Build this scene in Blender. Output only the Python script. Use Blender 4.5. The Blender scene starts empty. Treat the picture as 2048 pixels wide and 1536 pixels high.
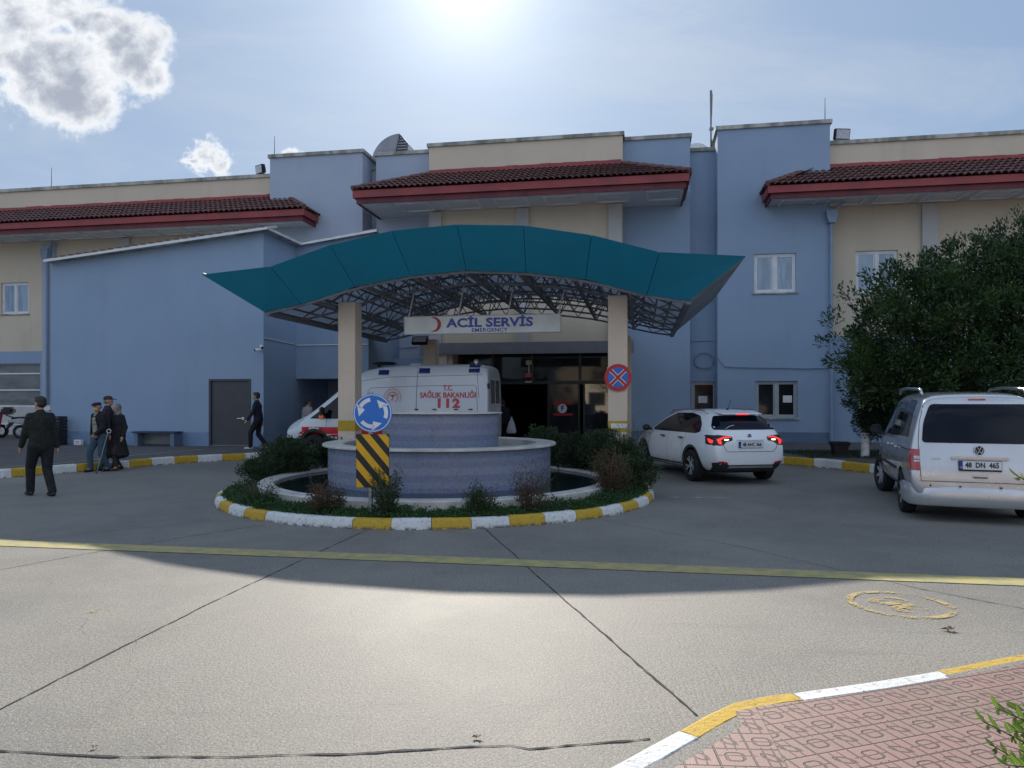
import bpy, bmesh, math, random
from mathutils import Vector, Matrix, Euler
from mathutils.bvhtree import BVHTree
from mathutils.geometry import delaunay_2d_cdt
from bpy.app import handlers as _h
R = math.radians
random.seed(7)
scn = bpy.context.scene
COL = scn.collection

# ------------------------------------------------------------------ camera
CAMH, FPX, HORZ = 1.65, 1450.0, 800.0
cd = bpy.data.cameras.new('camera')
cam = bpy.data.objects.new('camera', cd); COL.objects.link(cam)
cam.location = (0, 0, CAMH); cam.rotation_euler = (R(90), 0, 0)
cd.lens = 36.0 * FPX / 2048; cd.sensor_width = 36; cd.shift_y = (HORZ - 768) / 2048
cd.clip_start = 0.05; cd.clip_end = 2000
scn.camera = cam

# ------------------------------------------------------------------ light
SUN_EL, SUN_AZ = R(30.5), R(-3.6)          # azimuth from +Y towards +X
sdir = Vector((math.sin(SUN_AZ)*math.cos(SUN_EL), math.cos(SUN_AZ)*math.cos(SUN_EL), math.sin(SUN_EL)))
sl = bpy.data.lights.new('sun', 'SUN'); sl.energy = 3.35; sl.angle = R(0.6); sl.color = (1.0, 0.93, 0.82)
so = bpy.data.objects.new('sun', sl); COL.objects.link(so)
so.rotation_euler = (-sdir).to_track_quat('-Z', 'Y').to_euler(); so.location = (0, 0, 60)
scn.view_settings.view_transform = 'Standard'; scn.view_settings.look = 'None'
scn.view_settings.exposure = 0.95; scn.view_settings.gamma = 1

# ---- node helpers
class NT:
    def __init__(s, nt): s.nt = nt
    def n(s, typ, **kw):
        nd = s.nt.nodes.new(typ)
        for k, v in kw.items():
            if k == 'inp':
                for kk, vv in v.items():
                    if hasattr(vv, 'is_output') or isinstance(vv, bpy.types.NodeSocket): s.nt.links.new(vv, nd.inputs[kk])
                    else: nd.inputs[kk].default_value = vv
            else: setattr(nd, k, v)
        return nd
    def m(s, op, a, b=0.0, c=None, clamp=False):
        nd = s.nt.nodes.new('ShaderNodeMath'); nd.operation = op; nd.use_clamp = clamp
        for i, v in enumerate((a, b, c)):
            if v is None: continue
            if isinstance(v, bpy.types.NodeSocket): s.nt.links.new(v, nd.inputs[i])
            else: nd.inputs[i].default_value = v
        return nd.outputs[0]
    def mapr(s, v, a, b, c=0.0, d=1.0, smooth=True):
        nd = s.nt.nodes.new('ShaderNodeMapRange'); nd.interpolation_type = 'SMOOTHSTEP' if smooth else 'LINEAR'
        s.nt.links.new(v, nd.inputs[0])
        for i, x in enumerate((a, b, c, d)): nd.inputs[i+1].default_value = x
        return nd.outputs[0]
    def mix(s, f, a, b):
        nd = s.nt.nodes.new('ShaderNodeMix'); nd.data_type = 'RGBA'
        for sock, v in ((nd.inputs[0], f), (nd.inputs[6], a), (nd.inputs[7], b)):
            if isinstance(v, bpy.types.NodeSocket): s.nt.links.new(v, sock)
            elif sock == nd.inputs[0]: sock.default_value = v
            else: sock.default_value = (*v[:3], 1)
        return nd.outputs[2]
    def noise(s, vec, scale, detail=4, rough=0.55, dist=0.0):
        nd = s.nt.nodes.new('ShaderNodeTexNoise'); s.nt.links.new(vec, nd.inputs['Vector'])
        nd.inputs['Scale'].default_value = scale; nd.inputs['Detail'].default_value = detail
        nd.inputs['Roughness'].default_value = rough; nd.inputs['Distortion'].default_value = dist
        return nd.outputs['Fac']
    def mapping(s, vec, scale=(1,1,1), rot=(0,0,0), loc=(0,0,0)):
        nd = s.nt.nodes.new('ShaderNodeMapping'); s.nt.links.new(vec, nd.inputs[0])
        nd.inputs['Scale'].default_value = scale; nd.inputs['Rotation'].default_value = rot; nd.inputs['Location'].default_value = loc
        return nd.outputs[0]

# ------------------------------------------------------------------ world sky with clouds
wd = bpy.data.worlds.new('World'); scn.world = wd; wd.use_nodes = True
wn = wd.node_tree; wn.nodes.clear(); W_ = NT(wn)
sky = W_.n('ShaderNodeTexSky'); sky.sky_type = 'NISHITA'; sky.sun_disc = False
sky.sun_elevation = SUN_EL; sky.sun_rotation = SUN_AZ; sky.air_density = 1.0; sky.dust_density = 1.2; sky.ozone_density = 1.6; sky.altitude = 50
tc = W_.n('ShaderNodeTexCoord'); D = tc.outputs['Generated']
sp = W_.n('ShaderNodeSeparateXYZ', inp={0: D}); dx, dy, dz = sp.outputs
dyc = W_.m('MAXIMUM', dy, 0.05)
u = W_.m('DIVIDE', dx, dyc); v = W_.m('DIVIDE', dz, dyc)
uv = W_.n('ShaderNodeCombineXYZ', inp={0: u, 1: v}).outputs[0]
front = W_.mapr(dy, 0.1, 0.3)
def blob(cx, cy, rx, ry, rot=0.0):
    a = W_.m('SUBTRACT', u, cx); b = W_.m('SUBTRACT', v, cy)
    c, s_ = math.cos(rot), math.sin(rot)
    a2 = W_.m('ADD', W_.m('MULTIPLY', a, c), W_.m('MULTIPLY', b, s_)); b2 = W_.m('SUBTRACT', W_.m('MULTIPLY', b, c), W_.m('MULTIPLY', a, s_))
    q = W_.m('ADD', W_.m('POWER', W_.m('ABSOLUTE', W_.m('DIVIDE', a2, rx)), 2.0), W_.m('POWER', W_.m('ABSOLUTE', W_.m('DIVIDE', b2, ry)), 2.0))
    return W_.m('SUBTRACT', 1.0, W_.m('SQRT', q))
def px(x): return (x - 1024) / FPX
def pz(y): return (HORZ - y) / FPX
blobs = [(30, 130, 200, 120, 0.15), (130, 185, 150, 80, -0.2), (265, 90, 95, 75, 0), (300, 150, 50, 60, 0), (-120, 40, 260, 150, 0), (190, 45, 90, 38, 0), (70, 20, 170, 75, 0.1)]
mask = None
for (x, y, rx, ry, ro) in blobs:
    b_ = blob(px(x), pz(y), rx/FPX, ry/FPX, ro); mask = b_ if mask is None else W_.m('MAXIMUM', mask, b_)
n1 = W_.noise(uv, 7.5, 10, 0.56, 0.35); n2 = W_.noise(uv, 22, 8, 0.62, 0.2)
nn = W_.m('ADD', W_.m('MULTIPLY', W_.m('SUBTRACT', n1, 0.5), 2.3), W_.m('MULTIPLY', W_.m('SUBTRACT', n2, 0.5), 1.3))
n4 = W_.noise(uv, 60, 6, 0.65, 0.2)
den = W_.m('ADD', W_.m('ADD', W_.m('MINIMUM', mask, 0.6), nn), W_.m('MULTIPLY', W_.m('SUBTRACT', n4, 0.5), 0.25))
sm = None
for (x, y, rx, ry) in [(418, 314, 52, 38), (440, 330, 34, 30), (582, 307, 24, 14), (385, 322, 30, 8)]:
    b_ = blob(px(x), pz(y), rx/FPX, ry/FPX); sm = b_ if sm is None else W_.m('MAXIMUM', sm, b_)
n3 = W_.noise(uv, 38, 9, 0.6, 0.3)
den2 = W_.m('ADD', W_.m('MULTIPLY', sm, 0.95), W_.m('ADD', W_.m('MULTIPLY', W_.m('SUBTRACT', n3, 0.52), 1.7), W_.m('MULTIPLY', W_.m('SUBTRACT', W_.noise(uv, 105, 6, 0.65, 0.2), 0.5), 1.2)))
den2 = W_.m('MINIMUM', den2, W_.m('MULTIPLY', W_.m('ADD', sm, 0.35), 2.0))
dall = W_.m('MAXIMUM', den, W_.m('MULTIPLY', den2, 0.75))
calpha = W_.m('MULTIPLY', W_.mapr(dall, -0.06, 0.40), front)
cthick = W_.mapr(W_.m('ADD', dall, W_.m('MULTIPLY', W_.m('SUBTRACT', n2, 0.5), 0.55)), 0.12, 1.10)
ccol = W_.mix(cthick, (6.8, 7.0, 7.2), (2.9, 3.2, 3.85))
# high thin veil (cirrus), denser round the sun
cir = W_.noise(W_.mapping(uv, (1.0, 3.4, 1), (0, 0, R(-14))), 2.2, 8, 0.6, 0.6)
sunv = W_.n('ShaderNodeVectorMath', operation='DOT_PRODUCT', inp={0: D, 1: tuple(sdir)}).outputs['Value']
ang = W_.m('ARCCOSINE', W_.m('MINIMUM', sunv, 0.99999))
halo = W_.m('EXPONENT', W_.m('MULTIPLY', ang, -5.2)); halo2 = W_.m('EXPONENT', W_.m('MULTIPLY', ang, -13.0))
veil = W_.m('ADD', W_.m('MULTIPLY', W_.m('MULTIPLY', W_.mapr(cir, 0.38, 0.74), front), 0.42), W_.m('MULTIPLY', halo, 0.22), clamp=True)
gam = W_.n('ShaderNodeGamma', inp={'Color': sky.outputs[0], 'Gamma': 0.24}).outputs[0]
base = W_.n('ShaderNodeVectorMath', operation='MULTIPLY', inp={0: gam, 1: (1.62, 2.12, 2.88)}).outputs[0]
skyc = W_.mix(veil, base, (4.3, 4.75, 5.3))
glow = W_.n('ShaderNodeVectorMath', operation='SCALE', inp={0: (5.8, 5.65, 5.3), 'Scale': W_.m('ADD', W_.m('MULTIPLY', halo2, 1.0), W_.m('MULTIPLY', halo, 0.02))}).outputs[0]
skyc = W_.n('ShaderNodeVectorMath', operation='ADD', inp={0: skyc, 1: glow}).outputs[0]
# broken bright cloud added to the unseen sky behind, to brighten the facades
back = W_.m('MULTIPLY', W_.mapr(W_.noise(D, 2.6, 7, 0.6, 0.4), 0.40, 0.58), W_.mapr(dy, 0.05, -0.25)); back = W_.m('MULTIPLY', back, W_.mapr(dz, 0.0, 0.12))
fin = W_.mix(calpha, skyc, ccol); fin = W_.mix(W_.m('MULTIPLY', back, 0.62), fin, (7.0, 7.9, 9.4))
bg = W_.n('ShaderNodeBackground', inp={'Color': fin, 'Strength': 0.075})
wo = W_.n('ShaderNodeOutputWorld', inp={0: bg.outputs[0]})

# ------------------------------------------------------------------ geometry helpers
A10 = R(10); CA, SA = math.cos(A10), math.sin(A10)
def W(s, t, z=0): return Vector((s*CA + t*SA, -s*SA + t*CA, z))
def Dt(x, t): u = (x-1024)/FPX; return t/(u*SA+CA)
def S(x, t): u = (x-1024)/FPX; return Dt(x, t)*(u*CA-SA)
def Z(x, y, t): return CAMH + (HORZ-y)*Dt(x, t)/FPX
def G(x, y, h=0.0): d = (CAMH-h)*FPX/(y-HORZ); return Vector(((x-1024)/FPX*d, d, h))
def AT(x, y, d): return Vector(((x-1024)/FPX*d, d, CAMH+(HORZ-y)*d/FPX))

def tag(o, label=None, cat=None, group=None, kind=None):
    if label: o['label'] = label
    if cat: o['category'] = cat
    if group: o['group'] = group
    if kind: o['kind'] = kind
    return o
def empty(name, loc, rz=0.0, label=None, cat=None, group=None):
    o = bpy.data.objects.new(name, None); COL.objects.link(o); o.location = loc; o.rotation_euler = (0, 0, rz); o.empty_display_size = 0.2
    return tag(o, label, cat, group)

class MB:
    """collects geometry for ONE mesh; off = origin subtracted from every vertex"""
    def __init__(s, off=(0, 0, 0)): s.v = []; s.f = []; s.mi = []; s.uv = {}; s.off = Vector(off); s.m = 0; s.sm = []; s.smooth = False
    def add(s, vs, fs, M=None):
        b = len(s.v)
        for p in vs:
            p = Vector(p); s.v.append((M @ p) if M else p)
        for f in fs: s.f.append([b+i for i in f]); s.mi.append(s.m); s.sm.append(s.smooth)
        return b
    def quad(s, a, b, c, d): s.add([a, b, c, d], [(0, 1, 2, 3)])
    def poly(s, pts): s.add(pts, [tuple(range(len(pts)))])
    def box(s, a, b, M=None):
        x0, y0, z0 = a; x1, y1, z1 = b
        s.add([(x0,y0,z0),(x1,y0,z0),(x1,y1,z0),(x0,y1,z0),(x0,y0,z1),(x1,y0,z1),(x1,y1,z1),(x0,y1,z1)],
              [(0,3,2,1),(4,5,6,7),(0,1,5,4),(1,2,6,5),(2,3,7,6),(3,0,4,7)], M)
    def bbox(s, a, b, r=0.01, M=None):
        """bevelled box (chamfered edges)"""
        bm = bmesh.new(); bmesh.ops.create_cube(bm, size=1)
        for v in bm.verts: v.co = Vector([(a[i]+b[i])/2 + v.co[i]*(b[i]-a[i]) for i in range(3)])
        bmesh.ops.bevel(bm, geom=bm.edges[:], offset=r, segments=2, affect='EDGES')
        bm.verts.index_update(); s.add([v.co for v in bm.verts], [[v.index for v in f.verts] for f in bm.faces], M); bm.free()
    def prism(s, poly, axis, a, b, M=None):
        """extrude 2D polygon along axis ('x','y','z') from a to b"""
        def P(p, w): return {'x': (w, p[0], p[1]), 'y': (p[0], w, p[1]), 'z': (p[0], p[1], w)}[axis]
        n = len(poly)
        s.add([P(p, a) for p in poly]+[P(p, b) for p in poly], [tuple(range(n))[::-1], tuple(range(n, 2*n))]+[(i, (i+1) % n, n+(i+1) % n, n+i) for i in range(n)], M)
    def tube(s, pts, r, n=8, cap=True, rs=None):
        pts = [Vector(p) for p in pts]; rings = []
        up = Vector((0, 0, 1)); prev = None
        for i, p in enumerate(pts):
            d = (pts[min(i+1, len(pts)-1)]-pts[max(i-1, 0)]).normalized()
            if prev is None:
                a = d.cross(up); a = a if a.length > 0.05 else d.cross(Vector((1, 0, 0)))
            else: a = prev - d*prev.dot(d)
            a.normalize(); prev = a; b = d.cross(a)
            rr = rs[i] if rs else r
            rings.append([p + a*math.cos(k*2*math.pi/n)*rr + b*math.sin(k*2*math.pi/n)*rr for k in range(n)])
        vs = [q for rg in rings for q in rg]; fs = []
        for i in range(len(pts)-1):
            for k in range(n): fs.append((i*n+k, i*n+(k+1) % n, (i+1)*n+(k+1) % n, (i+1)*n+k))
        if cap: fs += [tuple(range(n))[::-1], tuple(range((len(pts)-1)*n, len(pts)*n))]
        s.add(vs, fs)
    def bar(s, a, b, w, h=None):
        """rectangular bar between two points"""
        a, b = Vector(a), Vector(b); h = h or w; d = (b-a).normalized()
        x = d.cross(Vector((0, 0, 1))); x = x if x.length > 0.05 else Vector((1, 0, 0)); x.normalize(); y = x.cross(d)
        vs = [p + x*i*w/2 + y*j*h/2 for p in (a, b) for (i, j) in ((-1,-1),(1,-1),(1,1),(-1,1))]
        s.add(vs, [(0,1,2,3),(7,6,5,4),(0,4,5,1),(1,5,6,2),(2,6,7,3),(3,7,4,0)])
    def lathe(s, prof, n=32, M=None, a0=0.0, a1=2*math.pi, uvs=False):
        """prof = [(r,z)...]"""
        full = abs(a1-a0-2*math.pi) < 1e-6; k = n if full else n+1
        vs = [(r*math.cos(a0+(a1-a0)*i/n), r*math.sin(a0+(a1-a0)*i/n), z) for i in range(k) for (r, z) in prof]
        m = len(prof); fs = []
        for i in range(n):
            for j in range(m-1):
                i2 = (i+1) % k
                fs.append((i*m+j, i2*m+j, i2*m+j+1, i*m+j+1))
        f0 = len(s.f); s.add(vs, fs, M)
        if uvs:
            q = 0
            for i in range(n):
                for j in range(m-1):
                    r = max(prof[j][0], prof[j+1][0]); c0 = (a1-a0)*i/n*r; c1 = (a1-a0)*(i+1)/n*r
                    s.uv[f0+q] = [(c0, prof[j][1]), (c1, prof[j][1]), (c1, prof[j+1][1]), (c0, prof[j+1][1])]; q += 1
    def sphere(s, c, r, n=16, M=None):
        rx, ry, rz = r if isinstance(r, (tuple, list)) else (r, r, r)
        vs = []; m = n//2
        for j in range(1, m):
            th = math.pi*j/m
            for i in range(n): vs.append((c[0]+rx*math.sin(th)*math.cos(2*math.pi*i/n), c[1]+ry*math.sin(th)*math.sin(2*math.pi*i/n), c[2]+rz*math.cos(th)))
        vs += [(c[0], c[1], c[2]+rz), (c[0], c[1], c[2]-rz)]; T = len(vs)-2; fs = []
        for j in range(m-2):
            for i in range(n): fs.append((j*n+i, (j+1)*n+i, (j+1)*n+(i+1) % n, j*n+(i+1) % n))
        for i in range(n): fs.append((T, i, (i+1) % n)); fs.append((T+1, (m-2)*n+(i+1) % n, (m-2)*n+i))
        s.add(vs, fs, M)
    def build(s, name, mats, parent=None, smooth=None, bevel=0.0):
        me = bpy.data.meshes.new(name)
        me.from_pydata([p - s.off for p in s.v], [], s.f); me.update()
        mats = mats if isinstance(mats, (list, tuple)) else [mats]
        for m in mats: me.materials.append(MT[m] if isinstance(m, str) else m)
        me.polygons.foreach_set('material_index', s.mi)
        me.polygons.foreach_set('use_smooth', [bool(smooth)]*len(s.f) if smooth is not None else s.sm)
        if s.uv:
            ul = me.uv_layers.new(name='UVMap')
            for p in me.polygons:
                q = s.uv.get(p.index)
                if q:
                    for k, li in enumerate(p.loop_indices): ul.data[li].uv = q[k]
        if smooth == 'auto':
            bm = bmesh.new(); bm.from_mesh(me)
            for e in bm.edges:
                if len(e.link_faces) == 2 and e.calc_face_angle(0) > R(32): e.smooth = False
            bm.to_mesh(me); bm.free()
        o = bpy.data.objects.new(name, me); COL.objects.link(o)
        if parent: o.parent = parent
        if bevel:
            md = o.modifiers.new('bevel', 'BEVEL'); md.width = bevel; md.segments = 2; md.limit_method = 'ANGLE'; md.angle_limit = R(40)
        return o

def text_mesh(name, s, size, m, parent, M, offset=0.0, extrude=0.002, space=1.0, width=None, align='CENTER'):
    cu = bpy.data.curves.new(name, 'FONT'); cu.body = s; cu.size = size; cu.offset = offset; cu.extrude = extrude
    cu.align_x = align; cu.align_y = 'CENTER'; cu.space_character = space; cu.resolution_u = 3
    t = bpy.data.objects.new('tmp', cu); COL.objects.link(t)
    dg = bpy.context.evaluated_depsgraph_get(); me = bpy.data.meshes.new_from_object(t.evaluated_get(dg))
    bpy.data.objects.remove(t); bpy.data.curves.remove(cu)
    xs = [v.co.x for v in me.vertices]; sc = 1.0
    if width and xs: sc = width/(max(xs)-min(xs))
    for v in me.vertices: v.co = M @ Vector((v.co.x*sc, v.co.y, v.co.z))
    me.materials.clear(); me.materials.append(MT[m]); me.name = name
    o = bpy.data.objects.new(name, me); COL.objects.link(o); o.parent = parent
    return o
def TM(origin, xdir, updir):
    x = Vector(xdir).normalized(); y = Vector(updir).normalized(); z = x.cross(y)
    M = Matrix((x, y, z)).transposed().to_4x4(); M.translation = Vector(origin); return M
def copy_tree(o, parent=None):
    c = o.copy(); COL.objects.link(c); c.parent = parent
    for ch in list(o.children): copy_tree(ch, c)
    return c

# ------------------------------------------------------------------ materials
MT = {}
def mat(name, c, rough=0.6, c2=None, scale=3.0, metal=0.0, bump=0.0, bscale=40.0, spec=0.5, coat=0.0, var=0.12, stretch=None, emit=None, detail=5, streak=0.0):
    m = bpy.data.materials.new(name); m.use_nodes = True; nt = m.node_tree; nt.nodes.clear(); N = NT(nt)
    out = N.n('ShaderNodeOutputMaterial'); p = N.n('ShaderNodeBsdfPrincipled'); nt.links.new(p.outputs[0], out.inputs[0])
    co = N.n('ShaderNodeTexCoord').outputs['Object']
    if stretch: co = N.mapping(co, stretch)
    n = N.noise(co, scale, detail)
    c2 = c2 or tuple(x*(1-var) for x in c)
    cc = N.mix(N.mapr(n, 0.35, 0.68), c, c2)
    if streak:
        oc = N.n('ShaderNodeTexCoord').outputs['Object']
        s1 = N.mapr(N.noise(N.mapping(oc, (0.9, 0.9, 0.10)), 1.6, 8, 0.7), 0.50, 0.80); s2 = N.mapr(N.noise(oc, 0.5, 5, 0.6, 0.5), 0.48, 0.60)
        cc = N.mix(N.m('MULTIPLY', s1, streak), cc, tuple(x*0.55+0.03 for x in c)); cc = N.mix(N.m('MULTIPLY', s2, streak*0.35), cc, tuple(min(1, x*1.18+.01) for x in c))
        z = N.n('ShaderNodeSeparateXYZ', inp={0: oc}).outputs[2]; low = N.m('MULTIPLY', N.mapr(z, 0.1, 1.1, 1, 0), N.mapr(N.noise(oc, 2.2, 6, 0.7), 0.42, 0.66))
        cc = N.mix(N.m('MULTIPLY', low, streak*1.2), cc, tuple(x*0.5+0.02 for x in c))
    nt.links.new(cc, p.inputs['Base Color'])
    p.inputs['Metallic'].default_value = metal; p.inputs['Specular IOR Level'].default_value = spec; p.inputs['Coat Weight'].default_value = coat
    nt.links.new(N.mapr(N.noise(co, scale*2.3, 3), 0.3, 0.7, rough*0.88, min(1, rough*1.12)), p.inputs['Roughness'])
    if bump:
        b = N.n('ShaderNodeBump', inp={'Strength': min(1, bump), 'Distance': 0.01, 'Height': N.noise(N.n('ShaderNodeTexCoord').outputs['Object'], bscale, 4)})
        nt.links.new(b.outputs[0], p.inputs['Normal'])
    if emit:
        p.inputs['Emission Color'].default_value = (*emit[:3], 1); p.inputs['Emission Strength'].default_value = emit[3]
    MT[name] = m; return m
mat('blue_wall', (0.28, 0.375, 0.505), 0.85, (0.265, 0.36, 0.49), 0.7, bump=0.25, bscale=60, streak=0.26)
mat('cream_wall', (0.64, 0.545, 0.425), 0.85, (0.60, 0.515, 0.40), 0.7, bump=0.25, bscale=60, streak=0.26)
mat('pilaster', (0.52, 0.51, 0.49), 0.8, scale=1.5, bump=0.2)
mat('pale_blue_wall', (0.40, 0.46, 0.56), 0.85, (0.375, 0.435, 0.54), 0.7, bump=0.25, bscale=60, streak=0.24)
mat('pale_beige', (0.74, 0.60, 0.47), 0.75, (0.68, 0.55, 0.43), 1.6, bump=0.2, bscale=50, streak=0.35)
mat('grey_beam', (0.22, 0.23, 0.26), 0.7)
mat('cap', (0.50, 0.50, 0.46), 0.9, (0.20, 0.20, 0.17), 2.2, stretch=(1, 1, 0.5), bump=0.3)
mat('red_fascia', (0.33, 0.055, 0.055), 0.55, (0.25, 0.045, 0.05), 1.2)
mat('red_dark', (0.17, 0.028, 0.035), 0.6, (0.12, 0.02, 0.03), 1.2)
mat('soffit', (0.70, 0.71, 0.74), 0.8, (0.62, 0.63, 0.66), 1.1)
mat('soffit_trim', (0.78, 0.79, 0.80), 0.8)
mat('teal', (0.012, 0.27, 0.42), 0.5, (0.014, 0.25, 0.39), 1.0, streak=0.3)
mat('steel', (0.20, 0.20, 0.22), 0.5, (0.15, 0.145, 0.155), 3)
mat('steel_light', (0.42, 0.43, 0.45), 0.45, metal=0.2)
mat('duct_grey', (0.27, 0.28, 0.31), 0.5, (0.21, 0.22, 0.25), 2.0)
mat('galv', (0.40, 0.42, 0.44), 0.4, (0.30, 0.32, 0.34), 4, metal=0.7)
mat('black', (0.012, 0.012, 0.014), 0.45)
mat('black_matt', (0.015, 0.015, 0.017), 0.85)
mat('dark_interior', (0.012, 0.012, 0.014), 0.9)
mat('frame_dark', (0.02, 0.022, 0.026), 0.35)
mat('white_paint', (0.78, 0.79, 0.80), 0.4)
mat('pvc', (0.74, 0.75, 0.76), 0.35)
mat('pvc_grey', (0.42, 0.44, 0.46), 0.4)
mat('pipe_blue', (0.25, 0.33, 0.45), 0.5)
mat('door_grey', (0.060, 0.060, 0.070), 0.45, bump=0.05)
mat('pane_curtain_sky', (0.25, 0.36, 0.48), 0.06, (0.13, 0.21, 0.30), 1.4, coat=1.0, stretch=(4, 4, 0.6))  # curtain and the sky's reflection are both put into the pane colour
mat('pane_dark', (0.014, 0.017, 0.021), 0.04, (0.024, 0.026, 0.03), 1.0, spec=0.32)
mat('pane_grey', (0.20, 0.205, 0.21), 0.15, (0.13, 0.13, 0.13), 1.1, stretch=(1, 1, 3))
mat('sticker_red', (0.45, 0.015, 0.03), 0.5)
mat('sign_white', (0.74, 0.73, 0.69), 0.45, (0.62, 0.61, 0.57), 1.8)
mat('sign_blue', (0.012, 0.17, 0.60), 0.35)
mat('sign_red', (0.55, 0.02, 0.03), 0.35)
mat('sign_yellow', (0.75, 0.40, 0.01), 0.4)
mat('letter_blue', (0.045, 0.06, 0.30), 0.5, (0.10, 0.11, 0.36), 9)
mat('letter_red', (0.42, 0.03, 0.05), 0.5)
mat('marble', (0.62, 0.60, 0.56), 0.35, (0.46, 0.44, 0.40), 3.5, bump=0.1)
mat('water', (0.010, 0.018, 0.022), 0.06, spec=0.6, bump=0.15, bscale=14)
mat('soil', (0.07, 0.05, 0.035), 0.95, (0.04, 0.03, 0.02), 12, bump=1, bscale=30)
mat('bark', (0.12, 0.09, 0.06), 0.9, (0.06, 0.045, 0.03), 12, bump=0.8, stretch=(1, 1, 0.2))
mat('limewash', (0.72, 0.72, 0.70), 0.9, (0.5, 0.49, 0.46), 9, bump=0.5)
mat('line_yellow', (0.50, 0.38, 0.10), 0.8, (0.36, 0.29, 0.13), 5, bump=0.2, bscale=120)
mat('paper', (0.78, 0.78, 0.76), 0.8)
mat('amber', (0.75, 0.18, 0.02), 0.3, emit=(1, 0.25, 0.03, 0.04))
mat('chrome', (0.75, 0.76, 0.78), 0.14, metal=1.0)
mat('satin_metal', (0.55, 0.56, 0.58), 0.3, metal=0.9)
mat('rubber', (0.014, 0.014, 0.015), 0.8, bump=0.3, bscale=90)
mat('car_white', (0.78, 0.80, 0.82), 0.3, (0.78, 0.80, 0.82), 2, coat=0.6)
mat('van_white', (0.70, 0.73, 0.77), 0.32, (0.66, 0.69, 0.73), 1.5, coat=0.6)
mat('car_silver', (0.60, 0.61, 0.63), 0.30, (0.55, 0.56, 0.58), 1.6, metal=0.55, coat=0.9)
mat('car_glass', (0.003, 0.005, 0.012), 0.05, spec=0.28)
mat('plastic_dark', (0.025, 0.026, 0.03), 0.6)
mat('lamp_red', (0.42, 0.008, 0.012), 0.15, coat=1)
mat('lamp_red_lit', (0.6, 0.02, 0.02), 0.2, emit=(1.0, 0.03, 0.02, 0.8))
mat('lamp_warm_lit', (0.9, 0.7, 0.5), 0.2, emit=(1.0, 0.62, 0.35, 1.5))
mat('lamp_clear', (0.65, 0.67, 0.70), 0.12, (0.4, 0.42, 0.46), 25, coat=1)
mat('plate_white', (0.72, 0.74, 0.76), 0.4)
mat('plate_blue', (0.01, 0.05, 0.30), 0.4)
mat('stripe_red', (0.62, 0.015, 0.03), 0.35, coat=0.5)
mat('beacon_blue', (0.008, 0.03, 0.17), 0.2, coat=1)
mat('skin', (0.42, 0.25, 0.17), 0.55, (0.36, 0.20, 0.13), 14)
mat('hair_dark', (0.012, 0.010, 0.010), 0.6, (0.03, 0.024, 0.02), 60)
mat('cloth_olive', (0.014, 0.017, 0.014), 0.9, (0.008, 0.010, 0.010), 10, bump=0.6, bscale=25)
mat('cloth_navy', (0.010, 0.013, 0.028), 0.9, (0.016, 0.018, 0.035), 10, bump=0.6, bscale=25)
mat('cloth_black', (0.008, 0.008, 0.010), 0.92, (0.014, 0.014, 0.018), 10, bump=0.6, bscale=25)
mat('cloth_plum', (0.035, 0.020, 0.035), 0.9, (0.02, 0.015, 0.025), 10, bump=0.6, bscale=25)
mat('cloth_denim', (0.045, 0.085, 0.12), 0.9, (0.03, 0.06, 0.09), 14, bump=0.6, bscale=25)
mat('cloth_white', (0.42, 0.38, 0.36), 0.9, (0.30, 0.27, 0.26), 10, bump=0.6, bscale=25)
mat('cloth_knit', (0.36, 0.33, 0.27), 0.95, (0.12, 0.115, 0.10), 7, stretch=(0.1, 0.1, 2.2), bump=0.6)
mat('cloth_brown', (0.045, 0.030, 0.025), 0.9, bump=0.5)
mat('cloth_scarf', (0.24, 0.21, 0.19), 0.9, (0.10, 0.09, 0.10), 12, bump=0.4)
mat('mask_yellow', (0.62, 0.43, 0.07), 0.8)
mat('shoe_black', (0.012, 0.012, 0.014), 0.5)
mat('shoe_white', (0.6, 0.58, 0.55), 0.6)
mat('shoe_brown', (0.09, 0.035, 0.025), 0.6)
mat('crate', (0.02, 0.022, 0.024), 0.6)
mat('bench_metal', (0.14, 0.19, 0.26), 0.5)
mat('bench_blue', (0.02, 0.05, 0.12), 0.5)
mat('bag_plastic', (0.55, 0.60, 0.66), 0.4)
mat('asphalt', (0.115, 0.112, 0.110), 0.85, (0.085, 0.083, 0.082), 2.5, bump=0.8, bscale=110)
mat('dry_leaf', (0.30, 0.20, 0.11), 0.8, (0.16, 0.10, 0.06), 30)
mat('grass_dark', (0.03, 0.05, 0.015), 0.8)

def custom(name):
    m = bpy.data.materials.new(name); m.use_nodes = True; m.node_tree.nodes.clear(); N = NT(m.node_tree)
    out = N.n('ShaderNodeOutputMaterial'); p = N.n('ShaderNodeBsdfPrincipled'); m.node_tree.links.new(p.outputs[0], out.inputs[0])
    MT[name] = m; return m, N, p, m.node_tree.links, out

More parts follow.
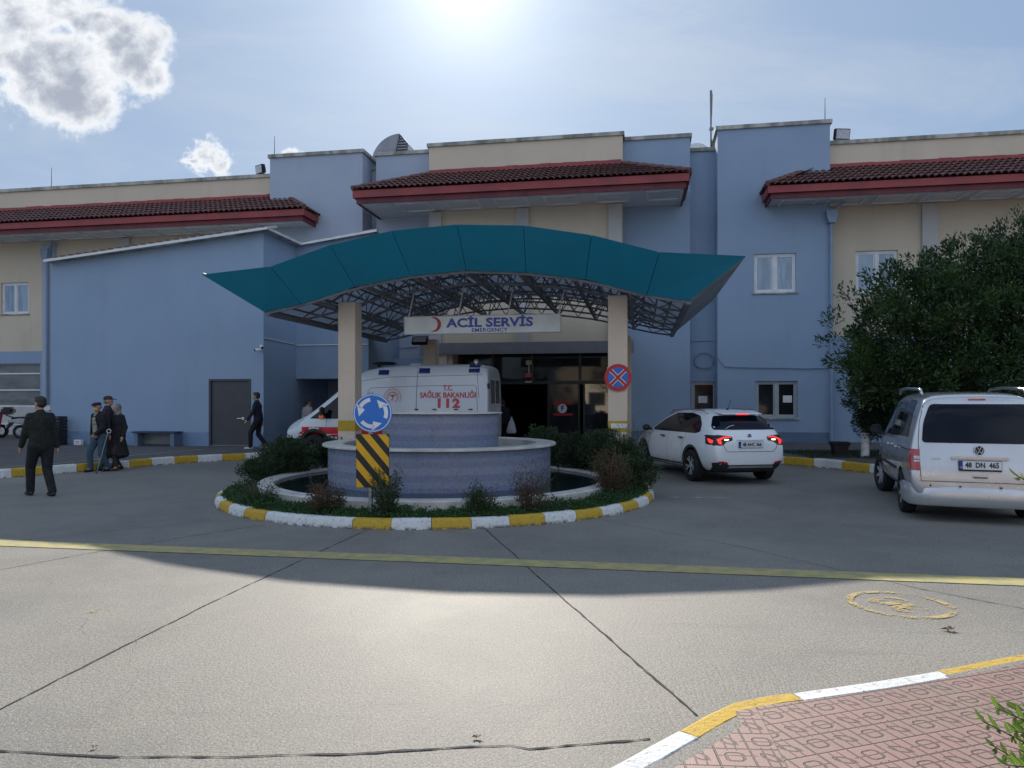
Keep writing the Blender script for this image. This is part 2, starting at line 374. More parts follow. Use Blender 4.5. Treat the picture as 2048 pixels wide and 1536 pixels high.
# ---- concrete road: exposed grain, broom strokes, patches, hairline cracks
m, N, p, L, out = custom('concrete')
co = N.n('ShaderNodeTexCoord').outputs['Object']
big = N.noise(co, 0.35, 5, 0.6, 0.4); med = N.noise(co, 2.2, 6, 0.65); grain = N.noise(co, 62, 5, 0.85); agg = N.n('ShaderNodeTexVoronoi', inp={'Vector': co, 'Scale': 78.0})
c = N.mix(N.mapr(big, 0.32, 0.66), (0.285, 0.270, 0.242), (0.185, 0.177, 0.163))
c = N.mix(N.mapr(med, 0.38, 0.72, 0, 0.45), c, (0.29, 0.265, 0.225))
c = N.mix(N.mapr(grain, 0.46, 0.62, 0.0, 0.92, False), c, (0.095, 0.088, 0.08))
c = N.mix(N.mapr(agg.outputs['Distance'], 0.05, 0.28, 0.85, 0.0), c, (0.62, 0.60, 0.54))
warp = N.n('ShaderNodeVectorMath', operation='ADD', inp={0: co, 1: N.n('ShaderNodeVectorMath', operation='SCALE', inp={0: N.n('ShaderNodeTexNoise', inp={'Vector': co, 'Scale': 0.9, 'Detail': 6.0}).outputs['Color'], 'Scale': 0.9}).outputs[0]}).outputs[0]
vor = N.n('ShaderNodeTexVoronoi', feature='DISTANCE_TO_EDGE', inp={'Vector': warp, 'Scale': 0.42})
crk = N.m('MULTIPLY', N.mapr(vor.outputs['Distance'], 0.0, 0.0022, 1, 0), N.mapr(N.noise(co, 0.5, 3), 0.5, 0.62))
c = N.mix(N.m('MULTIPLY', crk, 0.55), c, (0.04, 0.038, 0.035))
stain = N.m('MAXIMUM', N.mapr(N.noise(co, 1.1, 7, 0.7, 0.8), 0.60, 0.76, 0, 0.6), N.mapr(N.noise(co, 6.0, 3, 0.5), 0.745, 0.79, 0, 0.5)); stain = N.m('MAXIMUM', stain, N.mapr(N.noise(N.mapping(co, (0.25, 2.6, 1), (0, 0, R(8))), 1.0, 5, 0.6), 0.60, 0.75, 0, 0.35))
c = N.mix(stain, c, (0.10, 0.095, 0.09))
CC = c
L.new(N.mapr(big, 0.3, 0.7, 0.72, 0.62), p.inputs['Roughness'])
p.inputs['Specular IOR Level'].default_value = 0.20
# broom strokes curve round; strongest at the near right
sw = N.n('ShaderNodeTexNoise', inp={'Vector': N.mapping(N.n('ShaderNodeVectorMath', operation='ADD', inp={0: co, 1: N.n('ShaderNodeVectorMath', operation='SCALE', inp={0: N.n('ShaderNodeTexNoise', inp={'Vector': co, 'Scale': 0.55, 'Detail': 1.0}).outputs['Color'], 'Scale': 0.9}).outputs[0]}).outputs[0], (70, 2.2, 1), (0, 0, R(22))), 'Scale': 1.0, 'Detail': 3.0})
bm_ = N.n('ShaderNodeSeparateXYZ', inp={0: co})
broom = N.m('MULTIPLY', N.m('MULTIPLY', sw.outputs['Fac'], N.mapr(bm_.outputs[0], 0.2, 1.3, 0.04, 0.75)), N.mapr(bm_.outputs[1], 6.4, 4.3, 0.03, 1.0))
L.new(N.mix(N.mapr(broom, 0.42, 0.2, 0.0, 0.0), CC, CC), p.inputs['Base Color'])
h = N.m('ADD', N.m('MULTIPLY', grain, 0.5), N.m('ADD', N.m('MULTIPLY', agg.outputs['Distance'], 0.45), N.m('MULTIPLY', broom, 1.5)))
h = N.m('SUBTRACT', h, N.m('MULTIPLY', crk, 0.5))
bp = N.n('ShaderNodeBump', inp={'Strength': 0.5, 'Distance': 0.005, 'Height': h}); L.new(bp.outputs[0], p.inputs['Normal'])

# ---- pink patterned paving slabs, 30 cm, with moulded grooves
m, N, p, L, out = custom('pink_paving')
tcn = N.n('ShaderNodeTexCoord').outputs['Object']
q = N.mapping(tcn, (1/0.305, 1/0.305, 1), (0, 0, 0)); sx = N.n('ShaderNodeSeparateXYZ', inp={0: q})
U, V = sx.outputs[0], sx.outputs[1]
fu = N.m('FRACT', U); fv = N.m('FRACT', V)
def line(f, at, w):    # |frac distance|
    d = N.m('ABSOLUTE', N.m('SUBTRACT', f, at)); return N.mapr(d, w*0.5, w, 1, 0)
def rr(cx, cy, hx, hy, r, w):
    ax = N.m('SUBTRACT', N.m('ABSOLUTE', N.m('SUBTRACT', fu, cx)), hx-r); ay = N.m('SUBTRACT', N.m('ABSOLUTE', N.m('SUBTRACT', fv, cy)), hy-r)
    mx = N.m('MAXIMUM', ax, 0.0); my = N.m('MAXIMUM', ay, 0.0)
    d = N.m('ADD', N.m('SQRT', N.m('ADD', N.m('POWER', mx, 2.0), N.m('POWER', my, 2.0))), N.m('MINIMUM', N.m('MAXIMUM', ax, ay), 0.0))
    d = N.m('ABSOLUTE', N.m('SUBTRACT', d, r)); return N.mapr(d, w*0.5, w, 1, 0)
def leaf(cx, cy, w):
    # almond: intersection of two discs
    def disc(ox, oy, rad): 
        return N.m('SUBTRACT', N.m('SQRT', N.m('ADD', N.m('POWER', N.m('SUBTRACT', fu, cx+ox), 2.0), N.m('POWER', N.m('SUBTRACT', fv, cy+oy), 2.0))), rad)
    d = N.m('MAXIMUM', disc(0.09, 0.09, 0.20), disc(-0.09, -0.09, 0.20)); return N.mapr(N.m('ABSOLUTE', d), w*0.5, w, 1, 0)
gs = [line(fu, 0.5, 0.018), line(fv, 0.5, 0.024),
      N.m('MULTIPLY', line(fu, 0.18, 0.012), N.mapr(fv, 0.44, 0.46, 0, 1)), N.m('MULTIPLY', line(fu, 0.32, 0.012), N.mapr(fv, 0.44, 0.46, 0, 1)),
      N.m('MULTIPLY', line(fu, 0.68, 0.012), N.mapr(fv, 0.54, 0.56, 1, 0)), N.m('MULTIPLY', line(fu, 0.82, 0.012), N.mapr(fv, 0.54, 0.56, 1, 0)),
      N.m('MULTIPLY', line(fv, 0.30, 0.016), N.mapr(fu, 0.56, 0.58, 1, 0)), N.m('MULTIPLY', line(fv, 0.74, 0.016), N.mapr(fu, 0.42, 0.44, 0, 1)),
      rr(0.25, 0.26, 0.12, 0.12, 0.07, 0.026), rr(0.75, 0.74, 0.12, 0.12, 0.07, 0.026), leaf(0.75, 0.26, 0.024), leaf(0.25, 0.74, 0.024)]
g = gs[0]
for x in gs[1:]: g = N.m('MAXIMUM', g, x)
def edge(f): return N.mapr(N.m('MINIMUM', f, N.m('SUBTRACT', 1.0, f)), 0.006, 0.022, 1, 0)
j = N.m('MAXIMUM', edge(fu), edge(fv))
wn_ = N.n('ShaderNodeTexWhiteNoise', noise_dimensions='2D', inp={'Vector': N.n('ShaderNodeVectorMath', operation='FLOOR', inp={0: q}).outputs[0]})
c = N.mix(wn_.outputs['Value'], (0.31, 0.17, 0.15), (0.25, 0.155, 0.13))
c = N.mix(N.mapr(N.noise(tcn, 3, 6, 0.7), 0.45, 0.75, 0, 0.6), c, (0.25, 0.20, 0.155))
c = N.mix(N.mapr(N.noise(tcn, 160, 2), 0.3, 0.7, 0, 0.25), c, (0.18, 0.12, 0.11))
c = N.mix(N.m('MULTIPLY', g, 0.8), c, (0.055, 0.045, 0.045)); c = N.mix(N.m('MULTIPLY', j, 0.75), c, (0.05, 0.035, 0.035))
L.new(c, p.inputs['Base Color']); p.inputs['Roughness'].default_value = 0.62
bp = N.n('ShaderNodeBump', inp={'Strength': 0.9, 'Distance': 0.006, 'Height': N.m('ADD', N.m('SUBTRACT', 1.0, N.m('MAXIMUM', g, j)), N.m('MULTIPLY', N.noise(tcn, 120, 3), 0.25))}); L.new(bp.outputs[0], p.inputs['Normal'])

# ---- glass mosaic of the fountain (uv = arc length, height)
m, N, p, L, out = custom('mosaic')
uvc = N.n('ShaderNodeTexCoord').outputs['UV']; s3 = N.n('ShaderNodeSeparateXYZ', inp={0: uvc})
K = 1/0.028
cell = N.n('ShaderNodeVectorMath', operation='FLOOR', inp={0: N.mapping(uvc, (K, K, 1))}).outputs[0]
wnn = N.n('ShaderNodeTexWhiteNoise', noise_dimensions='2D', inp={'Vector': cell})
cf = N.n('ShaderNodeVectorMath', operation='FRACTION', inp={0: N.mapping(uvc, (K, K, 1))}).outputs[0]; cs = N.n('ShaderNodeSeparateXYZ', inp={0: cf})
def ed(f): return N.mapr(N.m('MINIMUM', f, N.m('SUBTRACT', 1.0, f)), 0.03, 0.10, 1, 0)
gr = N.m('MAXIMUM', ed(cs.outputs[0]), ed(cs.outputs[1]))
rampn = N.n('ShaderNodeValToRGB', inp={0: N.m('FRACT', N.m('MULTIPLY', s3.outputs[1], 1.32))})
cr = rampn.color_ramp; cr.interpolation = 'CONSTANT'; els = [(0, (0.16, 0.205, 0.33)), (0.14, (0.20, 0.245, 0.36)), (0.27, (0.15, 0.18, 0.31)), (0.40, (0.22, 0.245, 0.34)), (0.52, (0.17, 0.19, 0.30)), (0.66, (0.235, 0.26, 0.35)), (0.8, (0.19, 0.20, 0.30)), (0.92, (0.21, 0.245, 0.35))]
cr.elements[0].position = 0; cr.elements[0].color = (*els[0][1], 1); cr.elements[1].position = els[1][0]; cr.elements[1].color = (*els[1][1], 1)
for po, cl in els[2:]:
    e = cr.elements.new(po); e.color = (*cl, 1)
c = N.mix(N.m('MULTIPLY', wnn.outputs['Value'], 0.22), rampn.outputs[0], (0.30, 0.36, 0.50))
c = N.mix(N.m('MULTIPLY', gr, 0.6), c, (0.24, 0.25, 0.27))
st = N.mapr(N.noise(N.mapping(uvc, (3.5, 1.0, 1)), 1.4, 6, 0.7), 0.52, 0.74, 0, 0.75)
c = N.mix(st, c, (0.20, 0.19, 0.19))
L.new(c, p.inputs['Base Color']); L.new(N.mapr(wnn.outputs['Value'], 0, 1, 0.18, 0.5), p.inputs['Roughness'])
bp = N.n('ShaderNodeBump', inp={'Strength': 0.6, 'Distance': 0.003, 'Height': N.m('SUBTRACT', 1.0, gr)}); L.new(bp.outputs[0], p.inputs['Normal'])

# ---- clay roof tiles with grime
m, N, p, L, out = custom('clay_tile')
co = N.n('ShaderNodeTexCoord').outputs['Object']
c = N.mix(N.mapr(N.noise(co, 5, 6, 0.7), 0.3, 0.7), (0.20, 0.085, 0.075), (0.085, 0.045, 0.045))
c = N.mix(N.mapr(N.noise(co, 22, 4, 0.7), 0.45, 0.8), c, (0.26, 0.15, 0.12))
L.new(c, p.inputs['Base Color']); p.inputs['Roughness'].default_value = 0.7

# ---- painted kerb with scuffs
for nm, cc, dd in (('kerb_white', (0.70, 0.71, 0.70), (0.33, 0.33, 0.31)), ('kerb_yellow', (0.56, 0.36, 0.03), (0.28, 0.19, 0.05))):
    m, N, p, L, out = custom(nm); co = N.n('ShaderNodeTexCoord').outputs['Object']
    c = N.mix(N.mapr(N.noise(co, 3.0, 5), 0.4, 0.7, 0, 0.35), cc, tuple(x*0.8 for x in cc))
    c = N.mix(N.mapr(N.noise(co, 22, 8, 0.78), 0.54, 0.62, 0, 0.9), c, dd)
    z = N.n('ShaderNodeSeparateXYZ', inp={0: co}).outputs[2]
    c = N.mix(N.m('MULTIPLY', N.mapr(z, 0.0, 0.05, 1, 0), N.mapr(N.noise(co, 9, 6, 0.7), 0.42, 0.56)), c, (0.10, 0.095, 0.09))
    L.new(c, p.inputs['Base Color']); p.inputs['Roughness'].default_value = 0.75
    bp = N.n('ShaderNodeBump', inp={'Strength': 0.9, 'Distance': 0.012, 'Height': N.noise(co, 34, 6, 0.7)}); L.new(bp.outputs[0], p.inputs['Normal'])

# ---- translucent canopy sheets
m, N, p, L, out = custom('canopy_sheet')
co = N.n('ShaderNodeTexCoord').outputs['Object']
tr = N.n('ShaderNodeBsdfTranslucent', inp={'Color': (0.50, 0.54, 0.58, 1)}); df = N.n('ShaderNodeBsdfDiffuse', inp={'Color': (0.45, 0.47, 0.50, 1)})
mx = N.n('ShaderNodeMixShader', inp={0: 0.7, 1: df.outputs[0], 2: tr.outputs[0]}); L.new(mx.outputs[0], out.inputs[0])

# ---- leaves
def leafmat(name, a, b, cvar=None, tw=0.35, rough=0.45):
    m, N, p, L, out = custom(name)
    gi = N.n('ShaderNodeNewGeometry').outputs['Random Per Island']
    c = N.mix(gi, a, b)
    if cvar: c = N.mix(N.mapr(N.noise(N.n('ShaderNodeTexCoord').outputs['Object'], 1.7, 3), 0.42, 0.58), c, cvar)
    L.new(c, p.inputs['Base Color']); p.inputs['Roughness'].default_value = rough
    tr = N.n('ShaderNodeBsdfTranslucent', inp={'Color': c}); mx = N.n('ShaderNodeMixShader', inp={0: tw, 1: p.outputs[0], 2: tr.outputs[0]}); L.new(mx.outputs[0], out.inputs[0])
leafmat('leaf_tree', (0.014, 0.038, 0.016), (0.032, 0.070, 0.022), (0.055, 0.105, 0.024), 0.22, 0.34)
leafmat('leaf_hedge', (0.016, 0.034, 0.014), (0.028, 0.055, 0.020), None, 0.2)
leafmat('leaf_shrub', (0.026, 0.052, 0.020), (0.050, 0.085, 0.032), None, 0.3)
leafmat('leaf_red', (0.15, 0.045, 0.035), (0.085, 0.07, 0.035), (0.055, 0.075, 0.03), 0.3)
leafmat('leaf_grey', (0.10, 0.13, 0.12), (0.18, 0.22, 0.20), None, 0.3)
leafmat('leaf_cover', (0.025, 0.085, 0.022), (0.055, 0.13, 0.03), (0.03, 0.075, 0.025), 0.35)
leafmat('leaf_bright', (0.16, 0.27, 0.03), (0.09, 0.17, 0.03), None, 0.5, 0.4)
# ================================================================== SETTING: ground
def sheet(name, pts, z, m, kind='structure', label=None):
    b = MB(); b.poly([(x, y, z) for (x, y) in pts]); o = b.build(name, m); tag(o, kind=kind, label=label); return o
b = MB(); b.quad((-180, -120, 0), (180, -120, 0), (180, 260, 0), (-180, 260, 0)); tag(b.build('road', 'concrete'), kind='structure')

def ribbon(pts, w, z, jit=0.0, sub=1, wv=0.0):
    """thin painted or cracked strip on the ground"""
    b = MB(); P = [Vector((p[0], p[1], 0)) for p in pts]; Q = []
    for i in range(len(P)-1):
        n = max(1, int((P[i+1]-P[i]).length/0.06)) if jit else 1
        for k in range(n): Q.append(P[i].lerp(P[i+1], k/n))
    Q.append(P[-1]); rn = random.Random(int(abs(P[0].x)*100)); L_, R_ = [], []; off = 0.0
    for i, p in enumerate(Q):
        d = (Q[min(i+1, len(Q)-1)]-Q[max(0, i-1)]).normalized(); n = Vector((-d.y, d.x, 0))
        off = off*0.8 + rn.uniform(-jit, jit); ww = w*(1+rn.uniform(-wv, wv))
        c = p + n*off; L_.append(c+n*ww/2); R_.append(c-n*ww/2)
    vs = [(q.x, q.y, z) for q in L_]+[(q.x, q.y, z) for q in R_]; k = len(Q)
    b.add(vs, [(i, k+i, k+i+1, i+1) for i in range(k-1)]); return b
g2 = lambda x, y: G(x, y)
mat('joint', (0.035, 0.033, 0.031), 0.95)
joints = [[g2(-200, 1522), g2(0, 1420), g2(240, 1297), g2(400, 1217), g2(620, 1112), g2(735, 1060)],
          [g2(965, 1053), g2(1050, 1130), g2(1200, 1262), g2(1395, 1432)],
          [g2(-200, 1180), g2(0, 1140), g2(170, 1108), g2(380, 1073), g2(530, 1050)],
          [g2(1700, 1145), g2(1850, 1180), g2(2048, 1218), g2(2300, 1270)],
          [g2(1180, 1035), g2(1500, 1098), g2(1700, 1145)],
          [g2(0, 1085), g2(140, 1070), g2(330, 1052), g2(440, 1040)]]
for i, jn in enumerate(joints):
    ribbon(jn, (0.010, 0.012, 0.010, 0.010, 0.006, 0.006)[i], 0.004, 0.004, wv=0.5).build('road_joint', 'joint')['kind'] = 'structure'
crk = [G(-150, 1497), G(0, 1503), G(130, 1509), G(250, 1515), G(400, 1514), G(530, 1512), G(700, 1508), G(860, 1499), G(1020, 1491), G(1060, 1498), G(1160, 1489), G(1300, 1478)]
ribbon(crk, 0.013, 0.004, 0.004, wv=0.85).build('road_crack', 'joint')['kind'] = 'structure'
mat('yellow_worn', (0.42, 0.36, 0.13), 0.8, (0.30, 0.27, 0.15), 6, bump=0.4, bscale=120)
ribbon([G(-400, 1062), G(0, 1086.5), G(1050, 1126.5), G(2048, 1165), G(2600, 1187)], 0.30, 0.006, 0.0).build('yellow_road_line', 'yellow_worn')['kind'] = 'structure'

def worn(name, c, thr):
    """worn paint: leaves bare concrete through gaps"""
    m, N, p, L, out = custom(name); co = N.n('ShaderNodeTexCoord').outputs['Object']
    p.inputs['Base Color'].default_value = (*c, 1); p.inputs['Roughness'].default_value = 0.8
    t = N.n('ShaderNodeBsdfTransparent'); f = N.mapr(N.m('ADD', N.m('MULTIPLY', N.noise(co, 5, 4), 0.5), N.m('MULTIPLY', N.noise(co, 60, 4, 0.7), 0.5)), thr-0.05, thr+0.05)
    mx = N.n('ShaderNodeMixShader', inp={0: f, 1: p.outputs[0], 2: t.outputs[0]}); L.new(mx.outputs[0], out.inputs[0])
worn('worn_yellow', (0.42, 0.32, 0.13), 0.495); worn('worn_white', (0.5, 0.5, 0.48), 0.50); worn('faint_yellow', (0.38, 0.31, 0.16), 0.43)
# faded speed ring
c0 = G(1800, 1209); b = MB(); r0, r1 = 0.34, 0.40
b.add([(math.cos(i*math.pi/24)*r, math.sin(i*math.pi/24)*r*1.0, 0) for i in range(48) for r in (r0, r1)], [(2*i, 2*i+1, (2*i+3) % 96, (2*i+2) % 96) for i in range(48)], Matrix.Translation((c0.x, c0.y, 0.006)))
ring = b.build('painted_speed_ring', 'worn_yellow'); tag(ring, kind='structure')
text_mesh('painted_digits', '30', 0.42, 'worn_yellow', ring, TM((c0.x, c0.y, 0.006), (-0.35, 0.94, 0), (-0.94, -0.35, 0)), 0.02, 0.0)
ribbon([G(1338, 995), G(1456, 996)], 0.07, 0.006).build('white_road_dash', 'worn_white')['kind'] = 'structure'
ribbon([G(1800, 1010), G(1930, 1075), G(2070, 1140)], 0.13, 0.006).build('faded_road_line', 'faint_yellow')['kind'] = 'structure'
ribbon([G(185, 1228), G(245, 1208)], 0.14, 0.006).build('paint_smudge', 'faint_yellow')['kind'] = 'structure'

def kerb(name, pts, w, h, lens, first=0, rr=0.03, seed=1, side=1):
    """painted kerb stones along a polyline (outer road edge); side=+1 puts the stone left of travel"""
    P = [Vector((p[0], p[1], 0)) for p in pts]; cum = [0]
    for i in range(1, len(P)): cum.append(cum[-1]+(P[i]-P[i-1]).length)
    def at(sv):
        sv = max(0, min(cum[-1]-1e-6, sv))
        for i in range(len(P)-1):
            if sv <= cum[i+1]:
                k = (sv-cum[i])/(cum[i+1]-cum[i]); return P[i].lerp(P[i+1], k)
    def nrm(sv):
        d = (at(sv+0.12)-at(sv-0.12)).normalized(); return Vector((-d.y, d.x, 0))*side
    rn = random.Random(seed); b = MB(); pos = 0; k = first; i = 0
    while pos < cum[-1]-0.02:
        ln = lens[i % len(lens)] if not callable(lens) else lens(i); e = min(cum[-1], pos+ln); n = max(2, int((e-pos)/0.12)); b.m = k % 2
        prof = [(0.0, 0.0), (0.005, h-rr*1.3), (rr*0.5, h-rr*0.35), (rr*1.3, h), (w-rr, h), (w, h-0.02), (w, 0.0)]; m_ = len(prof); vs = []
        dh, do = rn.uniform(-0.006, 0.006), rn.uniform(-0.008, 0.008)
        for q in range(n+1):
            sv = pos+0.004 + (e-pos-0.008)*q/n; c, nn = at(sv), nrm(sv)
            for (o_, z_) in prof: 
                j_ = rn.uniform(-0.004, 0.004); vs.append(c+nn*(o_+do+j_)+Vector((0, 0, (z_+dh+j_*0.6) if z_ > 0.01 else 0)))
        fs = [(q*m_+j, (q+1)*m_+j, (q+1)*m_+j+1, q*m_+j+1) for q in range(n) for j in range(m_-1)]
        fs += [tuple(range(m_)), tuple(range(n*m_, (n+1)*m_))[::-1]]
        if side < 0: fs = [f[::-1] for f in fs]
        b.add(vs, fs); pos = e; k += 1; i += 1
    return b
# left pavement
LK = [(-16, 13.0), G(0, 957)[:2], G(140, 945.5)[:2], G(240, 937.5)[:2], G(310, 931)[:2], G(380, 925.5)[:2], G(470, 921)[:2], G(542, 917.5)[:2], (-6.35, 21.0), (-6.6, 22.0), (-7.4, 22.9)]
LKt = [tuple(p) for p in LK]
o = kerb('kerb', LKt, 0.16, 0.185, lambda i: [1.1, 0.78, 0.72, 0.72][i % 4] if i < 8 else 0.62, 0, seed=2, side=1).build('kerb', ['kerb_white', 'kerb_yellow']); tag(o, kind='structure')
b = MB(); top = LKt + [(-7.2, 24.0), (-7.0, 30), (-60, 34), (-60, 13.0)]
def inset(pts, d):
    r = []
    for i, p in enumerate(pts):
        a, c = Vector(pts[max(0, i-1)]), Vector(pts[min(len(pts)-1, i+1)]); t = (c-a).normalized(); r.append((p[0]-t.y*d, p[1]+t.x*d))
    return r
li = inset(LKt, 0.15)
b.poly([(x, y, 0.18) for (x, y) in li + [(-7.2, 24.0), (-7.0, 30), (-60, 34), (-60, 13.0)]]); tag(b.build('pavement', 'asphalt'), kind='structure')
mat('pale_strip', (0.30, 0.26, 0.17), 0.8)
ribbon([(p[0], p[1]) for p in (G(-100, 942, .18), G(0, 934.5, .18), G(110, 927.5, .18), G(182, 920, .18), G(262, 911.5, .18), G(400, 899, .18))], 0.10, 0.184).build('pavement_line', 'pale_strip')['kind'] = 'structure'
# right pavement
RK = [(5.6, 24.5), (5.4, 21.5), (5.75, 19.6), G(1562, 929)[:2], G(1650, 936)[:2], G(1750, 948)[:2], G(1850, 962)[:2], (12.5, 12.6), (20, 9.5)]
RKt = [tuple(p) for p in RK]
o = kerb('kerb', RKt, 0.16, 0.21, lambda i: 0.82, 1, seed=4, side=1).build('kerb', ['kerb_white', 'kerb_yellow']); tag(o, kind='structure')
b = MB(); b.poly([(x, y, 0.205) for (x, y) in inset(RKt, 0.15) + [(60, 9.5), (60, 24), (5.6, 26)]]); tag(b.build('pavement', 'asphalt'), kind='structure')
# near pavement with pink slabs
NK = [G(x, y, .12) for (x, y) in ((900, 1720), (1100, 1592), (1205, 1536), (1352, 1457), (1410, 1424), (1467, 1399), (1545, 1384), (1578, 1381), (1664, 1369), (1750, 1357), (1870, 1337), (2048, 1303), (2400, 1235), (3200, 1130))]
NKt = [(p.x, p.y) for p in NK]
def nlen(i): return [0.95, 0.62, 0.60, 0.83, 0.78, 0.8][i] if i < 6 else 0.8
cumn = 0; marks = []; 
for i in range(1, len(NK)): cumn += (NK[i]-NK[i-1]).length; marks.append(cumn)
segs = [marks[2], marks[6]-marks[2], marks[9]-marks[6]]
rest = marks[10]-sum(segs)-0.01
o = kerb('kerb', NKt, 0.13, 0.117, lambda i: (segs + [rest])[i] if i < 4 else 0.8, 0, seed=5, rr=0.02, side=-1).build('kerb', ['kerb_white', 'kerb_yellow']); tag(o, kind='structure')
def insetr(pts, d): return [(p[0]*1, p[1]) for p in inset(pts, -d)]
ni = insetr(NKt, 0.115)
b = MB(); b.poly([(x, y, 0.114) for (x, y) in insetr(NKt, 0.08)] + [(30, 8, 0.114), (30, -30, 0.114), (-6, -30, 0.114), (-1.2, 1.5, 0.114)]); tag(b.build('mortar_bed', 'concrete'), kind='structure')
# pavement slabs: their own frame is turned 18.5 deg; the corner piece turned the other way
def paving(poly, rot, org, z, nm):
    b = MB(off=(0, 0, 0)); M = Matrix.Translation((org[0], org[1], 0)) @ Matrix.Rotation(rot, 4, 'Z'); Mi = M.inverted()
    b.poly([Mi @ Vector((x, y, z)) for (x, y) in poly]); o = b.build(nm, 'pink_paving'); o.matrix_world = M; tag(o, kind='structure'); return o
A = G(1512, 1412, .12); B_ = G(1590, 1560, .12); dAB = (B_-A)
right_poly = [(A.x, A.y)] + [(p[0], p[1]) for p in insetr(NKt, 0.128)[6:]] + [(30, 8), (30, -30), (A.x+dAB.x*14, A.y+dAB.y*14)]
org = G(1747.6, 1414, .12)
paving(right_poly, R(18.3), (org.x, org.y), 0.118, 'paving')
ins2 = insetr(NKt, 0.20)
left_poly = [(A.x-0.006, A.y-0.012), (A.x+dAB.x*14-0.02, A.y+dAB.y*14), (-2, -25), (-3, -3), ins2[0], ins2[1], ins2[2], ins2[3], ins2[4], (A.x-0.12, A.y-0.055)]
paving(left_poly, R(-3.5), (A.x, A.y), 0.118, 'paving')

# ================================================================== MAIN BUILDING
T0 = 26.0
def facade_root(name, s, t, label, cat, group=None, z=0.0):
    return empty(name, W(s, t, z), -A10, label, cat, group)
org_s = S(1040, T0)
bld = facade_root('hospital_building', org_s, T0, 'wide blue and cream two storey hospital building with red tiled eaves behind the forecourt', 'building')
OFF = (org_s, T0, 0)
def FB(): return MB(off=OFF)
def wall(name, s0, s1, t, z0, z1, m, holes=(), depth=7.0, parent=None, rev=0.16, off=OFF):
    """facade slab with real openings; holes = (s0,s1,z0,z1)"""
    b = MB(off=off); ss = sorted({s0, s1, *[h[0] for h in holes], *[h[1] for h in holes]}); zz = sorted({z0, z1, *[h[2] for h in holes], *[h[3] for h in holes]})
    ss = [x for x in ss if s0 <= x <= s1]; zz = [x for x in zz if z0 <= x <= z1]
    for i in range(len(ss)-1):
        for k in range(len(zz)-1):
            cs_, cz = (ss[i]+ss[i+1])/2, (zz[k]+zz[k+1])/2
            if any(h[0] < cs_ < h[1] and h[2] < cz < h[3] for h in holes): continue
            b.quad((ss[i], t, zz[k]), (ss[i+1], t, zz[k]), (ss[i+1], t, zz[k+1]), (ss[i], t, zz[k+1]))
    for h in holes:
        a0, a1, c0_, c1_ = h; c0_ = max(c0_, z0)
        b.quad((a0, t, c0_), (a0, t, c1_), (a0, t+rev, c1_), (a0, t+rev, c0_)); b.quad((a1, t, c0_), (a1, t+rev, c0_), (a1, t+rev, c1_), (a1, t, c1_))
        b.quad((a0, t, c1_), (a1, t, c1_), (a1, t+rev, c1_), (a0, t+rev, c1_))
        if c0_ > z0+0.01: b.quad((a0, t, c0_), (a0, t+rev, c0_), (a1, t+rev, c0_), (a1, t, c0_))
    T = t+depth
    b.quad((s0, t, z0), (s0, t, z1), (s0, T, z1), (s0, T, z0)); b.quad((s1, t, z0), (s1, T, z0), (s1, T, z1), (s1, t, z1))
    b.quad((s0, t, z1), (s1, t, z1), (s1, T, z1), (s0, T, z1)); b.quad((s0, T, z0), (s0, T, z1), (s1, T, z1), (s1, T, z0))
    return b.build(name, m, parent or bld)
def cap(s0, s1, t, z, h=0.13, o=0.07, depth=7.0, left=True, right=True):
    b = FB(); n = max(1, int((s1-s0)/1.2)); rn = random.Random(int(s0*10))
    a0 = s0-(o if left else 0); a1 = s1+(o if right else 0)
    for i in range(n):
        e0 = a0+(a1-a0)*i/n; e1 = a0+(a1-a0)*(i+1)/n - 0.006; d = rn.uniform(-0.004, 0.004)
        b.box((e0, t-o+d, z), (e1, t+0.35, z+h+d))
    b.box((a0, t+0.351, z), (a0+0.40, t+depth, z+h)); b.box((a1-0.40, t+0.351, z), (a1, t+depth, z+h))
    return b.build('parapet_cap', 'cap', bld)
HW, HT = 10.43, 11.0
def window(x0, y0, x1, y1, t, pane='pane_curtain_sky', frame='pvc', sill=True, parent=None, off=OFF, mull=2, curtains=True):
    s0, s1 = S(x0, t), S(x1, t); z1, z0 = Z((x0+x1)/2, y0, t), Z((x0+x1)/2, y1, t); w = 0.07; tt = t+0.07
    b = MB(off=off)
    for (a, c, d, e) in ((s0, s1, z0, z0+w), (s0, s1, z1-w, z1), (s0, s0+w, z0+w, z1-w), (s1-w, s1, z0+w, z1-w)): b.box((a, tt, d), (c, tt+0.07, e))
    mid = (s0+s1)/2
    if mull == 2: b.box((mid-0.05, tt-0.012, z0+w), (mid+0.05, tt+0.07, z1-w))
    wo_ = b.build('window', frame, parent or bld, bevel=0.006)
    b = MB(off=off); leaves_ = ((s0+w, mid-0.05), (mid+0.05, s1-w)) if mull == 2 else ((s0+w, s1-w),); e_ = 0.045
    for (a, c) in leaves_:
        for (q0, q1, r0_, r1_) in ((a, c, z0+w, z0+w+e_), (a, c, z1-w-e_, z1-w), (a, a+e_, z0+w+e_, z1-w-e_), (c-e_, c, z0+w+e_, z1-w-e_)): b.box((q0, tt+0.012, r0_), (q1, tt+0.06, r1_))
    b.build('sash', frame, wo_, bevel=0.004)
    b = MB(off=off)
    for (a, c) in leaves_: b.box((a+e_, tt+0.03, z0+w+e_), (c-e_, tt+0.036, z1-w-e_))
    b.build('pane', pane, wo_)
    if sill:
        b = MB(off=off); b.box((s0-0.06, t-0.05, z0-0.05), (s1+0.06, t+0.07, z0-0.002)); b.build('sill', 'cap', wo_)
    return (s0, s1, z0, z1)
def hole(x0, y0, x1, y1, t): return (S(x0, t), S(x1, t), Z((x0+x1)/2, y1, t), Z((x0+x1)/2, y0, t))
TW = 26.5
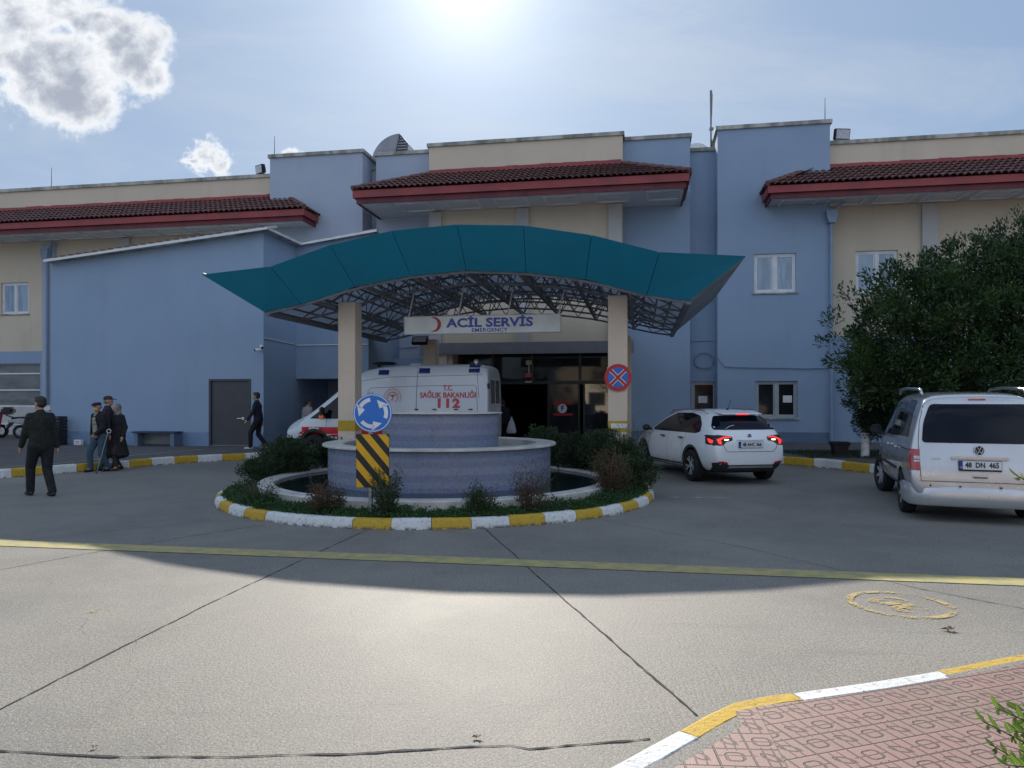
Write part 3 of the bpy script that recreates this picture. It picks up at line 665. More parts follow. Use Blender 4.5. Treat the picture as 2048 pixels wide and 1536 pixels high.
# --- left wing
sL0 = -52.0; sLt = S(540, T0)
hl = [hole(2, 565, 57, 628, TW)]
prev = hl[0]
while prev[0] > -45:    # further windows repeat to the left beyond the frame
    prev = (prev[0]-5.2, prev[1]-5.2, prev[2], prev[3]); hl.append(prev)
wall('cream_wall', sL0, sLt, TW, 3.7, HW, 'cream_wall', hl)
window(2, 565, 57, 628, TW)
zc = 3.7; shop = (S(-260, TW), S(80, TW), 0.55, Z(40, 727, TW))
shop = (S(-330, TW-0.03), S(80, TW-0.03), 0.18, Z(40, 727, TW))
wall('blue_wall', sL0, S(84, TW-0.03), TW-0.03, 0, 3.7, 'blue_wall', [shop], 3.0, rev=0.2)
# storefront of three glass rows over a pale panel
b = FB(); tt = TW+0.12; zs = [Z(40, y, TW) for y in (727, 747, 780, 812)]
b.box((shop[0], tt+0.02, zs[3]), (shop[1], tt+0.03, zs[0])); glass_front = b.build('shopfront_glazing', 'pane_grey', bld)
b = FB()
for z_ in zs: b.box((shop[0], tt-0.02, z_-0.03), (shop[1], tt+0.05, z_+0.03))
b.build('glazing_bar', 'pvc', glass_front)
b = FB(); b.box((shop[0], tt-0.03, 0.18), (shop[1], tt+0.02, zs[3]-0.03)); b.build('lower_panel', 'pilaster', bld)
b = FB(); b.box((shop[0], tt-0.06, Z(40, 850, TW)), (shop[1], tt-0.03, Z(40, 850, TW)+0.06)); b.build('handrail', 'pvc', bld)
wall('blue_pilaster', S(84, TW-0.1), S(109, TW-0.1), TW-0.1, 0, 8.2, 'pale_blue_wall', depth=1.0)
cap(sL0, sLt, TW, HW, right=False)
# --- left tower
sA, sB = S(540, T0), S(725, T0)
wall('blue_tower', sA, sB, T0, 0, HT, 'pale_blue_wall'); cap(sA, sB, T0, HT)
# --- recess left
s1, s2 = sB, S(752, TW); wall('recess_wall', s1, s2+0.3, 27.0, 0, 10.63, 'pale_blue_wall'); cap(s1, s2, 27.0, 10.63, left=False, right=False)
# --- central section, blue then cream
sC0, sC1 = S(752, TW), S(1380, TW); sM0, sM1 = S(858, 25.9), S(1245, 25.9)
dl, dr = S(905, 25.9), S(1226, 25.9)   # entrance opening
zl = Z(1100, 684, 25.9); zo = Z(1100, 695, 25.9)
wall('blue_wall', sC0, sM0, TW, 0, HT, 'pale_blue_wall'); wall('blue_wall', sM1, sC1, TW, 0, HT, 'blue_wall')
cap(sC0, sM0, TW, HT, right=False); cap(sM1, sC1, TW, HT, left=False)
ent = (S(905, 25.9), S(1252, 25.9)-0.3, 0.0, zl)
b_ = wall('cream_wall', sM0, sM1, 25.9, 0, HT, 'cream_wall', [ent], rev=0.9); cap(sM0, sM1, 25.9, HT)
b = FB(); b.box((sM0-0.3, 25.72, zl-0.42), (sM1+0.4, 25.897, zl)); b.build('entrance_beam', 'grey_beam', bld)
for x in (858, 1032, 1217):
    b = FB(); b.box((S(x, 25.75), 25.74, zl+0.001), (S(x, 25.75)+0.46, 25.898, 8.55)); b.build('pilaster', 'pilaster', bld)
b = FB(); b.box((S(862, 25.8), 25.80, 0), (S(893, 25.8), 25.897, zl-0.421)); b.build('pilaster', 'pale_beige', bld)
# entrance glazing, doors and interior
eg = bld; te = 26.75; E0, E1 = ent[0], ent[1]; ztr = Z(1100, 765, te); ztop = zl
b = FB(); b.box((E0, te+0.0, 0), (E0+0.12, te+0.1, ztop)); b.box((E0+.12, te, ztop-0.12), (E1, te+0.1, ztop-0.001))
for x in (1064, 1160, 985): b.box((S(x, te)-0.05, te-0.01, ztr+0.06), (S(x, te)+0.05, te+0.09, ztop-0.121))
b.box((E0+.12, te-0.02, ztr-0.06), (E1, te+0.09, ztr+0.06))
for x in (985, 1097, 1158, 1168, 1218): b.box((S(x, te)-0.035, te-0.015, 0), (S(x, te)+0.035, te+0.085, ztr-0.061))
frm = b.build('entrance_frame', 'frame_dark', bld)
b = FB(); b.box((E0+.12, te+0.03, ztr+0.06), (E1, te+0.04, ztop-0.12)); b.box((E0+.12, te+0.03, 0), (S(985, te)-0.035, te+0.04, ztr-0.06)); b.build('glazing', 'pane_dark', bld)
mat('pane_mirror', (0.03, 0.035, 0.04), 0.03, spec=1.0, coat=1.0)
b = FB(); b.box((S(1168, te)+0.035, te+0.03, 0), (E1, te+0.04, ztr-0.06)); b.build('side_light', 'pane_mirror', bld)
b = FB(); b.box((S(1097, te)+0.035, te-0.03, 0.03), (S(1158, te)-0.035, te-0.02, ztr-0.07)); dleaf = b.build('sliding_door', 'pane_dark', bld)
b = FB(); zb0, zb1 = Z(1128, 831, te), Z(1128, 803, te); a_, c_ = S(1107, te), S(1146, te)
b.box((a_, te-0.034, zb1-0.12), (c_, te-0.031, zb1)); b.box((a_, te-0.034, zb0), (c_, te-0.031, zb0+0.08)); b.build('red_band', 'sticker_red', dleaf)
cx = S(1125, te); czz = Z(1125, 817, te); b = MB(off=OFF)
b.add([(cx, te-0.038, czz)]+[(cx+0.17*math.cos(k*math.pi/16), te-0.038, czz+0.17*math.sin(k*math.pi/16)) for k in range(32)], [(0, 1+k, 1+(k+1) % 32) for k in range(32)]); lg = b.build('door_emblem', 'sign_white', dleaf)
text_mesh('emblem_letter', 'F', 0.26, 'letter_blue', dleaf, Matrix.Translation(-Vector(OFF)) @ TM((cx, te-0.041, czz), (1, 0, 0), (0, 0, 1)), 0.012)
b = FB()   # interior: lobby behind the glass, its dimness put into near-black surfaces
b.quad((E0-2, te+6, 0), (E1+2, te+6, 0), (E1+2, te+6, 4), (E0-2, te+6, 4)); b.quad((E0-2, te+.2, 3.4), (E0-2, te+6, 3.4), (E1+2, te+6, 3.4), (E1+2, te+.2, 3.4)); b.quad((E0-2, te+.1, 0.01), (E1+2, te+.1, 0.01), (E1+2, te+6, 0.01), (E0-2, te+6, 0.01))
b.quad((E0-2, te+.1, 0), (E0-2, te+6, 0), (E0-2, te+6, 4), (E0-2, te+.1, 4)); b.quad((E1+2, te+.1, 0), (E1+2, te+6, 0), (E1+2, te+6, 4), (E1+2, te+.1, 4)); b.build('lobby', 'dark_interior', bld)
# door sensor, camera, red notice above the doors
zs_ = Z(1057, 730, te); b = FB(); b.bbox((S(1053, te), te-0.14, zs_), (S(1064, te), te-0.02, zs_+0.17), 0.01); b.box((S(1057, te), te-0.06, Z(1057, 746, te)), (S(1060, te), te-0.02, zs_)); b.build('door_sensor', 'pale_beige', bld)
b = FB(); b.box((S(1048, te), te-0.05, Z(1057, 755, te)), (S(1066, te), te-0.03, Z(1057, 746, te))); nt_ = b.build('red_notice', 'sticker_red', bld)
text_mesh('notice_text', 'KIRMIZI\nALAN', 0.065, 'sign_white', nt_, Matrix.Translation(-Vector(OFF)) @ TM((S(1057, te), te-0.053, Z(1057, 750.5, te)), (1, 0, 0), (0, 0, 1)), 0.001)
b = FB(); b.box((S(1051, te), te-0.05, Z(1057, 765, te)), (S(1064, te), te-0.03, Z(1057, 762, te))); b.build('white_label', 'sign_white', bld)
# --- recess right, right tower, right wing
s3_, s4_ = S(1380, 27.0), S(1436, 27.0)
hr = hole(1383, 763, 1433, 830, 27.0)
wall('recess_wall', s3_-0.3, S(1438, T0)+0.1, 27.0, 0, 10.63, 'blue_wall', [hr]); cap(s3_-.3, S(1436, T0), 27.0, 10.63, left=False, right=False)
window(1383, 763, 1433, 830, 27.0, 'pane_dark', 'pvc_grey', mull=1)
b = FB(); zz_ = Z(1407, 679, 27.0); b.box((S(1382, 27), 26.96, zz_-0.06), (S(1436, T0), 26.998, zz_)); b.build('wall_ledge', 'blue_wall', bld)
sT0, sT1 = S(1435, T0), S(1660, T0)
wall('blue_tower', sT0, sT1, T0, 0, HT, 'blue_wall', [hole(1508, 507, 1592, 585, T0), hole(1511, 762, 1595, 836, T0)]); cap(sT0, sT1, T0, HT)
window(1508, 507, 1592, 585, T0); window(1511, 762, 1595, 836, T0, 'pane_dark', 'pvc_grey')
for (x, y, tq) in ((1406, 799, 27.0), (1576, 798, T0)):
    b = FB(); b.box((S(x-9, tq), tq+0.09, Z(x, y+7, tq)), (S(x+9, tq), tq+0.094, Z(x, y-7, tq))); b.build('paper_notice', 'paper', bld)
sR0 = sT1; sR1 = 34.0; hw2 = hole(1711, 501, 1796, 585, TW); hd = (S(1715, TW-.03), S(1800, TW-.03), 0.9, Z(1750, 747, TW))
hs = [hw2]
for k in range(1, 4): hs.append((hw2[0]+5.4*k, hw2[1]+5.4*k, hw2[2], hw2[3]))
wall('cream_wall', sR0, sR1, TW, 3.85, HW, 'cream_wall', hs); wall('blue_wall', sR0, sR1, TW-0.03, 0, 3.85, 'blue_wall', [hd], 3.0)
window(1711, 501, 1796, 585, TW); window(1715, 747, 1800, 840, TW-.03, 'pane_dark'); cap(sR0, sR1, TW, HW, left=False)
b = FB(); b.box((S(1845, TW-.12), TW-0.12, 3.9), (S(1877, TW-.12), TW-0.002, 8.25)); b.build('pilaster', 'pilaster', bld)
b = FB(); b.box((S(262, TW), TW-0.12, 5), (S(262, TW)-0.5, TW-0.002, 8.25)); b.build('pilaster', 'pilaster', bld)
# plinths
b = FB(); b.box((sT0, T0-0.02, 0), (sT1, T0-0.001, 0.55)); b.box((sM1+0.02, TW-0.02, 0), (sC1, TW-0.001, 0.55)); mat('plinth', (0.13, 0.19, 0.29), 0.85); b.build('plinth', 'plinth', bld)

# --- tiled eaves
def tilefield(b, P0, along, up, n, vmax, tw=0.21, course=0.36, thick=0.05, seed=0):
    """barrel tiles: P0 eave start, along = unit dir, up = slope dir*1 m, n = tile count, vmax(a) = slope run at distance a"""
    P0, along, up = Vector(P0), Vector(along).normalized(), Vector(up).normalized(); nrm = along.cross(up).normalized(); rn = random.Random(seed)
    if nrm.z < 0: nrm = -nrm
    K = 6; zl_ = [0.0, 0.62, 0.92, 1.0, 0.92, 0.62]
    for i in range(n):
        a0 = i*tw; vm = vmax(a0+tw/2); v = 0; j_ = rn.uniform(-0.006, 0.006)
        while v < vm-0.02:
            e = min(vm, v+course); dj = rn.uniform(-0.01, 0.01); vs = []
            for (vv, lift) in ((v-0.03+dj, thick*0.8+0.03), (e, 0.012)):
                for k in range(K+1):
                    aa = a0+tw*k/K; hh = (zl_[k] if k < K else 0.0)*0.075
                    vs.append(P0 + along*aa + up*vv + nrm*(hh+lift-0.03+j_))
            vs += [p - nrm*0.02 for p in vs[:K+1]]
            fs = [(k, k+1, K+2+k, K+1+k) for k in range(K)] + [(k+1, k, 2*(K+1)+k, 2*(K+1)+k+1) for k in range(K)]
            b.add(vs, fs); v = e
def eave(s0, s1, te_, zt, zb, tw_, zr, hipL=None, hipR=None, tL=None, tR=None, rL=None, rR=None, coff=1.5, ph=0.0):
    """te_=eave plane t; zt/zb fascia top/bottom; tw_=wall t; zr=ridge z; hipL/R = s of ridge ends (None: no hip);"""
    run = math.hypot(tw_-te_, zr-zt)
    b = FB(); L_ = s1-s0; n = int(L_/0.21)+1; tw = L_/n
    up = (0, tw_-te_, zr-zt)
    def vm(a):
        k = 1.0
        if hipL is not None: k = min(k, a/(hipL-s0))
        if hipR is not None: k = min(k, (L_-a)/(s1-hipR))
        return max(0.0, run*k)
    tilefield(b, (s0, te_-0.03, zt+0.035), (1, 0, 0), up, n, vm, tw)
    for (hp, se, tb, sg) in ((hipL, s0, tL, -1), (hipR, s1, tR, 1)):
        if hp is None: continue
        # side slope: eave runs back along t, rises towards the ridge end
        Ls = tb-te_; ns = max(1, int(Ls/0.21)); dvec = (hp-se, 0, zr-zt); rs = math.hypot(hp-se, zr-zt); ts = Ls/ns
        f = lambda a: max(0.0, min(rs*a/(tw_-te_), rs))
        b2 = MB(); tilefield(b2, (se+sg*0.03, te_, zt+0.035), (0, 1, 0), dvec, ns, f, ts)
        b.add(b2.v, [fc if sg > 0 else fc[::-1] for fc in b2.f])
        hip0 = Vector((se+sg*0.02, te_-0.02, zt+0.10)); hip1 = Vector((hp, tw_-0.02, zr+0.09)); nh = 8
        for k in range(nh):
            b.tube([hip0.lerp(hip1, k/nh), hip0.lerp(hip1, (k+1.12)/nh)], 0.085, 8, rs=[0.095, 0.075])
    rf = b.build('tile_roof', 'clay_tile', bld, smooth='auto')
    # solid under the tiles
    b = FB(); hl_ = hipL if hipL is not None else s0; hr_ = hipR if hipR is not None else s1
    b.poly([(s0, te_, zt), (s1, te_, zt), (hr_, tw_, zr), (hl_, tw_, zr)])
    if hipL is not None: b.poly([(s0, tL, zt), (s0, te_, zt), (hl_, tw_, zr), (hl_, tL, zr)])
    if hipR is not None: b.poly([(s1, te_, zt), (s1, tR, zt), (hr_, tR, zr), (hr_, tw_, zr)])
    b.build('roof_deck', 'red_dark', rf)
    # ridge flashing
    b = FB(); n = max(1, int((hr_-hl_)/0.4)); rn = random.Random(3)
    for k in range(n):
        a = hl_+(hr_-hl_)*k/n; e = hl_+(hr_-hl_)*(k+1)/n; d = rn.uniform(-0.012, 0.012)
        b.box((a, tw_-0.12, zr+0.02+d), (e, tw_-0.003, zr+0.19+d))
    b.build('roof_flashing', 'red_fascia', rf)
    # two-step fascia
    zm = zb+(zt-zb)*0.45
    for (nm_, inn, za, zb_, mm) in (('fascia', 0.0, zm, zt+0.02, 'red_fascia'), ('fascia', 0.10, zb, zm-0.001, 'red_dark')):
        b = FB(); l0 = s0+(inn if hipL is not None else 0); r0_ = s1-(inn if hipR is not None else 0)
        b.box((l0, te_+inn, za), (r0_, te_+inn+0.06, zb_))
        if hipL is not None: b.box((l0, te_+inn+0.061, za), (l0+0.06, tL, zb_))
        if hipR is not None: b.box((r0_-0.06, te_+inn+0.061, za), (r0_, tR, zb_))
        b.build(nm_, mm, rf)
    # soffit with moulded panels
    b = FB(); l0, r0_ = s0+(0.16 if hipL is not None else 0), s1-(0.16 if hipR is not None else 0); tb = max(tw_, tL or 0, tR or 0)
    b.box((l0, te_+0.161, zb+0.05), (r0_, tb, zb+0.09)); sf = b.build('soffit', 'soffit', rf)
    b = FB(); x = l0+0.35+ph
    while x+1.15 < r0_:
        t0_, t1_ = te_+0.45, tw_-0.25; x1_ = x+1.2; q = 0.07; z0_, z1_ = zb+0.005, zb+0.052
        b.box((x, t0_, z0_), (x1_, t0_+q, z1_)); b.box((x, t1_-q, z0_), (x1_, t1_, z1_)); b.box((x, t0_+q, z0_), (x+q, t1_-q, z1_)); b.box((x1_-q, t0_+q, z0_), (x1_, t1_-q, z1_))
        x += coff
    b.build('soffit_moulding', 'soffit_trim', sf)
te1 = 24.1
sE0, sE1 = S(705, te1), S(1379, te1)
eave(sE0, sE1, te1, 8.98, 8.56, 25.9, 9.93, S(860, 25.9), S(1243, 25.9), 27.0, 26.5, ph=0.9, coff=1.75)
eave(sL0, S(608, 24.8), 24.8, 8.63, 8.25, 26.5, 9.55, None, S(575, 26.5), None, 26.0)
eave(S(1536, 24.8), sR1, 24.8, 8.63, 8.25, 26.5, 9.55, S(1622, 26.5), None, 26.0, None)
# drainpipes (parts of the building)
def drain(x, t, zt_, zb_, hop=True, m='pipe_blue'):
    s = S(x, t); b = FB(); b.tube([(s, t-0.09, zb_), (s, t-0.09, zt_)], 0.055, 10)
    for z_ in (zb_+0.6, (zb_+zt_)/2, zt_-0.8): b.tube([(s, t-0.09, z_), (s, t-0.09, z_+0.06)], 0.068, 10)
    if hop:
        b.prism([(s-0.10, zt_), (s+0.10, zt_), (s+0.17, zt_+0.22), (s+0.17, zt_+0.42), (s-0.17, zt_+0.42), (s-0.17, zt_+0.22)], 'y', t-0.25, t-0.01)
        b.tube([(s+0.1, t-0.12, zt_+0.40), (s+0.25, t-0.15, zt_+0.55), (s+0.38, t-0.2, zt_+0.72)], 0.05, 8)
    b.build('drainpipe', m, bld)
drain(1661, T0, Z(1661, 448, T0), 0.3); drain(97, TW-0.1, Z(97, 522, TW-.1)+0.05, 1.4); drain(1433, 26.9, 10.5, 0.3, False); drain(728, 26.9, 9.6, 6, False)

# ================================================================== ANNEX
ta, tb2 = 21.1, 23.3
aS0, aS1 = S(103, ta), S(527, ta); aS2 = S(737, tb2)
ann = facade_root('annex_building', (aS0+aS1)/2, ta, 'low blue annex with dark metal door and shallow sloping roof left of the canopy', 'building')
AOFF = ((aS0+aS1)/2, ta, 0)
def rz(s): return 6.98+0.095*(s+11.02) if s < -11.02 else 6.98+0.135*(s+11.02)
dh = (S(421, ta), S(499, ta), 0.18, Z(460, 761, ta))
b = MB(off=AOFF); 
ps = [aS0, dh[0], dh[1], aS1]
for i in range(3):
    lo = dh[3] if i == 1 else 0.0
    b.quad((ps[i], ta, lo), (ps[i+1], ta, lo), (ps[i+1], ta, rz(ps[i+1])), (ps[i], ta, rz(ps[i])))
b.quad((dh[0], ta, 0), (dh[0], ta, dh[3]), (dh[0], ta+.15, dh[3]), (dh[0], ta+.15, 0)); b.quad((dh[1], ta, 0), (dh[1], ta+.15, 0), (dh[1], ta+.15, dh[3]), (dh[1], ta, dh[3])); b.quad((dh[0], ta, dh[3]), (dh[1], ta, dh[3]), (dh[1], ta+.15, dh[3]), (dh[0], ta+.15, dh[3]))
b.quad((aS0, 26.4, 0), (aS0, ta, 0), (aS0, ta, rz(aS0)), (aS0, 26.4, rz(aS0)))
b.quad((aS1, ta, 0), (aS1, 26.4, 0), (aS1, 26.4, rz(aS1)), (aS1, ta, rz(aS1)))
zbk = 2.38
b.quad((aS1, tb2, zbk), (aS2, tb2, zbk), (aS2, tb2, rz(aS2)), (aS1, tb2, rz(aS1))); b.quad((aS2, tb2, zbk), (aS2, 27.4, zbk), (aS2, 27.4, rz(aS2)), (aS2, tb2, rz(aS2)))
b.quad((aS1, tb2, zbk), (aS1, 27.4, zbk), (aS2, 27.4, zbk), (aS2, tb2, zbk)); b.quad((aS1, 25.9, 0), (aS2+1.5, 25.9, 0), (aS2+1.5, 25.9, 3.2), (aS1, 25.9, 3.2))
b.quad((aS2-0.25, tb2+.1, 0), (aS2-0.25, 25.9, 0), (aS2-0.25, 25.9, zbk), (aS2-0.25, tb2+.1, zbk)); b.quad((aS2-0.25, tb2+.1, 0), (aS2, tb2+.1, 0), (aS2, tb2+.1, zbk), (aS2-0.25, tb2+.1, zbk)); b.quad((aS2, tb2+.1, 0), (aS2, 27, 0), (aS2, 27, zbk), (aS2, tb2+.1, zbk))
b.build('wall', 'blue_wall', ann)
b = MB(off=AOFF); b.box((aS0, ta-0.015, 0.18), (dh[0], ta-0.001, 0.62)); b.box((dh[1], ta-0.015, 0.18), (aS1, ta-0.001, 0.62)); mat('plinth_pale', (0.19, 0.28, 0.43), 0.85); b.build('plinth', 'plinth_pale', ann)
# roof slab with white drip edge
b = MB(off=AOFF); o_ = 0.30
def slab(pts, z0, th): b.add([(s, t, rz(s)+z0) for (s, t) in pts]+[(s, t, rz(s)+z0+th) for (s, t) in pts], [tuple(range(len(pts)))[::-1], tuple(range(len(pts), 2*len(pts)))]+[(i, (i+1) % len(pts), len(pts)+(i+1) % len(pts), len(pts)+i) for i in range(len(pts))])
oL = S(88, ta-o_)
pts = [(oL, ta-o_), (-11.02, ta-o_), (aS1+0.28, ta-o_), (aS1+0.28, tb2-0.2), (aS2+0.35, tb2-0.2), (aS2+0.35, 25.85), (-11.02, 25.85), (oL, 25.85)]
slab(pts, 0.0, 0.09); rf = b.build('roof', 'cap', ann)
b = MB(off=AOFF)
def edge_(p, q, h=0.07, w=0.03):
    p, q = Vector((p[0], p[1], rz(p[0])+0.02)), Vector((q[0], q[1], rz(q[0])+0.02)); b.bar(p, q, w, h)
edge_((oL, ta-o_-0.02), (-11.02, ta-o_-0.02)); edge_((-11.02, ta-o_-.02), (aS1+0.3, ta-o_-0.02)); edge_((aS1+.30, ta-o_-.02), (aS1+.30, tb2-.22)); edge_((aS1+.3, tb2-.22), (aS2+.37, tb2-.22))
b.build('drip_edge', 'pvc', rf)
b = MB(off=AOFF)
for k in range(26):
    s = oL+0.3+k*(aS1-oL)/26; b.box((s, ta-o_+0.0, rz(s)+0.09), (s+0.19, ta-o_+0.5, rz(s)+0.135))
b.build('ridge_tile', 'clay_tile', rf)
# door, very slightly ajar
b = MB(off=AOFF); b.box((dh[0]+0.02, ta+0.03, 0.20), (dh[1]-0.02, ta+0.08, dh[3]-0.02)); dr_ = b.build('door', 'door_grey', ann, bevel=0.006); b = MB(off=AOFF); b.box((dh[0], ta+.151, 0), (dh[1], ta+.17, dh[3]+.1)); b.build('door_backing', 'black_matt', dr_)
b = MB(off=AOFF); b.box((dh[0]-0.05, ta-0.02, 0.18), (dh[0]+0.018, ta+0.10, dh[3]+0.05)); b.box((dh[1]-.018, ta-0.02, 0.18), (dh[1]+0.05, ta+0.10, dh[3]+0.05)); b.box((dh[0]+.018, ta-0.02, dh[3]-0.015), (dh[1]-.018, ta+0.10, dh[3]+0.05)); b.build('door_frame', 'door_grey', dr_)
b = MB(off=AOFF); hs_, hz = S(485, ta), Z(485, 837, ta); b.tube([(hs_, ta+0.03, hz), (hs_, ta-0.04, hz), (hs_-0.16, ta-0.04, hz)], 0.014, 8); b.lathe([(0, 0), (0.045, 0), (0.045, 0.012), (0, 0.012)], 16, Matrix.Translation((hs_, ta+0.03, hz)) @ Matrix.Rotation(R(90), 4, 'X')); b.build('door_handle', 'chrome', dr_)
b = MB(off=AOFF); b.box((dh[0]+0.03, ta-0.03, 0.19), (dh[1]-0.03, ta+0.028, 0.215)); b.build('threshold', 'chrome', dr_)
# ================================================================== CANOPY
tF, tB_ = 14.8, 15.8
topx = [(403,549),(541,533),(660,490),(784,461.5),(914,449),(1047,451),(1183,470),(1319,504),(1492,512)]
botx = [(528,624),(602,608),(709,573),(821,551),(932,540.5),(1052,544),(1171,558),(1293,590),(1379,601)]
TP = [(S(x, tF), Z(x, y, tF)) for x, y in topx]; BP = [(S(x, tB_), Z(x, y, tB_)) for x, y in botx]
def lerpz(P, s):
    if s <= P[0][0]: return P[0][1]
    for i in range(len(P)-1):
        if s <= P[i+1][0]:
            k = (s-P[i][0])/(P[i+1][0]-P[i][0]); return P[i][1]*(1-k)+P[i+1][1]*k
    return P[-1][1]
cs0 = (TP[0][0]+TP[-1][0])/2; can = facade_root('entrance_canopy', cs0, tF, 'wide wave shaped teal canopy over the emergency entrance, on beige square pillars', 'canopy'); CO = (cs0, tF, 0)
for i in range(8):
    b = MB(off=CO); a, c = TP[i], TP[i+1]; d, e = BP[i+1], BP[i]; g_ = 0.006
    b.add([(a[0]+g_, tF, a[1]), (c[0]-g_, tF, c[1]), (d[0]-g_, tB_, d[1]), (e[0]+g_, tB_, e[1]), (a[0]+g_, tF+.05, a[1]), (c[0]-g_, tF+.05, c[1]), (d[0]-g_, tB_+.05, d[1]), (e[0]+g_, tB_+.05, e[1])],
          [(3,2,1,0),(4,5,6,7),(0,1,5,4),(1,2,6,5),(2,3,7,6),(3,0,4,7)])
    b.build('fascia_panel', 'teal', can)
tBB, tTB = 24.1, 21.1
for i in range(1, 8):
    b = MB(off=CO); b.bar((TP[i][0], tF+.07, TP[i][1]-0.02), (BP[i][0], tB_+.07, BP[i][1]+0.02), 0.04, 0.03); b.build('joint_strip', 'black', can)
mat('side_panel', (0.30, 0.34, 0.36), 0.6, (0.2, 0.24, 0.27), 1.5)
for (tp, bp_, sg) in ((TP[0], BP[0], -1), (TP[-1], BP[-1], 1)):
    b = MB(off=CO); q = [(tp[0], tF+.05, tp[1]), (bp_[0], tB_+.05, bp_[1]), (bp_[0], tBB, bp_[1]), (tp[0], tTB, tp[1])]
    b.add(q+[(x+0.0, y, z_+0.05) for (x, y, z_) in q], [(0,1,2,3),(7,6,5,4),(0,4,5,1),(1,5,6,2),(2,6,7,3),(3,7,4,0)]); b.build('side_panel', 'side_panel', can)
# vault sheet just under the fascia top
NS = 48; b = MB(off=CO); sa, sb = BP[0][0]+0.02, BP[-1][0]-0.02
def zv(s):
    k = min(1, max(0, min(s-sa, sb-s))/1.6); return (lerpz(BP, s)+0.10)*(1-k) + (lerpz(TP, s)-0.20)*k
for i in range(NS):
    a = sa+(sb-sa)*i/NS; c = sa+(sb-sa)*(i+1)/NS
    for j in range(6):
        t0_ = tF+0.32+(tBB-tF-0.32)*j/6; t1_ = tF+0.32+(tBB-tF-.32)*(j+1)/6-0.03
        if min(a-sa, sb-c) < 1.5: t0_ = max(t0_, tB_+.08)
        if t0_ >= t1_: continue
        b.add([(a, t0_, zv(a)), (c, t0_, zv(c)), (c, t1_, zv(c)), (a, t1_, zv(a)), (a, t0_, zv(a)+.012), (c, t0_, zv(c)+.012), (c, t1_, zv(c)+.012), (a, t1_, zv(a)+.012)], [(3,2,1,0),(4,5,6,7),(0,1,5,4),(1,2,6,5),(2,3,7,6),(3,0,4,7)])
b.build('roof_sheet', 'canopy_sheet', can)
# space frame: arches across, beams along
tj = [tB_+0.12+(tBB-tB_-0.2)*j/5 for j in range(6)]; si = [sa+(sb-sa)*i/16 for i in range(17)]
zbf = lambda s: lerpz(BP, s)-0.02
for t in tj:
    b = MB(off=CO); bot = [(s, t, zbf(s)) for s in si]; tops = [((si[i]+si[i+1])/2, t, zv((si[i]+si[i+1])/2)-0.08) for i in range(16)]
    for i in range(16):
        b.bar(bot[i], bot[i+1], 0.05); b.bar(bot[i], tops[i], 0.028); b.bar(tops[i], bot[i+1], 0.028)
        if i < 15: b.bar(tops[i], tops[i+1], 0.05)
    b.build('arch_truss', 'steel', can)
for i in range(2, 16, 2):
    b = MB(off=CO); s = si[i]
    for j in range(5):
        b.bar((s, tj[j], zbf(s)), (s, tj[j+1], zbf(s)), 0.085); tm = (tj[j]+tj[j+1])/2
        for ds in (-1, 1):
            s2 = (si[i]+si[min(16, max(0, i+ds))])/2
            if abs(s2-s) > 0.01:
                b.bar((s, tj[j], zbf(s)), (s2, tm, zv(s2)-0.08), 0.026); b.bar((s, tj[j+1], zbf(s)), (s2, tm, zv(s2)-0.08), 0.026)
    b.build('tie_beam', 'steel', can)
b = MB(off=CO)
for i in range(16):
    s2 = (si[i]+si[i+1])/2
    b.bar((s2, tj[0], zv(s2)-0.08), (s2, tj[-1], zv(s2)-0.08), 0.045)
    b.bar((si[i], tj[0], zv(si[i])-0.035), (si[i], tj[-1], zv(si[i])-0.035), 0.04)
b.build('purlin', 'steel', can)
b = MB(off=CO)
b.bar((sa, tB_+.1, BP[0][1]-.02), (sa, tBB, BP[0][1]-.02), 0.12, 0.10); b.build('edge_beam', 'steel', can); b = MB(off=CO); b.bar((sb, tB_+.1, BP[-1][1]-.02), (sb, tBB, BP[-1][1]-.02), 0.12, 0.10); b.build('edge_beam', 'steel', can)
# pillars
PW = 0.445
tp_ = 17.0; pL, pR = S(676, tp_), S(1216, tp_)
zc_ = [Z(695, 605, tp_), Z(1235, 590, tp_)]; zc_m = sum(zc_)/2
pil_bands = []
for k, (s, t) in enumerate(((pL, tp_), (pR, tp_), (pL, 24.2), (pR, 24.2))):
    zt_ = zc_m if t < 20 else 3.75
    b = MB(off=CO); b.box((s, t, 0), (s+PW, t+PW, zt_)); po = b.build('pillar', 'pale_beige', can, bevel=0.012)
    if t < 20:
        b = MB(off=CO); y0, y1 = (841, 862) if k == 0 else (842, 864); z1_, z0_ = Z(695 if k == 0 else 1235, y0, t), Z(695 if k == 0 else 1235, y1, t)
        b.box((s-.004, t-.004, z0_), (s+PW+.004, t+PW+.004, z1_)); 
        if k == 1: b.box((s+PW+0.001, t+.05, z0_-0.35), (s+PW+0.006, t+PW-.05, z0_-0.002)); b.box((s+PW+.001, t+.05, z1_+0.002), (s+PW+.006, t+PW-.05, z1_+0.22))
        b.build('yellow_band', 'kerb_yellow', po)
        b = MB(off=CO); b.box((s+PW/2-.03, t+PW/2-.03, zt_), (s+PW/2+.03, t+PW/2+.03, zbf(s+PW/2))); b.box((s+.05, t+.05, zt_+.0), (s+PW-.05, t+PW-.05, zt_+.02)); b.build('post_bracket', 'steel', po)
        if k == 1:
            b = MB(off=CO); b.box((s+0.06, t-0.016, z0_+0.09), (s+PW-0.005, t-0.005, z0_+0.20)); b.build('house_plate', 'paper', po)
            for q in range(7):
                pass
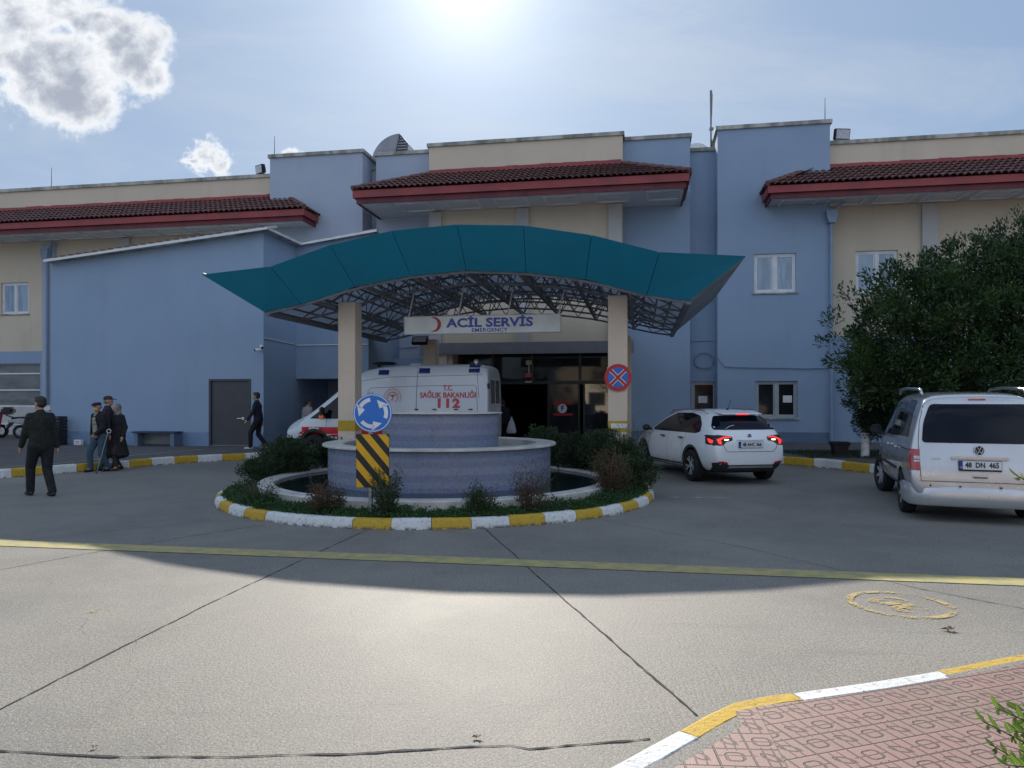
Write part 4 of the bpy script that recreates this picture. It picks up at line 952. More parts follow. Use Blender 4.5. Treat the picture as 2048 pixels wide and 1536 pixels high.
# ---- hanging emergency sign
ts = 17.6; x0s, x1s = S(808, ts), S(1122, ts); z1s, z0s = Z(965, 630, ts), Z(965, 667, ts)
sg = facade_root('emergency_sign', (x0s+x1s)/2, ts, 'long white banner sign with blue lettering and a red crescent hanging under the teal canopy', 'sign', z=z0s); SO = ((x0s+x1s)/2, ts, z0s)
b = MB(off=SO); b.box((x0s+.02, ts, z0s+.02), (x1s-.02, ts+0.06, z1s-.02)); b.build('panel', 'sign_white', sg)
b = MB(off=SO)
for q in (((x0s, ts-.012, z0s), (x1s, ts+.07, z0s+.02)), ((x0s, ts-.012, z1s-.02), (x1s, ts+.07, z1s)), ((x0s, ts-.012, z0s+.02), (x0s+.02, ts+.07, z1s-.02)), ((x1s-.02, ts-.012, z0s+.02), (x1s, ts+.07, z1s-.02))): b.box(*q)
b.build('sign_frame', 'steel_light', sg)
IO = Matrix.Translation(-Vector(SO))
text_mesh('lettering', 'ACİL SERVİS', 0.30, 'letter_blue', sg, IO @ TM(((S(893, ts)+S(1067, ts))/2, ts-0.004, Z(980, 645.5, ts)), (1, 0, 0), (0, 0, 1)), 0.012, 0.002, 1.02, S(1067, ts)-S(893, ts))
text_mesh('lettering', 'EMERGENCY', 0.125, 'letter_blue', sg, IO @ TM(((S(943, ts)+S(1015, ts))/2, ts-0.004, Z(980, 660, ts)), (1, 0, 0), (0, 0, 1)), 0.003, 0.002, 1.08, S(1015, ts)-S(943, ts))
cxx, czz2 = S(868, ts), Z(868, 649, ts); rr_ = 0.185; b = MB(off=SO); outer = [(cxx+rr_*math.cos(a), czz2+rr_*math.sin(a)) for a in [R(-118+236*i/28) for i in range(29)]]
inner = [(cxx-0.055+0.150*math.cos(a)*1.0, czz2+0.163*math.sin(a)) for a in [R(-100+200*i/28) for i in range(29)]]
b.add([(p[0], ts-.003, p[1]) for p in outer]+[(p[0], ts-.003, p[1]) for p in inner], [(i, i+1, 30+i, 29+i) for i in range(28)]); b.build('crescent', 'letter_red', sg)
b = MB(off=SO)
for x in (817, 916, 1015, 1117):
    s = S(x, ts); b.bar((s, ts+.03, z1s), (s+0.22, ts+0.1, zv(s+.2)-0.15), 0.03)
b.build('hanger_rod', 'steel_light', sg)

# ================================================================== ROUNDABOUT, FOUNTAIN
CX, CY, RK_ = -1.27, 12.94, 3.74
circ = [(CX+RK_*math.cos(R(-117+i*3)), CY+RK_*math.sin(R(-117+i*3))) for i in range(121)]
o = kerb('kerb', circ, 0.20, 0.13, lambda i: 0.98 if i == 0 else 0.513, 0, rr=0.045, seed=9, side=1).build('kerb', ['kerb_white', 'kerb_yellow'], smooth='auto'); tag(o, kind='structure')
b = MB(); b.lathe([(3.0, 0.09), (3.6, 0.09)], 64, Matrix.Translation((CX, CY, 0))); tag(b.build('planting_bed', 'soil'), kind='structure')
ft = empty('fountain', (CX, CY, 0), 0, 'round two tier fountain in blue mosaic with pale stone rims, centre of the roundabout', 'fountain')
b = MB(); b.lathe([(2.82, 0.05), (2.82, 0.26), (2.84, 0.275), (3.08, 0.275), (3.10, 0.26), (3.10, 0.0)], 96); b.build('basin_rim', 'marble', ft, smooth='auto')
b = MB(); b.lathe([(2.80, 0.06), (2.80, 0.24)], 96, uvs=True); b.lathe([(1.9, 0.061), (2.82, 0.06)], 96, uvs=True); b.build('basin_lining', 'mosaic', ft)
b = MB(); b.lathe([(1.9, 0.232), (2.80, 0.232)], 64); b.build('basin_water', 'water', ft)
b = MB(); b.lathe([(1.955, 0.05), (1.955, 0.85)], 120, uvs=True); b.build('lower_drum', 'mosaic', ft, smooth=True)
b = MB(); b.lathe([(1.70, 0.5), (1.70, 0.895), (1.72, 0.905), (2.04, 0.905), (2.05, 0.897), (2.05, 0.868), (1.956, 0.865)], 120); b.build('lower_rim', 'marble', ft, smooth='auto')
b = MB(); b.lathe([(1.0, 0.74), (1.70, 0.74)], 64); b.build('upper_water', 'water', ft)
b = MB(); b.lathe([(1.03, 0.6), (1.03, 1.415)], 96, uvs=True); b.build('upper_drum', 'mosaic', ft, smooth=True)
b = MB(); b.lathe([(0.95, 1.2), (0.95, 1.43), (1.095, 1.43), (1.10, 1.422), (1.10, 1.418), (1.031, 1.415)], 96); b.lathe([(0, 1.3), (0.95, 1.3)], 32); b.build('top_rim', 'marble', ft, smooth='auto')

# ---- roundabout sign
sx_ = (741-1024)/FPX*9.62; rs = empty('roundabout_sign', (sx_, 9.62, 0.1), R(3), 'blue round roundabout sign above a yellow and black striped board on one post', 'road sign')
b = MB(); b.tube([(0, 0.03, 0), (0, 0.03, 1.66)], 0.03, 12); b.build('post', 'galv', rs)
zc1 = CAMH+(HORZ-826)*9.62/FPX-0.1; xo = 0.03; rD = 38.5*9.62/FPX
b = MB(); b.lathe([(0, 0), (rD, 0), (rD, 0.008), (0, 0.008)], 48, Matrix.Translation((xo, -0.012, zc1)) @ Matrix.Rotation(R(90), 4, 'X')); dsc = b.build('disc', 'sign_blue', rs)
b = MB(); b.lathe([(rD*0.925, 0), (rD*0.965, 0)], 48, Matrix.Translation((xo, -0.0225, zc1)) @ Matrix.Rotation(R(90), 4, 'X')); b.build('white_ring', 'white_paint', dsc)
b = MB()
def arrow(a0):
    r0, r1, rm = rD*0.60, rD*0.80, rD*0.70; n = 12; sweep = R(58); P = lambda r, a: (xo+r*math.cos(a), -0.0225, zc1+r*math.sin(a))
    vs = []; 
    for i in range(n+1):
        a = a0+sweep*i/n; vs += [P(r0, a), P(r1, a)]
    b.add(vs, [(2*i, 2*i+2, 2*i+3, 2*i+1) for i in range(n)])
    a = a0+sweep; b.add([P(rD*0.43, a-R(2)), P(rD*0.93, a-R(8)), P(rD*0.72, a+R(36))], [(0, 2, 1)])
for a0 in (R(100), R(218), R(-22)): arrow(a0)
b.build('arrow', 'white_paint', dsc)
pw, z1p, z0p = 66*9.62/FPX, CAMH+(HORZ-868)*9.62/FPX-0.1, CAMH+(HORZ-975)*9.62/FPX-0.1
b = MB(); b.bbox((xo-pw/2, -0.012, z0p), (xo+pw/2, -0.004, z1p), 0.003); brd = b.build('striped_board', 'black', rs)
def clip_poly(poly, x0, x1, z0, z1):
    for (ax, lim, sgn) in ((0, x0, 1), (0, x1, -1), (1, z0, 1), (1, z1, -1)):
        outp = []
        for i in range(len(poly)):
            p, q = poly[i], poly[(i+1) % len(poly)]; ip, iq = (p[ax]-lim)*sgn >= 0, (q[ax]-lim)*sgn >= 0
            if ip: outp.append(p)
            if ip != iq:
                k = (lim-p[ax])/(q[ax]-p[ax]); outp.append((p[0]+(q[0]-p[0])*k, p[1]+(q[1]-p[1])*k))
        poly = outp
        if not poly: return []
    return poly
b = MB(); wS = 0.105
for k in range(-6, 8):
    c_ = k*0.262 + 0.04; 
    q = [(-1+xo, z1p+1.42+c_), (1+xo, z1p-1.42+c_+0.42), (1+xo, z1p-1.42+c_+0.42-0.135), (-1+xo, z1p+1.42+c_-0.135)]
    q = [(-1+xo, (z0p+z1p)/2+1.22+c_), (1+xo, (z0p+z1p)/2-1.22+c_), (1+xo, (z0p+z1p)/2-1.22+c_-0.135), (-1+xo, (z0p+z1p)/2+1.22+c_-0.135)]
    cp = clip_poly(q, xo-pw/2+.004, xo+pw/2-.004, z0p+.004, z1p-.004)
    if len(cp) > 2: b.poly([(p[0], -0.0145, p[1]) for p in cp][::-1])
b.build('yellow_stripe', 'sign_yellow', brd)
# ---- no stopping sign on the right pillar
tn = tp_-0.05; sc_ = S(1236, tn); zn = Z(1236, 755, tn); rn_ = 27*Dt(1236, tn)/FPX
ns = facade_root('no_stopping_sign', sc_, tn, 'round red and blue no stopping sign fixed on the right front pillar', 'road sign', z=zn)
RX = Matrix.Rotation(R(90), 4, 'X')
b = MB(); b.lathe([(0, 0), (rn_, 0), (rn_, 0.008), (0, 0.008)], 48, RX); b.build('disc', 'sign_red', ns)
b = MB(); b.lathe([(0, 0), (rn_*0.74, 0)], 48, Matrix.Translation((0, -0.0105, 0)) @ RX); b.build('blue_field', 'sign_blue', ns)
for (w_, mm, yy) in ((0.30, 'white_paint', -0.0125), (0.19, 'sign_red', -0.0145)):
    b = MB(); l_ = rn_*0.74
    for sg_ in (1, -1):
        Mx = Matrix.Rotation(R(45)*sg_, 4, 'Y'); yy2 = yy-0.0008*(sg_ > 0)
        b.add([Mx @ Vector(p) for p in ((-l_, yy2, -w_*rn_/2), (l_, yy2, -w_*rn_/2), (l_, yy2, w_*rn_/2), (-l_, yy2, w_*rn_/2))], [(0, 1, 2, 3)])
    b.build('cross_bar', mm, ns)
b = MB(); b.box((-0.25, 0.012, 0.19), (0.21, 0.046, 0.24)); b.box((-0.25, 0.012, -0.24), (0.21, 0.046, -0.19)); b.build('clamp', 'galv', ns)

# ================================================================== SMALL BUILDING FITTINGS (things of their own)
def floodlight(x, y, t, w, h, rot, tilt, label, z=None, grp=None):
    s = S(x, t); z = z if z is not None else Z(x, y, t)
    o = empty('floodlight', W(s, t, z), -A10+rot, label, 'floodlight', grp)
    M = Matrix.Translation((0, 0, h/2+0.03)) @ Matrix.Rotation(tilt, 4, 'X')
    b = MB(); b.bbox((-w/2, -0.06, -h/2), (w/2, 0.10, h/2), 0.012, M); b.box((-w*.3, 0.101, -h*.3), (w*.3, 0.17, h*.3), M); b.build('housing', 'black', o)
    b = MB(); b.box((-w/2+.03, -0.066, -h/2+.03), (w/2-.03, -0.0615, h/2-.03), M); b.build('lens', 'lamp_clear', o)
    b = MB(); b.box((-0.03, 0.02, -0.03), (0.03, 0.06, 0.03+h*.2)); b.box((-w/2-0.012, 0.0, 0.0), (-w/2-.002, 0.04, h*.6)); b.box((w/2+.002, 0.0, 0.0), (w/2+.012, 0.04, h*.6)); b.box((-w/2-0.012, 0, -0.004), (w/2+.012, 0.04, 0.012)); b.build('bracket', 'black', o)
    return o
floodlight(520, 354, TW, 0.46, 0.34, R(-28), R(8), 'boxy grey floodlight on the cream parapet left of the left blue tower', HW+0.14)
floodlight(1684, 288, TW, 0.52, 0.36, R(14), R(12), 'black framed floodlight on the cream parapet right of the right blue tower', HW+0.14)
# floodlight on the rear pillar
o = empty('floodlight', W(S(842, 24.1), 24.1, Z(842, 692, 24.1)), -A10, 'black floodlight pointing down from the rear pillar left below the hanging banner', 'floodlight')
M = Matrix.Translation((0, -0.12, 0.18)) @ Matrix.Rotation(R(-35), 4, 'X'); b = MB(); b.bbox((-0.27, -0.06, -0.15), (0.27, 0.07, 0.15), 0.012, M); b.build('housing', 'black', o)
b = MB(); b.box((-0.23, -0.066, -0.115), (0.23, -0.0615, 0.115), M); b.build('lens', 'lamp_clear', o); b = MB(); b.box((-.03, -0.08, 0.1), (.03, 0.09, 0.16)); b.build('bracket', 'black', o)
def rod(x, y0, y1, t, z, label, r=0.018):
    s = S(x, t); h = (y1-y0)*Dt(x, t)/FPX; o = empty('lightning_rod', W(s, t, z), 0, label, 'lightning rod', 'lightning rods on the roof')
    b = MB(); b.tube([(0, 0, 0), (0, 0, h)], r, 8, rs=[r, r*0.5]); b.build('spike', 'steel', o); b = MB(); b.lathe([(0, 0), (0.06, 0), (0.05, 0.05), (0.02, 0.07), (0, 0.07)], 10); b.build('base', 'galv', o)
rod(103, 338, 378, TW+.1, HW+.13, 'thin lightning rod on the far left cream parapet'); rod(549, 277, 316, T0+.1, HT+.13, 'thin lightning rod on the left blue tower'); rod(1650, 202, 248, T0+.1, HT+.13, 'thin lightning rod on the right end of the right blue tower')
# antenna mast
s = S(1422, 27.3); Dm = Dt(1422, 27.3); o = empty('antenna_mast', W(s, 27.3, 10.6), 0, 'tall thin antenna mast rising from the low roof between the blue sections', 'antenna')
h = (300-172)*Dm/FPX; b = MB(); b.tube([(0, 0, 0), (0, 0, h*0.62)], 0.03, 8); b.tube([(0, 0, h*0.45), (0, 0, h)], 0.045, 8, rs=[0.03, 0.045]); b.build('pole', 'steel', o)
b = MB(); b.tube([(0.03, 0, h*0.6), (0.05, 0, h*0.95)], 0.012, 6); b.box((-0.06, -0.05, h*0.38), (0.08, 0.05, h*0.42)); b.build('aerial', 'steel', o)
b = MB(); b.tube([(0.06, 0, 0.05), (0.22, 0, 0.12), (0.35, 0.0, 0.62), (0.42, 0, 1.1)], 0.02, 6); b.tube([(0.02, 0, 0.2), (0.3, 0, 0.25)], 0.02, 6); b.build('stay', 'satin_metal', o)
# satellite dish (rear seen)
s = S(1394, 27.6); o = empty('satellite_dish', W(s, 27.6, 10.62), -A10, 'white satellite dish rising behind the low parapet beside the antenna mast', 'satellite dish')
b = MB(); M = Matrix.Translation((0, 0, 0.22)) @ Matrix.Rotation(R(62), 4, 'X'); b.lathe([(0, -0.09), (0.15, -0.082), (0.28, -0.05), (0.36, -0.02), (0.42, 0.02)], 32, M); b.build('dish', 'white_paint', o, smooth=True)
b = MB(); b.tube([(0, 0, -0.3), (0, 0, 0.2)], 0.025, 8); b.tube([(0, 0, 0.2), (0, -0.1, 0.2)], 0.02, 8); b.build('mount', 'galv', o)
# ventilation hood on the roof: quarter-round duct with louvred mouth facing right
o = empty('ventilation_hood', W(S(770, 28.5), 28.5, 10.0), -A10, 'large grey curved ventilation hood with louvred mouth on the roof', 'ventilation hood')
Dv = Dt(770, 28.5); k_ = Dv/FPX; zt_v = CAMH+(HORZ-268)*k_-10.0; r_o = 1.22; cxv, czv = 0.62, zt_v-r_o-0.02
arc = [(cxv+0.0-r_o*math.cos(R(90*i/14)), czv+r_o*math.sin(R(90*i/14))) for i in range(15)]
b = MB(); prof = [(cxv-r_o, -0.2)] + arc + [(cxv+0.36, czv+r_o*0.66-0.0), (cxv+0.22, czv-0.05), (cxv+0.22, -0.2)]
b.prism(prof, 'y', 0.0, 1.05); b.build('duct', 'duct_grey', o)
b = MB(); p0, p1 = Vector((cxv, 0, czv+r_o)), Vector((cxv+0.36, 0, czv+r_o*0.66)); 
p1 = Vector((cxv+0.36, 0, czv+r_o*0.66)); p2 = Vector((cxv+.22, 0, czv-.05)); 
for i in range(9):
    q = p1.lerp(p2, (i+.5)/9); b.box((q.x-0.02, 0.04, q.z-0.02), (q.x+0.05, 1.0, q.z+0.012))
b.build('louvre', 'white_paint', o)
b = MB(); fr = [(cxv+0.02, czv+r_o-0.02), (cxv+0.36, czv+r_o*0.66), (cxv+.30, czv-.05), (cxv-0.30, czv-.05)]; b.prism(fr, 'y', -0.02, -0.002); b.build('mouth', 'frame_dark', o)
b = MB()
for i in range(10):
    z_ = czv-0.02+i*0.115; xr = cxv+0.30+(0.06*i/9); xl = cxv-0.28+0.034*i; zt__ = z_-(czv+r_o*0.62); xr = min(xr, cxv+0.33-(max(0, zt__)/(r_o*.38))*0.30); xl = min(xl, xr-.05); b.box((xl+.02, -0.045, z_), (xr, -0.021, z_+0.05))
b.build('louvre', 'duct_grey', o)
# security cameras and cable tray on the annex corner
def cctv(x, y, dirn, label):
    o = empty('security_camera', AT(x, y, Dt(x, ta)-0.12), 0, label, 'security camera'); d = Vector(dirn).normalized()
    b = MB(); b.tube([(0, 0, 0), d*0.2], 0.045, 12); b.build('barrel', 'white_paint', o); b = MB(); b.tube([d*0.2, d*0.235], 0.038, 12); b.build('lens_hood', 'black', o)
    b = MB(); b.tube([(0, 0, 0), (0.02, 0.10, 0.0)], 0.018, 8); b.build('arm', 'white_paint', o)
cctv(522, 692, (0.35, -0.6, -0.25), 'small white security camera at the annex corner, upper of two'); cctv(524, 699, (-0.8, -0.35, -0.12), 'small white security camera at the annex corner, lower of two, aimed left')
def cable(name, pts, r, m, label, cat='cable'):
    b = MB(); c = sum((Vector(p) for p in pts), Vector())/len(pts); b.off = c; b.tube(pts, r, 6); o = b.build(name, m); o.location = c; tag(o, label, cat)
b = MB(); tq = ta-.05; s0_, s1_ = S(487, ta), S(526, ta); zq = Z(506, 683, ta); b.box((s0_, ta-.06, zq), (s1_, ta-.002, zq+0.06)); b.build('cable_tray', 'pvc', ann)
cable('cable_duct', [W(aS1+.02, ta+.05, Z(532, 676, ta)), W(aS1+.02, tb2-.02, 3.55), W(aS1+.05, tb2-.03, 3.53), W(aS2, tb2-.03, 3.53)], 0.018, 'pvc', 'thin white cable duct running along the annex side wall')
loop = [W(S(1407, 26.95)+0.33*math.cos(R(a))*1.0, 26.93, Z(1402, 721, 26.95)+0.28*math.sin(R(a))) for a in range(-30, 320, 14)]
cable('coiled_cable', loop, 0.022, 'pipe_blue', 'loop of grey blue cable hanging on the recessed wall beside the drainpipe')
pts = [W(S(1436, 25.95), 25.95, Z(1436, 716, 25.95)), W(S(1450, 25.95), 25.95, Z(1450, 733, 25.95)), W(S(1500, 25.95), 25.95, Z(1500, 735, 25.95)), W(S(1570, 25.95), 25.95, Z(1570, 735.5, 25.95)), W(S(1610, 25.95), 25.95, Z(1610, 737, 25.95)), W(S(1660, 25.95), 25.95, Z(1660, 735, 25.95))]
cable('wall_cable', pts, 0.018, 'pipe_blue', 'dark cable running along the right blue tower wall above the lower window')
cable('wall_cable', [W(S(752, 26.45), 26.45, 3.75), W(S(790, 26.45), 26.45, 3.62), W(S(835, 26.45), 26.45, 3.66)], 0.015, 'pipe_blue', 'thin cable crossing the dark wall behind the left front pillar')

# ================================================================== STREET THINGS LEFT
def at_p(x, y, h=0.0): return G(x, y, h)
# bench against the annex wall
p0, p1 = W(S(262, ta-.5), ta-.5, .18), W(S(350, ta-.5), ta-.5, .18); bl = (p1-p0).length
o = empty('bench', p0, -A10, 'low blue bench with closed metal ends against the annex wall', 'bench')
b = MB(); b.bbox((0, 0, 0.42), (bl, 0.42, 0.47), 0.01); b.build('seat', 'bench_blue', o)
for xx in (0.06, bl-0.20): b = MB(); b.bbox((xx, 0.04, 0), (xx+0.14, 0.40, 0.419), 0.008); b.build('leg', 'bench_metal', o)
b = MB(); b.box((0.2, 0.34, 0.05), (bl-0.2, 0.37, 0.40)); b.build('back_panel', 'pane_grey', o)
# stack of black crates
c0 = at_p(112, 897, .18); c0 = W(S(108, ta-0.62), ta-0.62, .18)
for k in range(9):
    o = empty('crate', c0+Vector((random.uniform(-.012, .012), 0, 0.105*k)), -A10, ['lowest', 'second', 'third', 'fourth', 'fifth', 'sixth', 'seventh', 'eighth', 'topmost'][k]+' black plastic crate from the ground in the stack at the annex corner', 'crate', 'stacked black crates')
    b = MB(); w_, d_, h_ = 0.30, 0.40, 0.098
    b.box((-w_/2, 0, 0), (w_/2, d_, 0.012)); 
    for q in (((-w_/2, 0, 0.012), (w_/2, 0.012, h_*0.35)), ((-w_/2, 0, h_*0.62), (w_/2, 0.012, h_)), ((-w_/2, d_-.012, .012), (w_/2, d_, h_)), ((-w_/2, .012, .012), (-w_/2+.012, d_-.012, h_*.4)), ((-w_/2, .012, h_*.62), (-w_/2+.012, d_-.012, h_)), ((w_/2-.012, .012, .012), (w_/2, d_-.012, h_*.4)), ((w_/2-.012, .012, h_*.62), (w_/2, d_-.012, h_))): b.box(*q)
    for i in range(5): b.box((-w_/2+i*(w_-.02)/4, 0.001, h_*.351), (-w_/2+i*(w_-.02)/4+.02, 0.011, h_*.619))
    b.box((-w_/2-.012, -0.012, h_-.014), (w_/2+.012, -0.0005, h_+0.002)); b.build('shell', 'crate', o)
# white box on the pavement
pB = W(S(159, ta-.15), ta-.25, .18); o = empty('white_box', pB, -A10, 'small white printed box on the pavement against the annex wall', 'box')
b = MB(); b.bbox((-0.13, 0, 0), (0.13, 0.12, 0.17), 0.006); b.build('carton', 'paper', o); b = MB(); b.box((-0.09, -0.003, 0.05), (0.09, -0.0005, 0.06)); b.box((-0.05, -0.003, 0.09), (0.06, -0.0005, 0.12)); b.build('print', 'bench_metal', o)
b = MB(); b.box((S(88, TW-.7), TW-.75, Z(92, 820, TW-.5)-.0), (S(102, TW-.7), TW-.1, Z(92, 812, TW-.5)+.02)); b2 = b.build('wall_shelf', 'pvc', None); b2.location = (0, 0, 0); b2.rotation_euler = (0, 0, -A10); tag(b2, 'small white ledge box at the foot of the far left drainpipe', 'ledge')
# black bin on the right pavement
pb = G(1679, 911, .205); o = empty('litter_bin', pb, R(-8), 'squat black planter bin on the right pavement beside the white painted trunk', 'bin')
b = MB(); w0, w1, h_ = 0.15, 0.18, 0.26; b.add([(-w0, -w0, 0), (w0, -w0, 0), (w0, w0, 0), (-w0, w0, 0), (-w1, -w1, h_), (w1, -w1, h_), (w1, w1, h_), (-w1, w1, h_)], [(0,3,2,1),(4,5,6,7),(0,1,5,4),(1,2,6,5),(2,3,7,6),(3,0,4,7)]); b.build('body', 'black', o)
b = MB(); b.bbox((-0.23, -0.2, h_), (0.23, 0.2, h_+0.10), 0.03); b.build('lid', 'black_matt', o)
# dry leaves on the road
def dryleaf(x, y, sz, lab, seed):
    rn = random.Random(seed); p = G(x, y); o = MB(); n = 7; vs = [(0, 0, 0.012)]
    for i in range(n*2):
        a = i*math.pi/n; r = sz*(1.0 if i % 2 == 0 else 0.5)*rn.uniform(0.7, 1.1); vs.append((math.cos(a)*r, math.sin(a)*r*0.75, 0.008+rn.uniform(0, sz*0.45)))
    o.add(vs, [(0, 1+i, 1+(i+1) % (2*n)) for i in range(2*n)]); ob = o.build('dry_leaf', 'dry_leaf'); ob.location = p; tag(ob, lab, 'leaf')
dryleaf(1899, 1262, 0.065, 'curled dry leaf on the sunlit concrete below the painted ring', 1)
dryleaf(955, 1478, 0.030, 'tiny dark leaf just above the long crack near the bottom', 2); dryleaf(190, 1497, 0.022, 'tiny leaf scrap above the long crack at lower left', 3)
# ================================================================== VEHICLES  (x forward, y left, z up)
def car_mesh(stations, levels=2, wells=(), well_r=0.34, zc=0.32, prof=None):
    """stations: (x, zb, wb, zm, wm, zbelt, wbelt, ztop, wtop)"""
    bm = bmesh.new(); rings = []
    for st in stations:
        x, zb, wb, zm, wm, zl, wl, zt, wt = st
        half = [(0, zb), (wb*0.7, zb), (wb, zb+0.06), (wm, zm), (wl, zl), ((wl*0.35+wt*0.65), zl*0.35+(zt-0.03)*0.65), (wt, zt-0.035), (wt*0.62, zt-0.004), (0, zt)]
        ring = [bm.verts.new((x, y, z)) for (y, z) in half] + [bm.verts.new((x, -y, z)) for (y, z) in half[-2:0:-1]]
        rings.append(ring)
    n = len(rings[0])
    for i in range(len(rings)-1):
        for k in range(n): bm.faces.new((rings[i][k], rings[i][(k+1) % n], rings[i+1][(k+1) % n], rings[i+1][k]))
    bm.faces.new(rings[0][::-1]); bm.faces.new(rings[-1])
    bmesh.ops.recalc_face_normals(bm, faces=bm.faces)
    me = bpy.data.meshes.new('tmpcar'); bm.to_mesh(me); bm.free()
    o = bpy.data.objects.new('tmpcar', me); COL.objects.link(o)
    sd = o.modifiers.new('s', 'SUBSURF'); sd.levels = levels; sd.render_levels = levels
    tmp = []
    for (wx, hw) in wells:
        for sy in (-1, 1):
            mb = MB(); mb.lathe([(0, -0.30), (well_r, -0.30), (well_r, 0.30), (0, 0.30)], 40, Matrix.Translation((wx, sy*(hw+0.06), zc)) @ Matrix.Rotation(R(90), 4, 'X'))
            c = mb.build('cut', 'black'); bpy.context.view_layer.update()
            bmx = bmesh.new(); bmx.from_mesh(c.data); bmesh.ops.remove_doubles(bmx, verts=bmx.verts, dist=1e-5); bmesh.ops.recalc_face_normals(bmx, faces=bmx.faces); bmx.to_mesh(c.data); bmx.free()
            md = o.modifiers.new('b', 'BOOLEAN'); md.operation = 'DIFFERENCE'; md.object = c; md.solver = 'EXACT'; tmp.append(c)
    dg = bpy.context.evaluated_depsgraph_get(); dg.update(); res = bpy.data.meshes.new_from_object(o.evaluated_get(dg))
    for c in tmp: bpy.data.objects.remove(c)
    bpy.data.objects.remove(o)
    return res
def finish_body(me, name, m, wells, well_r, zc, parent, dark_below=None):
    me.materials.clear(); me.materials.append(MT[m]); me.materials.append(MT['black_matt'])
    for p in me.polygons:
        c = p.center; p.use_smooth = True; p.material_index = 0
        for (wx, hw) in wells:
            if (c.x-wx)**2+(c.z-zc)**2 < (well_r*1.001)**2 and abs(c.y) > hw-0.26 and abs(c.y) < 1.2:
                nrm = Vector((c.x-wx, 0, c.z-zc)); d = nrm.length
                if d > well_r*0.96 and abs(p.normal.y) < 0.5 or abs(c.y) < hw-0.12: p.material_index = 1; p.use_smooth = False
        if p.normal.z < -0.9: p.material_index = 1
    me.name = name
    bm = bmesh.new(); bm.from_mesh(me)
    for e in bm.edges:
        if len(e.link_faces) == 2 and e.calc_face_angle(0) > R(38): e.smooth = False
    bvh = BVHTree.FromBMesh(bm); bm.to_mesh(me); bm.free()
    o = bpy.data.objects.new(name, me); COL.objects.link(o); o.parent = parent
    return o, bvh
def rpoly(pts, r, n=4):
    out = []; N_ = len(pts)
    for i in range(N_):
        p0, p1, p2 = Vector(pts[i-1]), Vector(pts[i]), Vector(pts[(i+1) % N_]); a, c = (p0-p1), (p2-p1)
        rr = min(r if not isinstance(r, (list, tuple)) else r[i], a.length*0.45, c.length*0.45)
        if rr < 1e-4: out.append(tuple(p1)); continue
        s0, s1 = p1+a.normalized()*rr, p1+c.normalized()*rr
        for k in range(n+1):
            t = k/n; q = s0.lerp(p1, t).lerp(p1.lerp(s1, t), t); out.append((q.x, q.y))
    return out
def patch(bvh, poly, side, off=0.004, step=0.06, mb=None):
    """lay a 2D outline on the body surface; side L/R (x,z), B/F (y,z), T (x,y)"""
    P = []
    for i in range(len(poly)):
        a, c = Vector(poly[i]), Vector(poly[(i+1) % len(poly)]); n = max(1, int((c-a).length/step))
        for k in range(n): P.append(a.lerp(c, k/n))
    nb = len(P); xs = [p.x for p in P]; ys = [p.y for p in P]
    x = min(xs)+step*.5
    grid = []
    while x < max(xs):
        y = min(ys)+step*.5
        while y < max(ys): grid.append(Vector((x, y))); y += step
        x += step
    vs, es, fs, *_ = delaunay_2d_cdt(P+grid, [(i, (i+1) % nb) for i in range(nb)], [list(range(nb))], 1, 1e-5)
    d, mk = {'L': (Vector((0, -1, 0)), lambda p: Vector((p.x, 3, p.y))), 'R': (Vector((0, 1, 0)), lambda p: Vector((p.x, -3, p.y))),
             'B': (Vector((1, 0, 0)), lambda p: Vector((-6, p.x, p.y))), 'F': (Vector((-1, 0, 0)), lambda p: Vector((6, p.x, p.y))), 'T': (Vector((0, 0, -1)), lambda p: Vector((p.x, p.y, 6)))}[side]
    out = []; last = None
    for p in vs:
        o_ = mk(p); h = bvh.ray_cast(o_, d)
        if h[0] is None:
            h = bvh.find_nearest(o_ + d*(3 if side in 'LR' else 4)); 
        q = h[0] + (h[1] if h[1].dot(-d) > 0.15 else -d)*off; out.append(q)
    mb = mb or MB(); fl = []
    for f in fs:
        a, b_, c = (out[i] for i in f[:3]); n = (b_-a).cross(c-a); fl.append(tuple(f) if n.dot(-d) > 0 else tuple(f)[::-1])
    mb.add(out, fl); return mb
def part(bvh, name, poly, side, m, parent, off=0.004, step=0.06, r=0.0):
    if r: poly = rpoly(poly, r)
    return patch(bvh, poly, side, off, step).build(name, m, parent, smooth=True)
def seam(bvh, name, pts, side, parent, w=0.007, m='black'):
    b = MB()
    for i in range(len(pts)-1):
        a, c = Vector(pts[i]), Vector(pts[i+1]); n = (c-a).normalized(); n = Vector((-n.y, n.x))*w/2
        patch(bvh, [tuple(a+n), tuple(c+n), tuple(c-n), tuple(a-n)], side, 0.0025, 0.09, b)
    return b.build(name, m, parent, smooth=True)
